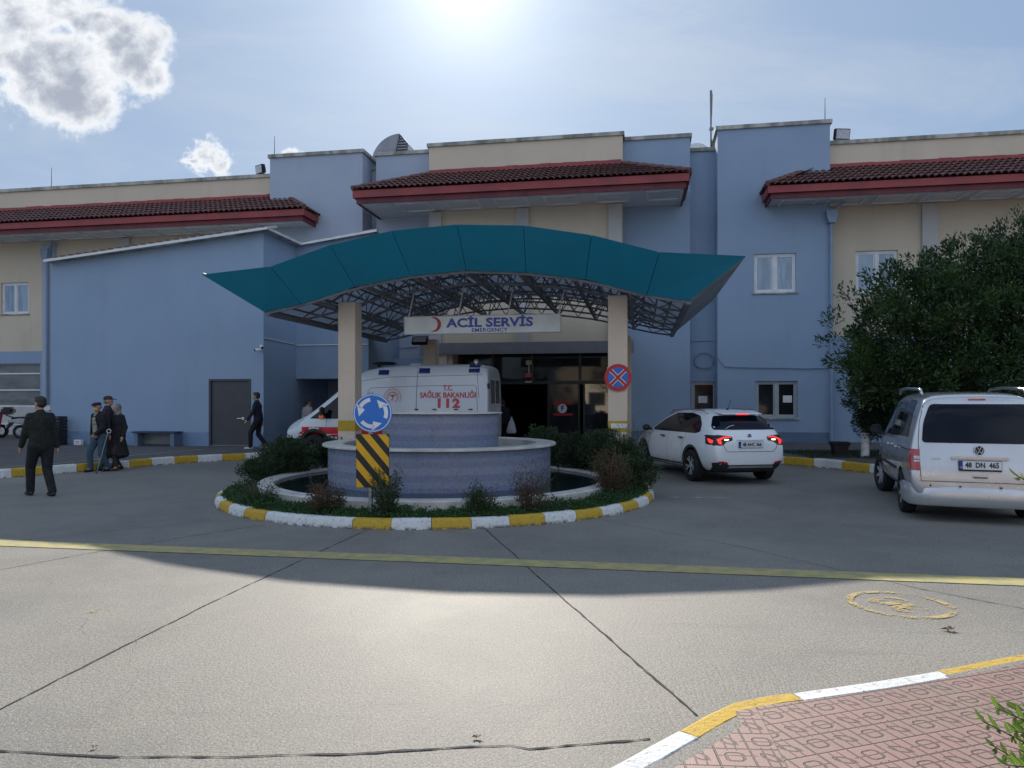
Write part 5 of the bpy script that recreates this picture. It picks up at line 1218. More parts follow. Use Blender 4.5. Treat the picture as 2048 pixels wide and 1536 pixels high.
def wheel(parent, x, y, r, w, side, style='dark', steer=0.0, nsp=5):
    e = empty('wheel', (x, y, r), 0); e.parent = parent; e.rotation_euler = (0, 0, steer)
    # part empties: wheel > tyre, rim
    M = Matrix.Rotation(R(-90)*side, 4, 'X')    # lathe z axis -> outward
    b = MB(); b.lathe([(r*0.66, -w/2), (r*0.90, -w/2), (r*0.98, -w*0.42), (r, -w*0.3), (r, w*0.3), (r*0.98, w*0.42), (r*0.92, w/2), (r*0.70, w*0.5), (r*0.665, w*0.44)], 40, M); b.build('tyre', 'rubber', e, smooth='auto')
    b = MB(); b.m = 0; b.lathe([(r*0.665, w*0.46), (r*0.63, w*0.47), (r*0.61, w*0.38), (r*0.60, -w*0.2), (0.0, -w*0.2)], 40, M)
    b.m = 1
    def sp(a, w0, w1, r0, r1, z0, z1):
        c, s_ = math.cos(a), math.sin(a); vs = []
        for (rr, ww, zz) in ((r0, w0, z0), (r1, w1, z1)):
            for sgn in (-1, 1):
                for dz_ in (0, -0.03): vs.append((rr*c - sgn*ww/2*s_, rr*s_ + sgn*ww/2*c, zz+dz_))
        b.add(vs, [(0,2,6,4),(1,5,7,3),(0,4,5,1),(2,3,7,6),(0,1,3,2),(4,6,7,5)], M)
    for k in range(nsp):
        a = 2*math.pi*k/nsp+0.3
        if style == 'y':
            sp(a, 0.05, 0.035, 0.02, r*0.33, w*0.36, w*0.40)
            sp(a+0.0, 0.03, 0.02, r*.30, r*.34, w*.4, w*.4)
            for da in (-0.26, 0.26):
                c0, c1 = Vector((math.cos(a)*r*.31, math.sin(a)*r*.31)), Vector((math.cos(a+da)*r*.62, math.sin(a+da)*r*.62)); dn = (c1-c0).normalized(); nn = Vector((-dn.y, dn.x))*0.014
                b.add([(*(c0+nn), w*.40), (*(c0-nn), w*.40), (*(c1-nn), w*.43), (*(c1+nn), w*.43), (*(c0+nn), w*.28), (*(c0-nn), w*.28), (*(c1-nn), w*.3), (*(c1+nn), w*.3)], [(3,2,1,0),(0,1,5,4),(1,2,6,5),(2,3,7,6),(3,0,4,7)], M)
        else: sp(a, 0.07, 0.045, 0.03, r*0.62, w*0.36, w*0.42)
    b.lathe([(0, w*.42), (0.045, w*.42), (0.055, w*.38), (0.055, w*.1)], 20, M)
    b.build('rim', ['black', 'steel_light'] if style != 'steel' else ['black', 'black'], e, smooth='auto')
    return e
def plate(parent, M, txt, w=0.52, h=0.112, sz=0.092):
    """number plate; M maps (x right, y up, z out)"""
    b = MB(); b.box((-w/2-.006, -h/2-.006, -0.008), (w/2+.006, h/2+.006, -0.001), M); po = b.build('number_plate', 'black', parent)
    b = MB(); b.box((-w/2+.045, -h/2, 0), (w/2, h/2, 0.002), M); b.build('plate_face', 'plate_white', po); b = MB(); b.box((-w/2, -h/2, 0), (-w/2+.044, h/2, 0.002), M); b.build('plate_strip', 'plate_blue', po)
    text_mesh('plate_text', txt, sz, 'black', po, M @ Matrix.Translation((0.022, 0, 0.0035)), 0.0035, 0.0003, 1.0, w*0.80)
    text_mesh('plate_country', 'TR', 0.03, 'plate_white', po, M @ Matrix.Translation((-w/2+.022, -h*.3, 0.0035)), 0.0, 0.0003)
    return po

# ------------------------------------------------------------ WHITE HATCHBACK
st = [(-2.20, .40, .54, .48, .66, .60, .64, .68, .54), (-2.17, .30, .62, .50, .755, .80, .735, .93, .62), (-2.06, .25, .68, .52, .815, .92, .77, 1.04, .61), (-1.93, .22, .74, .52, .855, .98, .80, 1.20, .585), (-1.74, .20, .78, .52, .88, 1.00, .825, 1.35, .54), (-1.58, .20, .80, .52, .89, 1.00, .84, 1.425, .54),
      (-1.2, .20, .82, .52, .893, .99, .85, 1.475, .56), (-.6, .20, .84, .5, .89, .97, .86, 1.485, .58), (0.05, .20, .84, .5, .885, .955, .86, 1.46, .58), (.5, .20, .84, .5, .885, .94, .86, 1.35, .60), (.85, .20, .84, .5, .885, .93, .86, 1.17, .66), (1.15, .20, .84, .5, .885, .92, .85, 1.03, .72), (1.5, .22, .82, .5, .88, .86, .82, .98, .66), (1.9, .25, .76, .5, .84, .78, .76, .88, .58), (2.12, .30, .66, .5, .72, .66, .68, .74, .5), (2.17, .36, .55, .48, .62, .6, .58, .64, .42)]
wl = [(-1.30, .885), (1.34, .885)]; WR = .375
yawH = math.atan2(.982, -.19)
hat = empty('hatchback_car', (0, 0, 0), yawH, 'white hatchback with lit tail lights driving in beside the planting, seen from behind', 'car')
rl = Vector((3.70, 14.80, 0)); hd = Vector((math.cos(yawH), math.sin(yawH), 0)); lf = Vector((-hd.y, hd.x, 0))
hat.location = rl + hd*1.30 - lf*0.78; hat.scale = (1, .965, .99)
body, bv = finish_body(car_mesh(st, 2, wl, WR, .325), 'body', 'car_white', wl, WR, .325, hat)
for x, st_ in ((-1.30, 0), (1.34, R(-6))):
    for sd in (1, -1): wheel(hat, x, sd*.79, .325, .215, sd, 'y', st_, 5)
for sd in 'LR':
    w_ = part(bv, 'side_window', [(-1.60, 1.03), (-1.50, 1.18), (-1.25, 1.34), (-.85, 1.395), (-.1, 1.385), (.42, 1.235), (.86, 1.01), (.75, .975), (-1.42, .99)], sd, 'car_glass', hat, 0.005, 0.07, .05)
    seam(bv, 'door_seam', [(-1.02, 1.0), (-.88, .74), (-.80, .36), (-.2, .29)], sd, body); seam(bv, 'door_seam', [(-.10, .98), (-.10, .30), (.86, .30), (.98, .55), (.92, .98)], sd, body)
    part(bv, 'sill', [(-.90, .20), (.95, .20), (.95, .34), (-.90, .34)], sd, 'plastic_dark', hat, 0.012, .09)
    part(bv, 'sill_trim', [(-.85, .265), (.9, .265), (.9, .285), (-.85, .285)], sd, 'satin_metal', hat, 0.02, .09)
    for xw in (-1.30, 1.34):   # arch cladding ring
        b = MB(); n = 18
        for k in range(n):
            a0, a1 = R(-8+196*k/n), R(-8+196*(k+1)/n)
            q = [(xw+math.cos(a)*rr, .325+math.sin(a)*rr) for a, rr in ((a0, WR+.003), (a1, WR+.003), (a1, WR+.055), (a0, WR+.055))]
            if min(z for _, z in q) > .2: patch(bv, q, sd, 0.010, .08, b)
        b.build('arch_cladding', 'plastic_dark', hat, smooth=True)
    for xx in (-.82, .12):
        sg_ = 1 if sd == 'L' else -1; b = MB(); b.bbox((xx-.09, sg_*.868-.012, .865), (xx+.09, sg_*.868+.028*sg_+.012, .892), .008); b.build('door_handle', 'plastic_dark', hat)
    sg_ = 1 if sd == 'L' else -1; b = MB(); b.sphere((.80, sg_*1.0, 1.03), (.075, .10, .075), 16); b.bar((.80, sg_*.86, .99), (.80, sg_*.95, 1.01), .05); b.build('wing_mirror', 'black', hat, smooth=True)
    b = MB(); b.tube([(-1.45, sg_*.55, 1.40), (-1.30, sg_*.575, 1.452), (-.5, sg_*.60, 1.475), (.10, sg_*.60, 1.44), (.30, sg_*.60, 1.36)], .017, 8); b.build('roof_rail', 'satin_metal', hat, smooth=True)
part(bv, 'rear_window', [(-.68, 1.075), (.68, 1.075), (.67, 1.14), (.54, 1.345), (-.54, 1.345), (-.67, 1.14)], 'B', 'car_glass', hat, .006, .06, .06)
b = MB(); b.prism([(-1.86, 1.375), (-1.855, 1.395), (-1.50, 1.455), (-1.50, 1.41)], 'y', -.44, .44); b.build('spoiler', 'car_white', hat, bevel=.01)
b = MB(); b.bbox((-1.882, -.14, 1.37), (-1.86, .14, 1.389), .006); b.build('brake_light', 'lamp_red_lit', hat)
seam(bv, 'tailgate_seam', [(-.66, 1.0), (-.56, .72), (-.50, .655), (.50, .655), (.56, .72), (.66, 1.0)], 'B', body, .009)
for sg_ in (1, -1):
    f = lambda pts: [(p[0]*sg_, p[1]) for p in pts]
    part(bv, 'tail_light', f([(.38, .945), (.38, .875), (.52, .845), (.60, .78), (.77, .775), (.80, .97), (.62, .975)]), 'B', 'black', hat, .008, .05, .02)
    part(bv, 'tail_lamp_lit', f([(.62, .80), (.68, .81), (.70, .89), (.55, .945), (.40, .938), (.40, .927), (.54, .925), (.63, .88)]), 'B', 'lamp_red_lit', hat, .012, .04)
    part(bv, 'indicator_lamp', f([(.46, .895), (.56, .90), (.56, .872), (.48, .870)]), 'B', 'lamp_warm_lit', hat, .014, .04, .01)
    sd = 'L' if sg_ > 0 else 'R'
    part(bv, 'side_tail_light', [(-2.075, .80), (-2.02, .785), (-1.88, .80), (-1.83, .93), (-1.86, .975), (-2.07, .97)], sd, 'black', hat, .008, .05, .02)
    part(bv, 'side_lamp_lit', [(-2.07, .82), (-2.00, .82), (-1.93, .88), (-1.92, .91), (-2.02, .885), (-2.07, .87)], sd, 'lamp_red_lit', hat, .012, .04)
    part(bv, 'rear_reflector', f([(.50, .42), (.68, .44), (.68, .475), (.52, .455)]), 'B', 'lamp_red', hat, .02, .05)
b = MB(); patch(bv, [(-.70, .28), (.70, .28), (.76, .44), (.60, .475), (.48, .40), (-.48, .40), (-.60, .475), (-.76, .44)], 'B', .014, .07, b); b.build('bumper_insert', 'plastic_dark', hat, smooth=True)
part(bv, 'skid_plate', [(-.50, .345), (.50, .345), (.46, .385), (-.46, .385)], 'B', 'satin_metal', hat, .022, .07)
xr = lambda y, z: bv.ray_cast(Vector((-5, y, z)), Vector((1, 0, 0)))[0].x
plate(hat, Matrix.Translation((min(xr(0, .73), xr(0, .85))-.014, 0, .79)) @ TM((0, 0, 0), (0, -1, 0), (0.05, 0, 1)), '48 AHC 366')
b = MB(); b.lathe([(0, 0), (.045, 0), (.045, .008), (0, .012)], 24, Matrix.Translation((xr(0, .955)-.004, 0, .955)) @ Matrix.Rotation(R(-90), 4, 'Y')); b.build('emblem', 'chrome', hat)
b = MB(); b.bbox((xr(0, .88)-.016, -.30, .875), (xr(0, .88)+.02, .30, .89), .004); b.build('tailgate_trim', 'car_white', hat)
b = MB(); b.tube([(-1.25, 0, 1.46), (-1.40, 0, 1.67)], .006, 6); b.lathe([(0, 0), (.035, 0), (.015, .03), (0, .03)], 12, Matrix.Translation((-1.25, 0, 1.465))); b.build('aerial', 'black', hat)
b = MB(); b.tube([(-2.045, .47, 1.10), (-2.00, .36, 1.145), (-1.985, .26, 1.165)], .008, 6); b.build('rear_wiper', 'satin_metal', hat)

# ------------------------------------------------------------ SILVER PEOPLE CARRIER
st = [(-2.21, .36, .66, .46, .80, .56, .80, .62, .70), (-2.19, .28, .76, .50, .875, .66, .87, .80, .76), (-2.12, .24, .80, .56, .895, 1.0, .875, 1.10, .79), (-2.08, .24, .80, .58, .895, 1.06, .87, 1.45, .745), (-2.03, .24, .80, .6, .897, 1.08, .87, 1.70, .70), (-1.93, .24, .82, .6, .897, 1.08, .87, 1.745, .68),
      (-1.6, .24, .84, .6, .897, 1.07, .87, 1.775, .68), (-.8, .24, .84, .6, .895, 1.06, .87, 1.80, .68), (0, .24, .84, .6, .895, 1.05, .87, 1.79, .68), (.42, .24, .84, .6, .895, 1.04, .87, 1.75, .68), (.85, .24, .84, .6, .893, 1.03, .87, 1.48, .72), (1.22, .24, .84, .6, .89, 1.02, .86, 1.14, .76), (1.6, .26, .82, .6, .88, .96, .83, 1.05, .70), (1.95, .28, .76, .56, .84, .84, .78, .93, .62), (2.12, .3, .68, .5, .74, .7, .7, .78, .54), (2.17, .36, .56, .5, .62, .6, .58, .66, .44)]
wl = [(-1.31, .885), (1.37, .885)]; WR = .365
rl = Vector((5.83, 10.72, 0)); hd = Vector((math.sin(R(20.9)), math.cos(R(20.9)), 0)); lf = Vector((-hd.y, hd.x, 0)); yawC = math.atan2(hd.y, hd.x)
cad = empty('people_carrier', rl + hd*1.31 - lf*0.80, yawC, 'silver people carrier with roof rails parked at the right kerb, seen from behind', 'car')
cad.scale = (1, .93, .99); cad.location.x -= .06
body, bv = finish_body(car_mesh(st, 2, wl, WR, .32), 'body', 'car_silver', wl, WR, .32, cad)
for x, s_ in ((-1.31, 0), (1.37, R(12))):
    for sd in (1, -1): wheel(cad, x, sd*.79, .32, .205, sd, 'alloy', s_, 7)
for sd in 'LR':
    sg_ = 1 if sd == 'L' else -1
    part(bv, 'side_window', [(-1.72, 1.14), (-.92, 1.12), (-.92, 1.60), (-1.0, 1.66), (-1.60, 1.66)], sd, 'car_glass', cad, .005, .08, .05)
    part(bv, 'side_window', [(-.84, 1.12), (-.02, 1.10), (-.02, 1.64), (-.84, 1.66)], sd, 'car_glass', cad, .005, .08, .05)
    part(bv, 'side_window', [(.06, 1.10), (.98, 1.10), (.62, 1.40), (.32, 1.58), (.06, 1.62)], sd, 'car_glass', cad, .005, .07, .03)
    seam(bv, 'door_seam', [(-.88, 1.72), (-.88, .36), (-.1, .34)], sd, body, .01); seam(bv, 'door_seam', [(.01, 1.7), (.01, .34), (.95, .34), (1.05, .6), (1.05, 1.05)], sd, body, .01)
    part(bv, 'slide_rail', [(-1.95, .96), (-.90, .96), (-.90, .975), (-1.95, .975)], sd, 'black', cad, .004, .1)
    part(bv, 'rubbing_strip', [(-.84, .60), (1.0, .60), (1.0, .64), (-.84, .64)], sd, 'black', cad, .010, .1)
    part(bv, 'side_tail_light', [(-2.16, .70), (-2.03, .70), (-2.02, .99), (-2.14, .99)], sd, 'lamp_red', cad, .008, .06, .02)
    for xx in (-.80, .12): b = MB(); b.bbox((xx-.09, sg_*.885-.012, .94), (xx+.09, sg_*.885+.028*sg_+.012, .965), .008); b.build('door_handle', 'chrome', cad)
    b = MB(); b.bbox((.92, sg_*.99-.10, 1.07), (1.02, sg_*.99+.10, 1.23), .035); b.bar((.98, sg_*.84, 1.06), (.98, sg_*.93, 1.10), .06); b.build('wing_mirror', 'plastic_dark', cad, smooth='auto')
    b = MB(); b.box((.914, sg_*.99-.078, 1.09), (.9195, sg_*.99+.078, 1.21)); b.build('mirror_glass', 'pane_dark', cad)
    b = MB(); b.tube([(-1.80, sg_*.665, 1.74), (-1.72, sg_*.67, 1.815), (-.6, sg_*.68, 1.85), (.15, sg_*.68, 1.835), (.28, sg_*.67, 1.765)], .022, 8); b.build('roof_rail', 'satin_metal', cad, smooth=True)
part(bv, 'rear_window', [(-.72, 1.08), (.72, 1.08), (.695, 1.36), (.605, 1.61), (-.605, 1.61), (-.695, 1.36)], 'B', 'car_glass', cad, .006, .08, .06)
b = MB(); b.bbox((bv.ray_cast(Vector((-5, 0, 1.67)), Vector((1, 0, 0)))[0].x-.012, -.11, 1.66), (-1.96, .11, 1.685), .006); b.build('brake_light', 'lamp_red', cad)
seam(bv, 'tailgate_seam', [(-.655, 1.70), (-.745, 1.36), (-.765, 1.08), (-.74, .56), (.74, .56), (.765, 1.08), (.745, 1.36), (.655, 1.70)], 'B', body, .009)
for sg_ in (1, -1):
    f = lambda pts: [(p[0]*sg_, p[1]) for p in pts]
    tl = part(bv, 'tail_light', f([(.75, .70), (.862, .70), (.858, .99), (.75, .99)]), 'B', 'lamp_red', cad, .010, .05, .015)
    part(bv, 'clear_lamp', f([(.755, .815), (.825, .815), (.825, .840), (.755, .840)]), 'B', 'lamp_clear', tl, .014, .04); part(bv, 'clear_lamp', f([(.755, .855), (.825, .855), (.825, .895), (.755, .895)]), 'B', 'lamp_clear', tl, .014, .04)
    for y_ in (.25, .62): b = MB(); b.lathe([(0, 0), (.014, 0), (.014, .004), (0, .004)], 14, Matrix.Translation((-2.232+(.03 if y_ > .5 else 0), y_*sg_, .50)) @ Matrix.Rotation(R(-90), 4, 'Y')); b.build('parking_sensor', 'plastic_dark', cad)
# bumper: a moulded bar wrapping the rear
b = MB(); n = 16; prof = [(0.0, .22), (.035, .245), (.048, .34), (.044, .45), (.024, .495), (0.0, .51)]
path = [(-1.62, .905), (-1.85, .905), (-2.02, .89), (-2.13, .82), (-2.185, .68), (-2.20, .4), (-2.205, 0)]; path = path + [(x, -y) for (x, y) in path[-2::-1]]
vs = []
for i, (x, y) in enumerate(path):
    a = Vector(path[max(0, i-1)]); c = Vector(path[min(len(path)-1, i+1)]); d = (c-a).normalized(); nn = Vector((d.y, -d.x)); nn = -nn if nn.x*(-1)+nn.y*y < 0 else nn
    nn = Vector((-abs(nn.x), nn.y))
    for (o_, z_) in prof: vs.append((x+nn.x*(o_-.02), y+nn.y*(o_-.02), z_))
m_ = len(prof); b.add(vs, [(i*m_+j, (i+1)*m_+j, (i+1)*m_+j+1, i*m_+j+1) for i in range(len(path)-1) for j in range(m_-1)]); bo = b.build('bumper', 'car_silver', cad, smooth=True)
xr = lambda y, z: bv.ray_cast(Vector((-5, y, z)), Vector((1, 0, 0)))[0].x
plate(cad, Matrix.Translation((xr(0, .74)-.016, 0, .79)) @ TM((0, 0, 0), (0, -1, 0), (0.03, 0, 1)), '48  DN  465', sz=.095)
b = MB(); b.box((xr(0, .72)-.03, -.26, .712), (xr(0, .72)-.012, .26, .732)); fr_ = b.build('plate_holder', 'black', cad)
b = MB(); b.bbox((xr(0, .88)-.045, -.36, .862), (xr(0, .88)+.02, .36, .905), .015); b.build('plate_garnish', 'car_silver', cad)
b = MB(); b.bbox((xr(0, .64)-.02, -.10, .615), (xr(0, .64)+.02, .10, .66), .008); b.build('tailgate_handle', 'car_silver', cad); b = MB(); b.box((xr(0, .64)-.0225, -.085, .620), (xr(0, .64)-.0203, .085, .635)); b.build('handle_recess', 'black', cad)
ML = Matrix.Translation((xr(0, .985)-.006, 0, .985)) @ TM((0, 0, 0), (0, -1, 0), (0.1, 0, 1))
b = MB(); b.lathe([(0, 0), (.07, 0), (.07, .006), (0, .006)], 32, ML); em = b.build('emblem', 'black', cad)
b = MB(); b.lathe([(.060, 0.0065), (.060, 0.013), (.070, 0.013), (.072, .006)], 32, ML)
def stroke(p, q, w=.015): b.bar(ML @ Vector((p[0]*1.15, p[1]*1.1, .012)), ML @ Vector((q[0]*1.15, q[1]*1.1, .012)), w, .005)
for sg_ in (1, -1):
    stroke((.024*sg_, .045), (0, .004)); stroke((.046*sg_, .022), (.022*sg_, -.040)); stroke((.022*sg_, -.040), (0, -.004+.0))
b.build('emblem_mark', 'pvc', em)
text_mesh('badge', 'CADDY', .035, 'satin_metal', cad, Matrix.Translation((xr(.55, .865)-.008, .55, .865)) @ TM((0, 0, 0), (0, -1, 0), (0.06, 0, 1)), .001, .002, 1.1); text_mesh('badge', 'TDI', .035, 'satin_metal', cad, Matrix.Translation((xr(.58, .865)-.008, -.58, .865)) @ TM((0, 0, 0), (0, -1, 0), (0.06, 0, 1)), .001, .002, 1.1)

# ------------------------------------------------------------ AMBULANCE (heads left, near side = y+)
st = [(-2.98, .50, .80, .60, .92, .80, .93, .95, .90), (-2.96, .38, .88, .65, 1.0, 1.6, .98, 2.44, .86), (-2.91, .36, .90, .7, 1.02, 1.6, .99, 2.60, .86), (-2.65, .36, .90, .7, 1.02, 1.6, .99, 2.64, .86), (-2.0, .36, .90, .7, 1.03, 1.6, 1.0, 2.64, .83), (-1.0, .36, .90, .7, 1.03, 1.6, 1.0, 2.64, .83), (-.2, .36, .90, .7, 1.03, 1.6, 1.0, 2.62, .83), (.35, .36, .90, .7, 1.03, 1.55, 1.0, 2.56, .83), (.68, .36, .90, .7, 1.03, 1.5, 1.0, 2.46, .83), (.95, .36, .90, .7, 1.02, 1.4, .99, 2.26, .83),
      (1.5, .36, .90, .7, 1.02, 1.3, .98, 1.84, .82), (2.05, .36, .90, .7, 1.02, 1.15, .96, 1.40, .82), (2.28, .36, .88, .7, 1.0, 1.05, .94, 1.24, .80), (2.6, .36, .84, .7, .97, .95, .90, 1.13, .72), (2.86, .38, .76, .66, .88, .86, .82, 1.0, .60), (2.96, .42, .66, .6, .76, .74, .72, .84, .5)]
wl = [(1.98, 1.01), (-1.77, 1.01)]; WR = .42
lenA = 5.97; sA0 = S(570, 18.9); amb = empty('ambulance', W(sA0+2.83, 18.9+1.03, 0), math.pi-A10, 'white ambulance van with red side stripe and blue beacons behind the fountain', 'ambulance')
body, bv = finish_body(car_mesh(st, 2, wl, WR, .36), 'body', 'van_white', wl, WR, .36, amb)
for x in (1.98, -1.77):
    for sd in (1, -1): wheel(amb, x, sd*.90, .345, .22, sd, 'steel', 0, 6)
for sd in 'LR':
    part(bv, 'side_window', [(2.14, 1.13), (1.30, 1.13), (.86, 1.16), (.86, 1.96), (1.02, 1.98), (1.55, 1.56)], sd, 'car_glass', amb, .006, .1, .05)
    part(bv, 'side_stripe', [(2.36, .90), (-2.9, .90), (-2.9, .74), (2.46, .70)], sd, 'stripe_red', amb, .005, .12)
    part(bv, 'side_stripe', [(2.44, .655), (2.30, .655), (2.42, .60), (2.50, .60)], sd, 'stripe_red', amb, .005, .1); part(bv, 'side_stripe', [(1.50, .695), (-1.3, .70), (-1.3, .64), (1.43, .63)], sd, 'stripe_red', amb, .005, .12)
    part(bv, 'lower_cladding', [(1.50, .40), (-1.30, .40), (-1.30, .56), (1.50, .56)], sd, 'plastic_dark', amb, .012, .1)
    b = MB()
    for xw in (1.98, -1.77):
        for k in range(18):
            a0, a1 = R(2+176*k/18), R(2+176*(k+1)/18); patch(bv, [(xw+math.cos(a)*rr, .36+math.sin(a)*rr) for a, rr in ((a0, WR+.003), (a1, WR+.003), (a1, WR+.075), (a0, WR+.075))], sd, .012, .1, b)
    b.build('arch_cladding', 'plastic_dark', amb, smooth=True)
    part(bv, 'headlight', [(2.93, .80), (2.88, .98), (2.62, 1.10), (2.32, 1.14), (2.52, .92), (2.78, .82)], sd, 'lamp_clear', amb, .008, .05, .03)
    part(bv, 'bumper_side', [(2.955, .40), (2.955, .60), (2.42, .57), (2.42, .40)], sd, 'plastic_dark', amb, .010, .08)
    seam(bv, 'body_seam', [(.74, 2.40), (.74, .6)], sd, body, .012); seam(bv, 'body_seam', [(.74, 2.16), (-.2, 2.28), (-2.80, 2.33)], sd, body, .010); seam(bv, 'body_seam', [(-.98, 2.62), (-.98, .58)], sd, body, .014)
    seam(bv, 'body_seam', [(.42, 1.55), (.42, 1.90), (.34, 1.98), (-.98, 2.03)], sd, body, .010); seam(bv, 'body_seam', [(-.98, 2.03), (-2.58, 2.05), (-2.64, 2.0), (-2.70, 1.2), (-2.82, 1.1)], sd, body, .010); seam(bv, 'body_seam', [(-2.66, 2.55), (-2.66, 2.3), (-2.72, 1.7)], sd, body, .010); seam(bv, 'body_seam', [(1.62, 1.13), (1.62, .6)], sd, body, .010)
    for (x0, z0, x1, z1) in ((.14, 2.34, -.16, 2.47), (-1.02, 2.37, -1.33, 2.51), (-2.42, 2.38, -2.72, 2.49), (-2.42, 2.52, -2.72, 2.60)):
        part(bv, 'side_beacon', [(x0, z0), (x1, z0), (x1, z1), (x0, z1)], sd, 'beacon_blue', amb, .018, .08, .01)
    sg_ = 1 if sd == 'L' else -1
    b = MB(); b.bbox((1.62, sg_*1.16-.09, 1.12), (1.72, sg_*1.16+.09, 1.46), .03); b.bar((1.66, sg_*.98, 1.25), (1.66, sg_*1.08, 1.25), .09); b.build('wing_mirror', 'black', amb, smooth='auto')
    b = MB(); b.bbox((1.60, sg_*1.21-.05, 1.13), (1.73, sg_*1.21+.052, 1.24), .02); b.build('mirror_indicator', 'amber', amb)
    for xx in (-.99, -1.5, -2.1, -2.5): b = MB(); b.bbox((xx-.05, sg_*1.0-.02, 1.385), (xx+.05, sg_*1.045, 1.415), .006); b.build('side_marker', 'black', amb)
part(bv, 'windscreen', [(-.74, 1.33), (.74, 1.33), (.70, 2.12), (-.70, 2.12)], 'F', 'car_glass', amb, .006, .1, .06)
part(bv, 'grille', [(-.5, .62), (.5, .62), (.45, .92), (-.45, .92)], 'F', 'plastic_dark', amb, .01, .1, .04); part(bv, 'bumper', [(-.74, .42), (.74, .42), (.74, .58), (-.74, .58)], 'F', 'plastic_dark', amb, .012, .1, .04)
for q_ in (-1, 1): part(bv, 'rear_window', [(.06*q_, 1.55), (.6*q_, 1.55), (.6*q_, 2.2), (.06*q_, 2.2)], 'B', 'pane_grey', amb, .006, .1)
# lettering on both flanks (flat text laid 12 mm off the panel)
yS = bv.ray_cast(Vector((-1.85, 3, 1.75)), Vector((0, -1, 0)))[0].y
for sg_ in (1, -1):
    xd, zd = (-1*sg_, 0, 0), (0, -0.0*sg_, 1)
    TMx = lambda x, z: TM((x, sg_*(bv.ray_cast(Vector((x, 3, z)), Vector((0, -1, 0)))[0].y+.010), z), xd, (0, -0.03*sg_, 1))
    text_mesh('lettering', 'T.C.', .20, 'stripe_red', amb, TMx(-1.86, 1.97), .006, .001, 1.0, .27); text_mesh('lettering', 'SAĞLIK BAKANLIĞI', .205, 'stripe_red', amb, TMx(-1.86, 1.775), .005, .001, 1.0, 1.55); text_mesh('lettering', '112', .33, 'stripe_red', amb, TMx(-1.86, 1.55), .017, .001, 1.18, .62)
    Me = TMx(-.30, 1.72); b = MB(); b.lathe([(.235, 0), (.245, 0)], 40, Me); b.lathe([(.155, 0), (.162, 0)], 40, Me); 
    for k in range(16):
        a = k*math.pi/8; Ms = Me @ Matrix.Translation((.2*math.cos(a), .2*math.sin(a), 0)); b.add([(.014*math.cos(q*math.pi/5+.31)*(1 if q % 2 else .45), .014*math.sin(q*math.pi/5+.31)*(1 if q % 2 else .45), 0.0) for q in range(10)], [tuple(range(10))], Ms)
    for k in range(20): a = k*math.pi/10; b.add([(.128, -.012, 0), (.145, -.012, 0), (.145, .012, 0), (.128, .012, 0)], [(0, 1, 2, 3)], Me @ Matrix.Rotation(a, 4, 'Z'))
    b.box((-.006, -.09, 0), (.006, .085, .001), Me)
    for q in (1, -1):
        b.prism([(q*.008, .06), (q*.095, .07), (q*.075, .045), (q*.008, .03)] if q < 0 else [(q*.008, .06), (q*.008, .03), (q*.075, .045), (q*.095, .07)], 'z', 0, .001, Me)
    b.tube([Me @ Vector((.03*math.sin(t_*.9), .05-.022*t_, .002)) for t_ in range(7)], .006, 5); b.build('ministry_emblem', 'stripe_red', amb)
b = MB(); b.tube([(.42, .1, 2.60), (.42, .1, 2.66)], .06, 12); b.lathe([(0, .0), (.28, -.02), (.36, .02), (.28, .055), (0, .06)], 24, Matrix.Translation((.25, .1, 2.68))); b.build('roof_fan', 'black', amb, smooth='auto')
b = MB(); b.bbox((-.85, -.2, 2.63), (-.55, .2, 2.68), .015); b.build('roof_hatch', 'white_paint', amb)
b = MB(); b.tube([(-2.55, .55, 2.60), (-2.55, .55, 2.72)], .03, 10); b.lathe([(0, 0), (.07, 0), (.075, .06), (.05, .10), (0, .11)], 20, Matrix.Translation((-2.55, .55, 2.66))); b.build('rotating_beacon', 'satin_metal', amb, smooth='auto')
b = MB(); b.bbox((-2.7, -.5, 2.635), (-2.6, .0, 2.665), .01); b.build('light_bar', 'black', amb)
b = MB(); b.bbox((-3.02, .75, 1.0), (-2.95, .80, 1.25), .01); b.bbox((-3.0, .86, 1.95), (-2.93, .93, 2.10), .01); b.build('door_hinge', 'black', amb)

# ------------------------------------------------------------ SCOOTER, mostly behind the walking man
ps = W(S(78, TW-2.3), TW-2.3, .18); sc = empty('scooter', ps, R(15), 'grey and black scooter with black top box parked before the shopfront at far left', 'scooter')
wheelS = []
for x, nm in ((-.62, 0), (.68, 0)):
    e = empty('wheel', (x, 0, .26), 0); e.parent = sc; Mw = Matrix.Rotation(R(90), 4, 'X')
    b = MB(); b.lathe([(.17, -.05), (.23, -.06), (.26, -.03), (.26, .03), (.23, .06), (.17, .05)], 28, Mw); b.build('tyre', 'rubber', e, smooth='auto'); b = MB(); b.lathe([(.17, -.04), (.15, 0), (.17, .04)], 24, Mw)
    for k in range(5): b.bar(Mw @ Vector((0, 0, 0)), Mw @ Vector((.17*math.cos(k*1.257), .17*math.sin(k*1.257), 0)), .03)
    b.build('rim', 'galv', e)
b = MB(); b.prism([(-.98, .62), (-.95, .72), (-.60, .78), (-.05, .72), (.05, .45), (.35, .34), (.45, .34), (.45, .28), (.0, .26), (-.25, .42), (-.60, .56)], 'y', -.14, .14); b.prism([(.40, .30), (.48, .30), (.60, 1.0), (.50, 1.02)], 'y', -.20, .20); b.build('bodywork', 'galv', sc, bevel=.03)
b = MB(); b.prism([(-.90, .74), (-.88, .82), (-.45, .84), (-.10, .78), (-.05, .73)], 'y', -.13, .13); b.build('seat', 'black_matt', sc, bevel=.03)
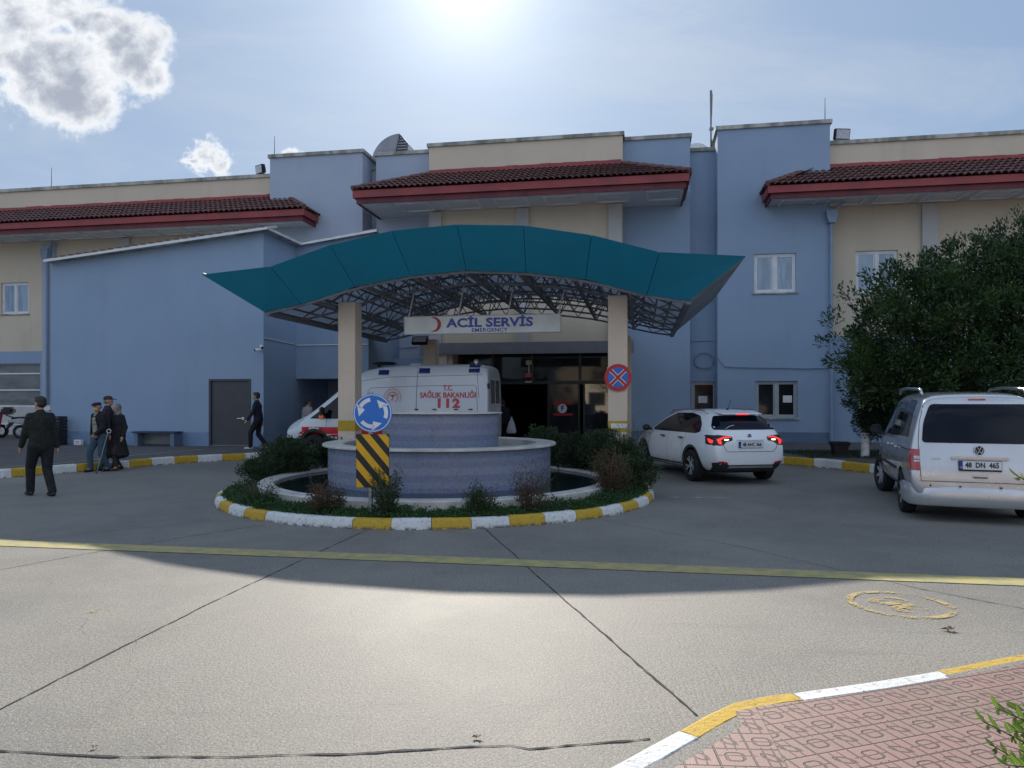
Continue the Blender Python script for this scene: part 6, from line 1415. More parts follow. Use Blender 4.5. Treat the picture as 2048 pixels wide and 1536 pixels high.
b = MB(); b.bbox((-1.22, -.21, .92), (-.82, .21, 1.20), .07); b.build('top_box', 'black', sc, smooth='auto'); b = MB(); b.bbox((-1.226, -.14, 1.10), (-1.18, .14, 1.13), .008); b.build('box_reflector', 'lamp_red', sc); b = MB(); b.bar((-1.1, 0, .90), (-.8, 0, .78), .12, .03); b.build('luggage_rack', 'black', sc)
b = MB(); b.prism([(-.95, .66), (-1.08, .40), (-1.05, .38), (-.85, .60)], 'y', -.10, .10); b.build('mudguard', 'black', sc); b = MB(); b.box((-1.085, -.09, .42), (-1.06, .09, .56)); b.build('number_plate', 'plate_white', sc); b = MB(); b.bbox((-1.0, -.12, .64), (-.95, .12, .70), .01); b.build('tail_light', 'lamp_red', sc)
b = MB(); b.bar((.68, .07, .26), (.52, .07, .75), .04); b.bar((.68, -.07, .26), (.52, -.07, .75), .04); b.tube([(.45, -.33, 1.06), (.52, 0, 1.02), (.45, .33, 1.06)], .018, 8); b.build('handlebar', 'black', sc); b = MB(); b.prism([(.42, .50), (.95, .42), (.98, .46), (.70, .60), (.5, .60)], 'y', -.07, .07); b.build('front_mudguard', 'galv', sc, bevel=.02)
# red rear end of something parked at the very edge: a red scooter's tail
ps = W(S(-28, TW-2.7), TW-2.7, .18); rs2 = empty('red_scooter', ps, R(70), 'red scooter cut off by the left edge of the picture', 'scooter')
for x in (-.6, .6):
    b = MB(); b.lathe([(.15, -.05), (.23, -.06), (.26, -.03), (.26, .03), (.23, .06), (.15, .05)], 28, Matrix.Translation((x, 0, .26)) @ Matrix.Rotation(R(90), 4, 'X')); b.build('wheel', 'rubber', rs2, smooth='auto')
b = MB(); b.prism([(-.85, .5), (-.85, .66), (-.1, .66), (.05, .36), (.4, .32), (.52, .95), (.44, .97), (.33, .26), (-.1, .26), (-.35, .45)], 'y', -.15, .15); b.build('bodywork', 'red_fascia', rs2, bevel=.03); b = MB(); b.prism([(-.85, .67), (-.8, .74), (-.2, .74), (-.1, .67)], 'y', -.13, .13); b.build('seat', 'black_matt', rs2, bevel=.02)
b = MB(); b.tube([(.42, -.3, 1.02), (.48, 0, .98), (.42, .3, 1.02)], .018, 8); b.build('handlebar', 'black', rs2)
# ================================================================== VEGETATION
def leaf_quads(mb, c, n, spread, size, up=0.3, rn=random, outward=None, asp=0.42, flat=(1, 1, 1)):
    for _ in range(n):
        while True:
            o = Vector((rn.uniform(-1, 1), rn.uniform(-1, 1), rn.uniform(-1, 1)))
            if o.length <= 1: break
        p = c + Vector((o.x*spread*flat[0], o.y*spread*flat[1], o.z*spread*flat[2]))
        d = (o*0.9 + Vector((rn.uniform(-.6, .6), rn.uniform(-.6, .6), rn.uniform(-.4, .6)+up)) + (outward or Vector())*0.9)
        d = d.normalized() if d.length > .01 else Vector((0, 0, 1))
        s = d.cross(Vector((rn.uniform(-1, 1), rn.uniform(-1, 1), rn.uniform(-1, 1)))); s = s.normalized() if s.length > .01 else Vector((1, 0, 0))
        L = size*rn.uniform(.7, 1.25); w = L*asp; n_ = d.cross(s)*L*0.10
        mb.add([p, p+d*L*.5+s*w*.5+n_, p+d*L, p+d*L*.5-s*w*.5+n_], [(0, 1, 2, 3)])
def limb(mb, a, b_, r0, r1, rn, bend=0.12, n=5):
    a, b_ = Vector(a), Vector(b_); pts = [a]; L = (b_-a).length
    for i in range(1, n): pts.append(a.lerp(b_, i/n)+Vector((rn.uniform(-1, 1), rn.uniform(-1, 1), rn.uniform(-.5, .5)))*L*bend*.5)
    pts.append(b_); mb.tube(pts, r0, 7, rs=[r0+(r1-r0)*i/n for i in range(n+1)]); return pts
def tree(name, base, blobs, trunk_h, r0, nclump, nleaf, size, mleaf, label, white=0, seed=1, cs=0.30, surf=0.62, core=True):
    rn = random.Random(seed); root = empty(name, base, 0, label, 'tree')
    tb = MB(); top = Vector((0.0, 0, trunk_h)); tb.tube([(0, 0, -.05), (0.02, 0, trunk_h*.5), top], r0, 12, rs=[r0*1.15, r0, r0*.9])
    lv = MB(); vol = [b_[3]*b_[4]*b_[5] for b_ in blobs]; T = sum(vol)
    for q, b_ in enumerate(blobs):
        c = Vector(b_[:3]); ext = Vector(b_[3:6])
        limb(tb, top, c, r0*.6, r0*.22, rn)
        for k in range(5):
            v = Vector((rn.gauss(0, 1), rn.gauss(0, 1), rn.gauss(0, 1))).normalized(); e = c+Vector((v.x*ext.x, v.y*ext.y, v.z*ext.z))*.8; limb(tb, c, e, r0*.22, .012, rn)
        n = max(4, int(nclump*vol[q]**(2/3)/sum(x**(2/3) for x in vol)))
        for k in range(n):
            v = Vector((rn.gauss(0, 1), rn.gauss(0, 1), rn.gauss(0, 1))).normalized(); rr = surf+(1.0-surf)*rn.random()**.5 + (rn.random() < .16)*rn.uniform(0, .14)
            if rn.random() < .24: rr = rn.uniform(.3, surf)
            if rn.random() < .10: rr = rn.uniform(1.05, 1.22)
            p = c+Vector((v.x*ext.x, v.y*ext.y, v.z*ext.z))*rr
            leaf_quads(lv, p, nleaf, cs*rn.uniform(.6, 1.15), size, .35, rn, v*rn.uniform(.3, 1.0))
    to = tb.build('trunk', 'bark', root, smooth=True); lv.build('crown', mleaf, root)
    if white:
        b = MB(); b.tube([(0, 0, 0), (0.01, 0, white)], r0*1.2, 14, rs=[r0*1.2, r0*1.12], cap=False); b.build('limewash', 'limewash', to)
    return root
# big ficus: crown from several uneven masses
bx, by = 10.8, 17.4
tree('ficus_tree', (bx, by, .2), [(-.2, 0, 2.9, 2.5, 2.0, 1.7), (-1.5, -.1, 3.2, 1.0, 1.0, 1.0), (-2.3, -.2, 2.35, .85, .8, .5), (2.3, 0, 5.1, .95, 1.0, .85), (-1.1, 0, 4.1, 1.0, 1.0, .8), (.3, 0, 4.35, 1.25, 1.3, .95), (1.6, 0, 4.75, 1.2, 1.1, 1.05), (1.9, .2, 3.4, 1.7, 1.5, 1.9), (-1.6, -.1, 1.95, 1.1, 1.0, .65), (-.1, -.3, 1.8, 1.8, 1.4, .8), (.9, -1.0, 3.6, 1.1, .8, 1.2), (-.7, -.9, 3.2, .8, .6, .8), (2.6, -.6, 2.4, 1.0, 1.0, 1.6)],
     1.5, .17, 1900, 46, .105, 'leaf_tree', 'big dense dark green ficus tree with broad uneven crown behind the silver people carrier', 0, 5, .23)
pt = G(1730, 914, .205)
tree('clipped_tree', (pt.x, pt.y, .2), [(.35, 0, 1.50, .68, .68, .88), (.95, .2, 1.5, .55, .6, .8), (.3, 0, .85, .50, .5, .35)], .75, .085, 420, 60, .065, 'leaf_hedge', 'small clipped dark tree with white limewashed trunk beside the black planter bin', .62, 8, .16, .7)

def shrub(center, h, r, nstem, nleaf, size, m, label, name='shrub', bare=0.35, seed=1, grp=None, spread=.13, cat='shrub', flat=1.0, z0=0.09, dense=0):
    rn = random.Random(seed); root = empty(name, (center[0], center[1], z0), 0, label, cat, grp); st_, lv = MB(), MB()
    for k in range(nstem):
        a = rn.uniform(0, 2*math.pi); rr = r*math.sqrt(rn.random()); hh = h*rn.uniform(.55, 1.0)*(1-.3*(rr/r)**2); tip = Vector((math.cos(a)*rr, math.sin(a)*rr*flat, hh)); b0 = Vector((tip.x*.25, tip.y*.25, 0)); mid = b0.lerp(tip, .5)+Vector((rn.uniform(-.03, .03), rn.uniform(-.03, .03), 0))
        st_.tube([b0, mid, tip], .006, 5, rs=[.008, .006, .003])
        nl = int(nleaf/nstem)
        for q in range(nl):
            t = bare+(1-bare)*rn.random(); p = b0.lerp(mid, t*2) if t < .5 else mid.lerp(tip, t*2-1)
            leaf_quads(lv, p, 1, spread*(0.5+t*.6), size, .2, rn, (tip-b0).normalized()*.4, .40)
    for k in range(dense):
        v = Vector((rn.gauss(0, 1), rn.gauss(0, 1), rn.gauss(0, 1))).normalized()*rn.uniform(.45, 1.08)
        c = Vector((v.x*r, v.y*r, h*.52+v.z*h*.47)); c.z = max(.05, c.z); leaf_quads(lv, c, 42, .085*rn.uniform(.6, 1.3), size, .3, rn, v*.8, .48)
    st_.build('stem', 'bark', root, smooth=True); lv.build('foliage', m, root); return root
def rg(deg, r=3.33): return (CX+r*math.cos(R(deg)), CY+r*math.sin(R(deg)))
NG = 'nandina shrubs round the fountain'
shrub(rg(-111.5, 3.38), .48, .25, 26, 2300, .036, 'leaf_red', 'bronze green nandina left of the striped board, in front of the pool', 'nandina_shrub', .3, 11, NG, .09)
shrub(rg(-96.5, 3.40), .80, .24, 24, 2300, .036, 'leaf_shrub', 'tall thin dark nandina partly covering the right side of the striped board', 'nandina_shrub', .25, 12, NG, .09)
shrub(rg(-75.5, 3.38), .46, .22, 24, 2000, .036, 'leaf_shrub', 'small green nandina with red tips in front of the middle of the drum', 'nandina_shrub', .25, 13, NG, .08)
shrub(rg(-63, 3.36), .70, .28, 20, 1300, .038, 'leaf_red', 'sparse reddish nandina in front of the right edge of the lower drum', 'nandina_shrub', .35, 14, NG, .10)
shrub(rg(-27, 3.2), .82, .34, 40, 4200, .040, 'leaf_red', 'full dark red nandina over the right end of the pool rim', 'nandina_shrub', .3, 15, NG, .12)
shrub(rg(-136, 3.38), .45, .30, 22, 900, .034, 'leaf_shrub', 'straggly green plant over the left end of the pool rim', 'nandina_shrub', .25, 16, NG, .10)
shrub(rg(160, 3.25), .80, .52, 30, 900, .05, 'leaf_shrub', 'large rounded dark green bush at the back left of the roundabout before the ambulance wheel', 'round_bush', .3, 17, None, .18, dense=230)
shrub(rg(140, 3.2), .74, .38, 24, 600, .05, 'leaf_hedge', 'darker bush behind the fountain left side, against the ambulance', 'round_bush', .3, 18, None, .16, dense=140)
shrub(rg(172, 3.4), .55, .38, 24, 500, .045, 'leaf_shrub', 'lower green bush at the far left of the planting', 'round_bush', .3, 19, None, .15, dense=90)
shrub(rg(118, 3.3), 1.15, .10, 9, 260, .05, 'leaf_red', 'few tall twigs standing behind the rim at the left front pillar', 'twig_plant', .5, 20, None, .08)
shrub(rg(52, 3.2), 1.0, .46, 34, 900, .05, 'leaf_shrub', 'tall dark bush just right of the fountain rim before the entrance doors', 'round_bush', .3, 21, None, .18, dense=210)
shrub(rg(36, 3.25), .88, .42, 24, 600, .05, 'leaf_hedge', 'dark bush between fountain and right front pillar', 'round_bush', .3, 22, None, .16, dense=160)
shrub(rg(22, 3.3), .95, .42, 34, 900, .05, 'leaf_shrub', 'dense green bush in front of the foot of the right pillar', 'round_bush', .3, 23, None, .17, dense=180)
shrub(rg(8, 3.35), .82, .38, 30, 800, .048, 'leaf_shrub', 'rounded green bush at the right end of the planting beside the white hatchback', 'round_bush', .3, 24, None, .16, dense=150)
shrub(rg(-10, 3.35), .60, .40, 24, 500, .048, 'leaf_shrub', 'low green bush spilling over the right kerb of the roundabout', 'round_bush', .3, 25, None, .15, dense=110)
shrub(rg(13, 3.55), 1.30, .42, 34, 1900, .036, 'leaf_grey', 'loose grey green plant reaching toward the front wheel of the white hatchback', 'grey_plant', .35, 26, None, .15)
# ground cover ring
rn = random.Random(77); lv = MB()
for i in range(30000):
    a = rn.uniform(0, 360) if rn.random() < .25 else rn.uniform(-175, 0); r = 3.12+(3.62-3.12)*rn.random()
    bump = .05+.05*math.sin(a*.31)+.04*math.sin(a*1.7+2)+.03*rn.random(); x, y = rg(a, r); edge = min(1, (3.66-r)/.16)*min(1, (r-3.05)/.12)
    leaf_quads(lv, Vector((x, y, .10+bump*edge*rn.random()+.02)), 1, .02, .034, .6, rn, None, .6)
tag(lv.build('ground_cover', 'leaf_cover'), kind='stuff', label='low green ground cover round the fountain pool')
# grass strip under the clipped tree
lv = MB()
for i in range(9000):
    x = rn.uniform(7.4, 12); y = rn.uniform(17.9, 20.5); leaf_quads(lv, Vector((x, y, .21)), 1, .02, .05, 1.5, rn, None, .25)
tag(lv.build('grass', 'leaf_hedge'), kind='stuff', label='dark grass strip on the right pavement')
# weeds here and there at the kerb
# foreground shrub reaching in from the lower right edge
def spray(root, pts, rn, n=9, L=.03, m=None):
    st_, lv = MB(), MB(); st_.tube(pts, .0022, 5, rs=[.003, .0022, .0014][:len(pts)] if len(pts) == 3 else None)
    P = [Vector(p) for p in pts]
    for i in range(n):
        t = (i+.5)/n; k = t*(len(P)-1); j = min(int(k), len(P)-2); p = P[j].lerp(P[j+1], k-j); d = (P[j+1]-P[j]).normalized()
        for sg_ in (1, -1):
            sd = d.cross(Vector((0, -.6, 1))).normalized()*sg_; dd = (d*.75+sd*.8+Vector((rn.uniform(-.3, .3), rn.uniform(-.3, .3), rn.uniform(-.2, .4)))).normalized(); w = dd.cross(Vector((rn.uniform(-.4, .4), -.7, .8))).normalized(); l = L*rn.uniform(.7, 1.2); c = dd.cross(w)*l*.08
            lv.add([p, p+dd*l*.35+w*l*.17+c, p+dd*l*.7+w*l*.14+c, p+dd*l, p+dd*l*.7-w*l*.14+c, p+dd*l*.35-w*l*.17+c], [(0, 1, 2, 3), (0, 3, 4, 5)])
    return st_, lv
fs = empty('leafy_shrub', (1.55, 1.3, .12), 0, 'bright green leafy shrub whose twigs reach in at the lower right corner', 'shrub'); rn = random.Random(5)
SB, LB = MB(off=(1.55, 1.3, .12)), MB(off=(1.55, 1.3, .12)); dF = 1.85
tw = [((2110, 1485), (1990, 1415)), ((2130, 1545), (1965, 1442)), ((2140, 1600), (1980, 1488)), ((2120, 1560), (2010, 1530)), ((2120, 1440), (2030, 1420)), ((2200, 1600), (2040, 1500)), ((2150, 1640), (2050, 1560)), ((2110, 1500), (2030, 1462))]
for k, (a, c) in enumerate(tw):
    d0 = dF+rn.uniform(-.12, .12); p0, p1 = AT(*a, d0+.05), AT(*c, d0); mid = p0.lerp(p1, .5)+Vector((0, 0, .012)); s_, l_ = spray(fs, [p0, mid, p1], rn, 7, .042)
    SB.add(s_.v, s_.f); LB.add(l_.v, l_.f)
p0, p1 = AT(2120, 1000, 1.9), AT(2032, 950, 1.85); s_, l_ = spray(fs, [p0, p0.lerp(p1, .5), p1], rn, 6, .035); SB.add(s_.v, s_.f); LB.add(l_.v, l_.f)
for k in range(26):   # the shrub body, just beyond the frame
    a = rn.uniform(0, 6.28); tip = Vector((1.75+.30*math.cos(a), 1.55+.3*math.sin(a), rn.uniform(.5, 1.5))); s_, l_ = spray(fs, [(1.9, 1.5, .12), (1.9+.1*math.cos(a), 1.5+.1*math.sin(a), tip.z*.6), tip+Vector((.25, 0, 0))], rn, 14, .042); SB.add(s_.v, s_.f); LB.add(l_.v, l_.f)
SB.build('twig', 'bark', fs); LB.build('foliage', 'leaf_bright', fs)

# ================================================================== PEOPLE
def vox(name, caps, m, parent, vs=.014, it=3, extra=None):
    """union of tapered capsules / ellipsoids remeshed into ONE continuous skin. caps: ('c',p0,r0,p1,r1[,flat]) or ('e',c,(rx,ry,rz))"""
    b = MB()
    for c in caps:
        if c[0] == 'c':
            _, p0, r0, p1, r1 = c[:5]; fl = c[5] if len(c) > 5 else (1, 1, 1); p0, p1 = Vector(p0), Vector(p1); n = 7
            for i in range(n+1):
                t = i/n; r = r0+(r1-r0)*t; b.sphere(p0.lerp(p1, t), (r*fl[0], r*fl[1], r*fl[2]), 12)
            if (p1-p0).length > .3*max(r0, r1):
                b.tube([p0, p1], r0, 12, rs=[r0*min(fl[0], fl[1])*.97, r1*min(fl[0], fl[1])*.97])
        else: b.sphere(c[1], c[2], 16, c[3] if len(c) > 3 else None)
    o = b.build(name, m, None); rm = o.modifiers.new('r', 'REMESH'); rm.mode = 'VOXEL'; rm.voxel_size = vs; rm.use_smooth_shade = True
    sm_ = o.modifiers.new('s', 'SMOOTH'); sm_.iterations = it; sm_.factor = .6
    dg = bpy.context.evaluated_depsgraph_get(); dg.update(); me = bpy.data.meshes.new_from_object(o.evaluated_get(dg)); bpy.data.objects.remove(o)
    me.name = name; me.materials.clear(); me.materials.append(MT[m])
    for p in me.polygons: p.use_smooth = True
    ob = bpy.data.objects.new(name, me); COL.objects.link(ob); ob.parent = parent; return ob
def ik(a, c, l1, l2, pole):
    a, c = Vector(a), Vector(c); d = c-a; L = min(d.length, (l1+l2)*.999); dn = d.normalized(); x = (l1*l1-l2*l2+L*L)/(2*L); h = math.sqrt(max(0, l1*l1-x*x)); p = Vector(pole); p = (p-dn*p.dot(dn)); p.normalize()
    return a+dn*x+p*h, a+dn*L
def person(label, loc, yaw, H=1.72, feet=None, hands=None, lean=0.0, headyaw=0.0, top='cloth_black', bottom='cloth_black', shoes='shoe_black', hat=None, mask=None, scarf=False, coat=None, shirt=None, hood=False, bulk=1.0, hair=True, group=None, headpitch=0.0):
    """faces +y locally, x = own right"""
    r = empty('person', loc, yaw, label, 'person', group); k = H/1.72
    feet = feet or [(-.10, 0, 0), (.10, 0, 0)]; hip = Vector((0, 0, .90*k)); hl, hr = Vector((-.095*k, 0, .88*k)), Vector((.095*k, 0, .88*k))
    chest = Vector((0, lean*.5, 1.28*k)); neck = Vector((0, lean*.62, 1.45*k)); head = Vector((0, lean*.72+.015, 1.60*k)); sl_, sr = Vector((-.165*k, lean*.55, 1.385*k)), Vector((.165*k, lean*.55, 1.385*k))
    ank = [Vector(f)+Vector((0, 0, .08*k)) for f in feet]; legs = []
    for hj, a in ((hl, ank[0]), (hr, ank[1])):
        kn, an = ik(hj, a, .43*k, .42*k, (0, 1, 0)); legs.append((hj, kn, an))
    hands = hands or [(-.235, .04, .78), (.235, .04, .78)]; arms = []
    for sj, h_, sd in ((sl_, hands[0], -1), (sr, hands[1], 1)):
        el, wr = ik(sj, Vector(h_)*k, .29*k, .26*k, (sd*.5, -1, -.1)); arms.append((sj, el, wr))
    C = [('c', hip, .135*k, Vector((0, lean*.25, 1.08*k)), .12*k, (1.15, .8, 1)), ('c', Vector((0, lean*.25, 1.08*k)), .12*k, chest, .15*k, (1.15, .75, 1)), ('c', chest, .14*k, neck, .06*k), ('c', neck, .055*k, head, .055*k), ('c', sl_, .06*k, sr, .06*k)]
    for (hj, kn, an) in legs: C += [('c', hj, .085*k, kn, .055*k), ('c', kn, .055*k, an, .038*k), ('c', an, .04*k, an+Vector((0, .12, -.04))*k, .03*k)]
    Mh = Matrix.Translation(head) @ Matrix.Rotation(headyaw, 4, 'Z') @ Matrix.Rotation(headpitch, 4, 'X')
    C += [('e', (0, 0, .02*k), (.074*k, .092*k, .108*k), Mh), ('e', (0, .035*k, -.06*k), (.05*k, .055*k, .05*k), Mh), ('e', (0, .098*k, -.012*k), (.013*k, .022*k, .024*k), Mh), ('e', (.077*k, -.005, -.005*k), (.011*k, .02*k, .03*k), Mh), ('e', (-.077*k, -.005, -.005*k), (.011*k, .02*k, .03*k), Mh), ('e', (0, .085*k, -.052*k), (.024*k, .014*k, .012*k), Mh)]
    for i, (sj, el, wr) in enumerate(arms):
        C += [('c', sj, .048*k, el, .038*k), ('c', el, .038*k, wr, .026*k)]
        d = (wr-el).normalized(); sd = -1 if i == 0 else 1; side = Vector((0, 1, 0))-d*d.y; side = side.normalized() if side.length > .1 else Vector((1, 0, 0)); nrm = d.cross(side)
        C.append(('c', wr, .028*k, wr+d*.07*k, .034*k, (.8, .9, 1)))
        for f in range(4):
            off = side*(.028-.0185*f)*k; b0 = wr+d*.085*k+off; ln = (.060, .070, .066, .052)[f]*k; b1 = b0+d*ln*.5+nrm*sd*-.006; b2 = b1+d*ln*.4+nrm*sd*-.022; C += [('c', b0, .0095*k, b1, .0088*k), ('c', b1, .0088*k, b2, .0078*k)]
        t0 = wr+d*.03*k+side*.03*k; t1 = t0+(side*.7+d*.8).normalized()*.045*k; C += [('c', t0, .012*k, t1, .010*k), ('c', t1, .010*k, t1+d*.025*k, .0085*k)]
    vox('body', C, 'skin', r, .0115, 2)
    # eyes
    b = MB()
    for sx_ in (-1, 1): b.sphere((sx_*.030*k, .083*k, .018*k), (.012*k, .008*k, .008*k), 10, Mh)
    b.build('eyes', 'black', r, smooth=True)
    if coat is None:
        T = [('c', hip-Vector((0, 0, .02)), .150*k, Vector((0, lean*.25, 1.08*k)), .145*k, (1.2*bulk, .88*bulk, 1)), ('c', Vector((0, lean*.25, 1.08*k)), .145*k, chest, .165*k, (1.2*bulk, .85*bulk, 1)), ('c', chest, .155*k, neck-Vector((0, 0, .03)), .088*k), ('c', neck-Vector((0, 0, .03)), .085*k, neck+Vector((0, 0, .005)), .072*k), ('c', sl_, .060*k*bulk, neck-Vector((0, 0, .05)), .075*k), ('c', sr, .060*k*bulk, neck-Vector((0, 0, .05)), .075*k), ('c', neck, .062*k, neck-Vector((0, 0, .04)), .08*k)]
    else:
        T = [('c', Vector((0, 0, coat)), .285*k, hip, .18*k, (1.1*bulk, .85*bulk, .45)), ('c', hip, .185*k, Vector((0, lean*.25, 1.12*k)), .165*k, (1.2*bulk, .9*bulk, 1)), ('c', Vector((0, lean*.25, 1.12*k)), .165*k, chest, .17*k, (1.2*bulk, .88*bulk, 1)), ('c', chest, .165*k, neck-Vector((0, 0, .03)), .085*k), ('c', sl_, .066*k*bulk, neck-Vector((0, 0, .05)), .08*k), ('c', sr, .066*k*bulk, neck-Vector((0, 0, .05)), .08*k)]
    for (sj, el, wr) in arms: T += [('c', sj, .064*k*bulk, el, .060*k*bulk), ('c', el, .060*k*bulk, el.lerp(wr, .93), .046*k*bulk)]
    if hood: T.append(('c', neck+Vector((0, -.06, .01))*k, .075*k, neck+Vector((0, -.09, -.08))*k, .06*k, (1.3, .8, 1)))
    vox('coat' if coat else 'jacket', T, top, r, .014, 3)
    if coat is None:
        Lg = [('c', hl, .115*k, hr, .115*k, (1, .95, .9))]
        for (hj, kn, an) in legs: Lg += [('c', hj, .108*k*bulk, kn, .076*k*bulk), ('c', kn, .076*k*bulk, an+Vector((0, 0, .01)), .064*k*bulk)]
        vox('trousers', Lg, bottom, r, .013, 3)
    else:
        Lg = []
        for (hj, kn, an) in legs: Lg += [('c', hj, .09*k, kn, .062*k), ('c', kn, .062*k, an, .045*k)]
        vox('leggings', Lg, bottom, r, .013, 2)
    fi = 0
    for (hj, kn, an), f in zip(legs, feet): 
        fz = f[2]; fi += 1; S_ = [('c', (an.x, an.y-.035*k, fz+.045*k), .042*k, (an.x, an.y+.15*k, fz+.036*k), .036*k, (1.05, 1.1, .95)), ('c', (an.x, an.y, fz+.05), .044*k, (an.x, an.y, fz+.09*k), .042*k)]; vox('shoe', S_, shoes, r, .011, 2)
    if shirt: vox('jumper', [('c', hip+Vector((0, .105, .0)), .075, chest+Vector((0, .085, 0)), .085, (1.0, .7, 1)), ('c', chest+Vector((0, .085, 0)), .075, neck+Vector((0, .03, -.01)), .062, (1, .8, 1))], shirt, r, .014, 2)
    if scarf:
        vox('headscarf', [('e', (0, -.018*k, .022*k), (.090*k, .102*k, .124*k), Mh), ('c', head+Vector((0, -.03, -.06))*k, .080*k, neck+Vector((0, -.01, -.02)), .105*k, (1.15, .95, .8))], 'cloth_scarf', r, .012, 2)
    elif hat:
        m_, kind = hat
        if kind == 'flat': caps_ = [('e', (0, .012*k, .075*k), (.095*k, .122*k, .046*k), Mh), ('e', (0, .105*k, .050*k), (.066*k, .055*k, .013*k), Mh)]
        else: caps_ = [('e', (0, -.005*k, .068*k), (.083*k, .103*k, .066*k), Mh), ('e', (0, .125*k, .048*k), (.062*k, .065*k, .009*k), Mh)]
        vox('cap', caps_, m_, r, .009, 2)
        vox('hair', [('e', (0, -.028*k, .0), (.080*k, .078*k, .065*k), Mh)], 'cloth_scarf', r, .010, 2)
    elif hair: vox('hair', [('e', (0, -.020*k, .058*k), (.085*k, .100*k, .088*k), Mh), ('e', (0, -.042*k, .0), (.080*k, .074*k, .070*k), Mh), ('e', (0, .045*k, .105*k), (.062*k, .05*k, .032*k), Mh)], 'hair_dark', r, .010, 2)
    if mask: vox('face_mask', [('e', (0, .055*k, -.045*k), (.060*k, .060*k, .048*k), Mh)], mask, r, .009, 2)
    return r
face = lambda wx, wy: math.atan2(-wx, wy)    # yaw so local +y points along (wx, wy)
pA = G(82, 992)
person('man in dark olive jacket walking away at far left, nearest of the people', pA, face(-.80, .58), 1.70, feet=[(-.08, .22, 0), (.10, -.20, .0)], hands=[(-.25, .20, .80), (.25, -.04, .79)], top='cloth_olive', bottom='cloth_black', shoes='shoe_black', bulk=1.07, headyaw=R(18), lean=.04)
pB_ = G(200, 943)
oldm = person('old man in flat cap and yellow face mask leaning on a metal crutch', pB_, face(-.38, -.92), 1.60, feet=[(-.10, -.14, 0), (.10, .16, 0)], hands=[(-.13, .24, .93), (.30, .0, .78)], top='cloth_black', bottom='cloth_denim', shirt='cloth_knit', hat=('cloth_navy', 'flat'), mask='mask_yellow', lean=.07, bulk=1.05, headpitch=R(-6))
pC = G(224, 938)
person('man in dark plum jacket and peaked cap behind the old couple, looking right', Vector((-9.54, 17.1, 0)), face(.80, .45), 1.74, feet=[(-.1, .15, 0), (.1, -.15, 0)], top='cloth_plum', bottom='cloth_denim', hat=('cloth_brown', 'peak'), bulk=1.05, headyaw=R(-10))
pD = G(243, 941)
person('woman in long black coat and light headscarf beside the old man with the crutch', Vector((-9.28, 17.05, 0)), face(-.35, -.92), 1.56, feet=[(-.09, .10, 0), (.10, -.16, .02)], hands=[(-.30, .10, .88), (.24, .12, 1.0)], top='cloth_black', bottom='cloth_brown', shoes='shoe_brown', coat=.38, scarf=True, bulk=1.06)
# crutch
q0 = G(193, 947); hx = pB_; ctop = AT(218, 862, 16.4)
o = empty('crutch', q0, 0, 'light metal elbow crutch held by the old man in the flat cap', 'crutch'); b = MB(off=q0); top_ = AT(216, 866, 16.15); b.tube([q0, q0.lerp(top_, .86)], .011, 8); b.tube([q0.lerp(top_, .86), top_], .011, 8); b.build('shaft', 'satin_metal', o)
b = MB(off=q0); b.tube([q0, q0+Vector((0, 0, .05))], .018, 8); b.build('rubber_tip', 'rubber', o); b = MB(off=q0); c_ = top_+Vector((.02, 0, .04)); b.tube([c_+Vector((.045*math.cos(a*.55), 0, .045*math.sin(a*.55))) for a in range(12)], .011, 6); b.build('arm_cuff', 'pilaster', o)
pE = G(516, 898.5, .185)
person('man in dark jacket walking past the grey door, looking left', pE, face(-.96, -.12), 1.68, feet=[(-.07, .20, 0), (.07, -.22, .02)], hands=[(-.23, .26, .90), (.23, -.08, .82)], top='cloth_navy', bottom='cloth_black', shoes='shoe_white', headyaw=R(-8), lean=.05)
pF = W(S(612, 22.3), 22.3, 0)
person('person in pale loose top standing in shade behind the ambulance bonnet', pF, face(.6, .7), 1.68, top='cloth_white', bottom='cloth_black', lean=.12, bulk=1.25, headyaw=R(-25))
pG_ = W(S(1006, 24.9), 24.9, 0)
person('person in black barely visible at the dark entrance with a plastic bag', pG_, face(-.1, 1.0), 1.66, top='cloth_black', bottom='cloth_black', hands=[(-.26, .05, .80), (.27, .05, .82)])
bp_ = W(S(1023, 24.6), 24.6, 0); zb_ = Z(1023, 835, 24.6); o = empty('plastic_bag', (bp_.x, bp_.y, zb_-.55), 0, 'white plastic bag hanging from a hand in the dark entrance', 'bag')
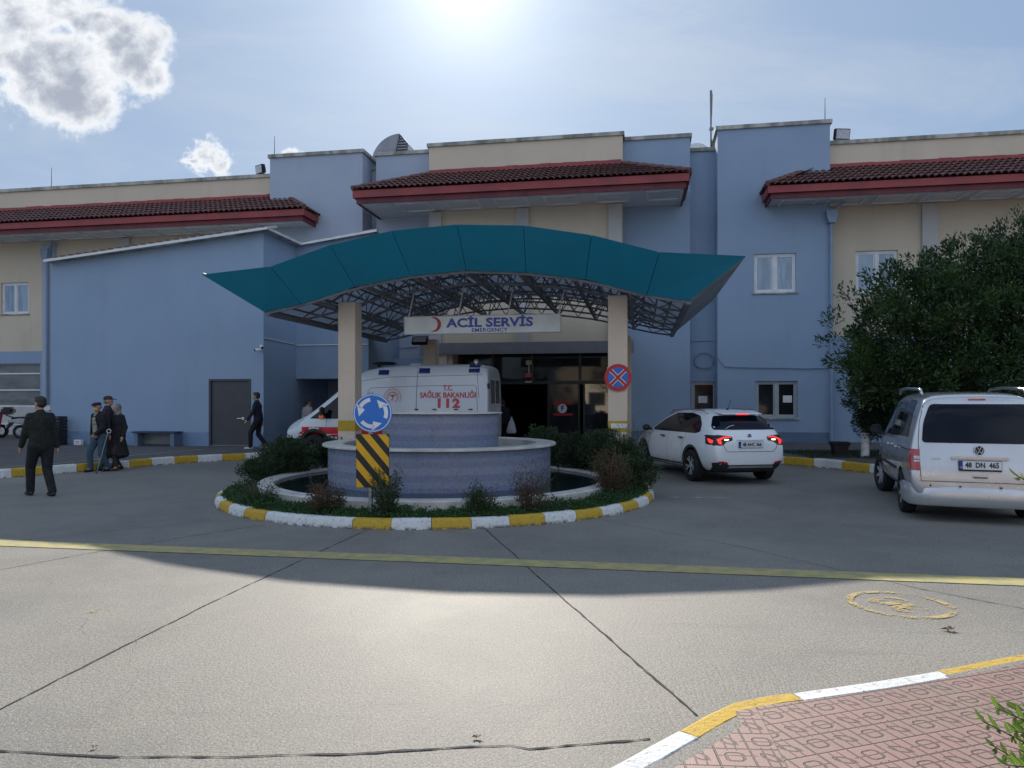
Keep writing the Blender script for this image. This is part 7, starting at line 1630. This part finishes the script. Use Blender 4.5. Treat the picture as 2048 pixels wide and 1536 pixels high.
b = MB(); rnb = random.Random(3); b.lathe([(0, .02), (.14, .0), (.165, .06), (.15, .2), (.10, .36), (.03, .50), (.025, .56)], 18); b.v = [Vector((p.x+rnb.uniform(-.012, .012), p.y*.55+rnb.uniform(-.01, .01), p.z)) for p in b.v]; b.build('sack', 'bag_plastic', o, smooth=True)
b = MB(); b.tube([(-.02, 0, .54), (0, 0, .60), (.02, 0, .54)], .008, 6); b.build('handle', 'bag_plastic', o)
# bystander sitting behind the ambulance bonnet wears red? (only a dark red patch): a parked red case
o = empty('red_case', W(S(640, 22.6), 22.6, 0), 0, 'dark red upright case behind the ambulance windscreen', 'case'); b = MB(); b.bbox((-.2, -.12, 0), (.2, .12, 1.15), .03); b.build('shell', 'red_dark', o); b = MB(); b.tube([(-.1, 0, 1.14), (-.1, 0, 1.24), (.1, 0, 1.24), (.1, 0, 1.14)], .012, 6); b.build('handle', 'black', o)

# ================================================================== WHAT STANDS BEHIND THE CAMERA (seen in the glass)
pb0 = empty('clinic_building', (6, -34, 0), math.pi-A10*.4, 'cream building with red awning across the forecourt, seen reflected in the entrance glass', 'building')
b = MB(); b.box((-22, 0, 0), (22, 8, 6.5)); b.build('wall', 'cream_wall', pb0)
b = MB(); b.box((-9, -1.6, 2.9), (5, -.02, 3.6)); aw = b.build('awning', 'sticker_red', pb0); text_mesh('awning_text', 'POLİKLİNİK', .62, 'sign_white', aw, TM((-3, -1.62, 3.25), (1, 0, 0), (0, 0, 1)), .02)
for k in range(6): b = MB(); b.box((-19+7*k, -.05, 1.0), (-17+7*k, -.01, 2.6)); b.build('window', 'pane_dark', pb0)
for k, (x, y, s_) in enumerate(((-7, -24, 1.0), (1.5, -27, 1.15), (13, -25, .95), (-16, -26, 1.1))):
    tree('broadleaf_tree', (x, y, 0), [(0, 0, 4.2*s_, 2.0*s_, 2.0*s_, 1.9*s_), (.9, .3, 5.4*s_, 1.3, 1.3, 1.2), (-1.0, 0, 3.6*s_, 1.3, 1.2, 1.1)], 2.2, .16, 110, 26, .22, 'leaf_tree', ['leafy tree behind the camera on the left, reflected in the glass', 'tallest tree behind the camera near the middle, reflected in the glass', 'tree behind the camera on the right, reflected in the glass', 'tree behind the camera at the far left, reflected in the glass'][k], 0, 30+k, .6)
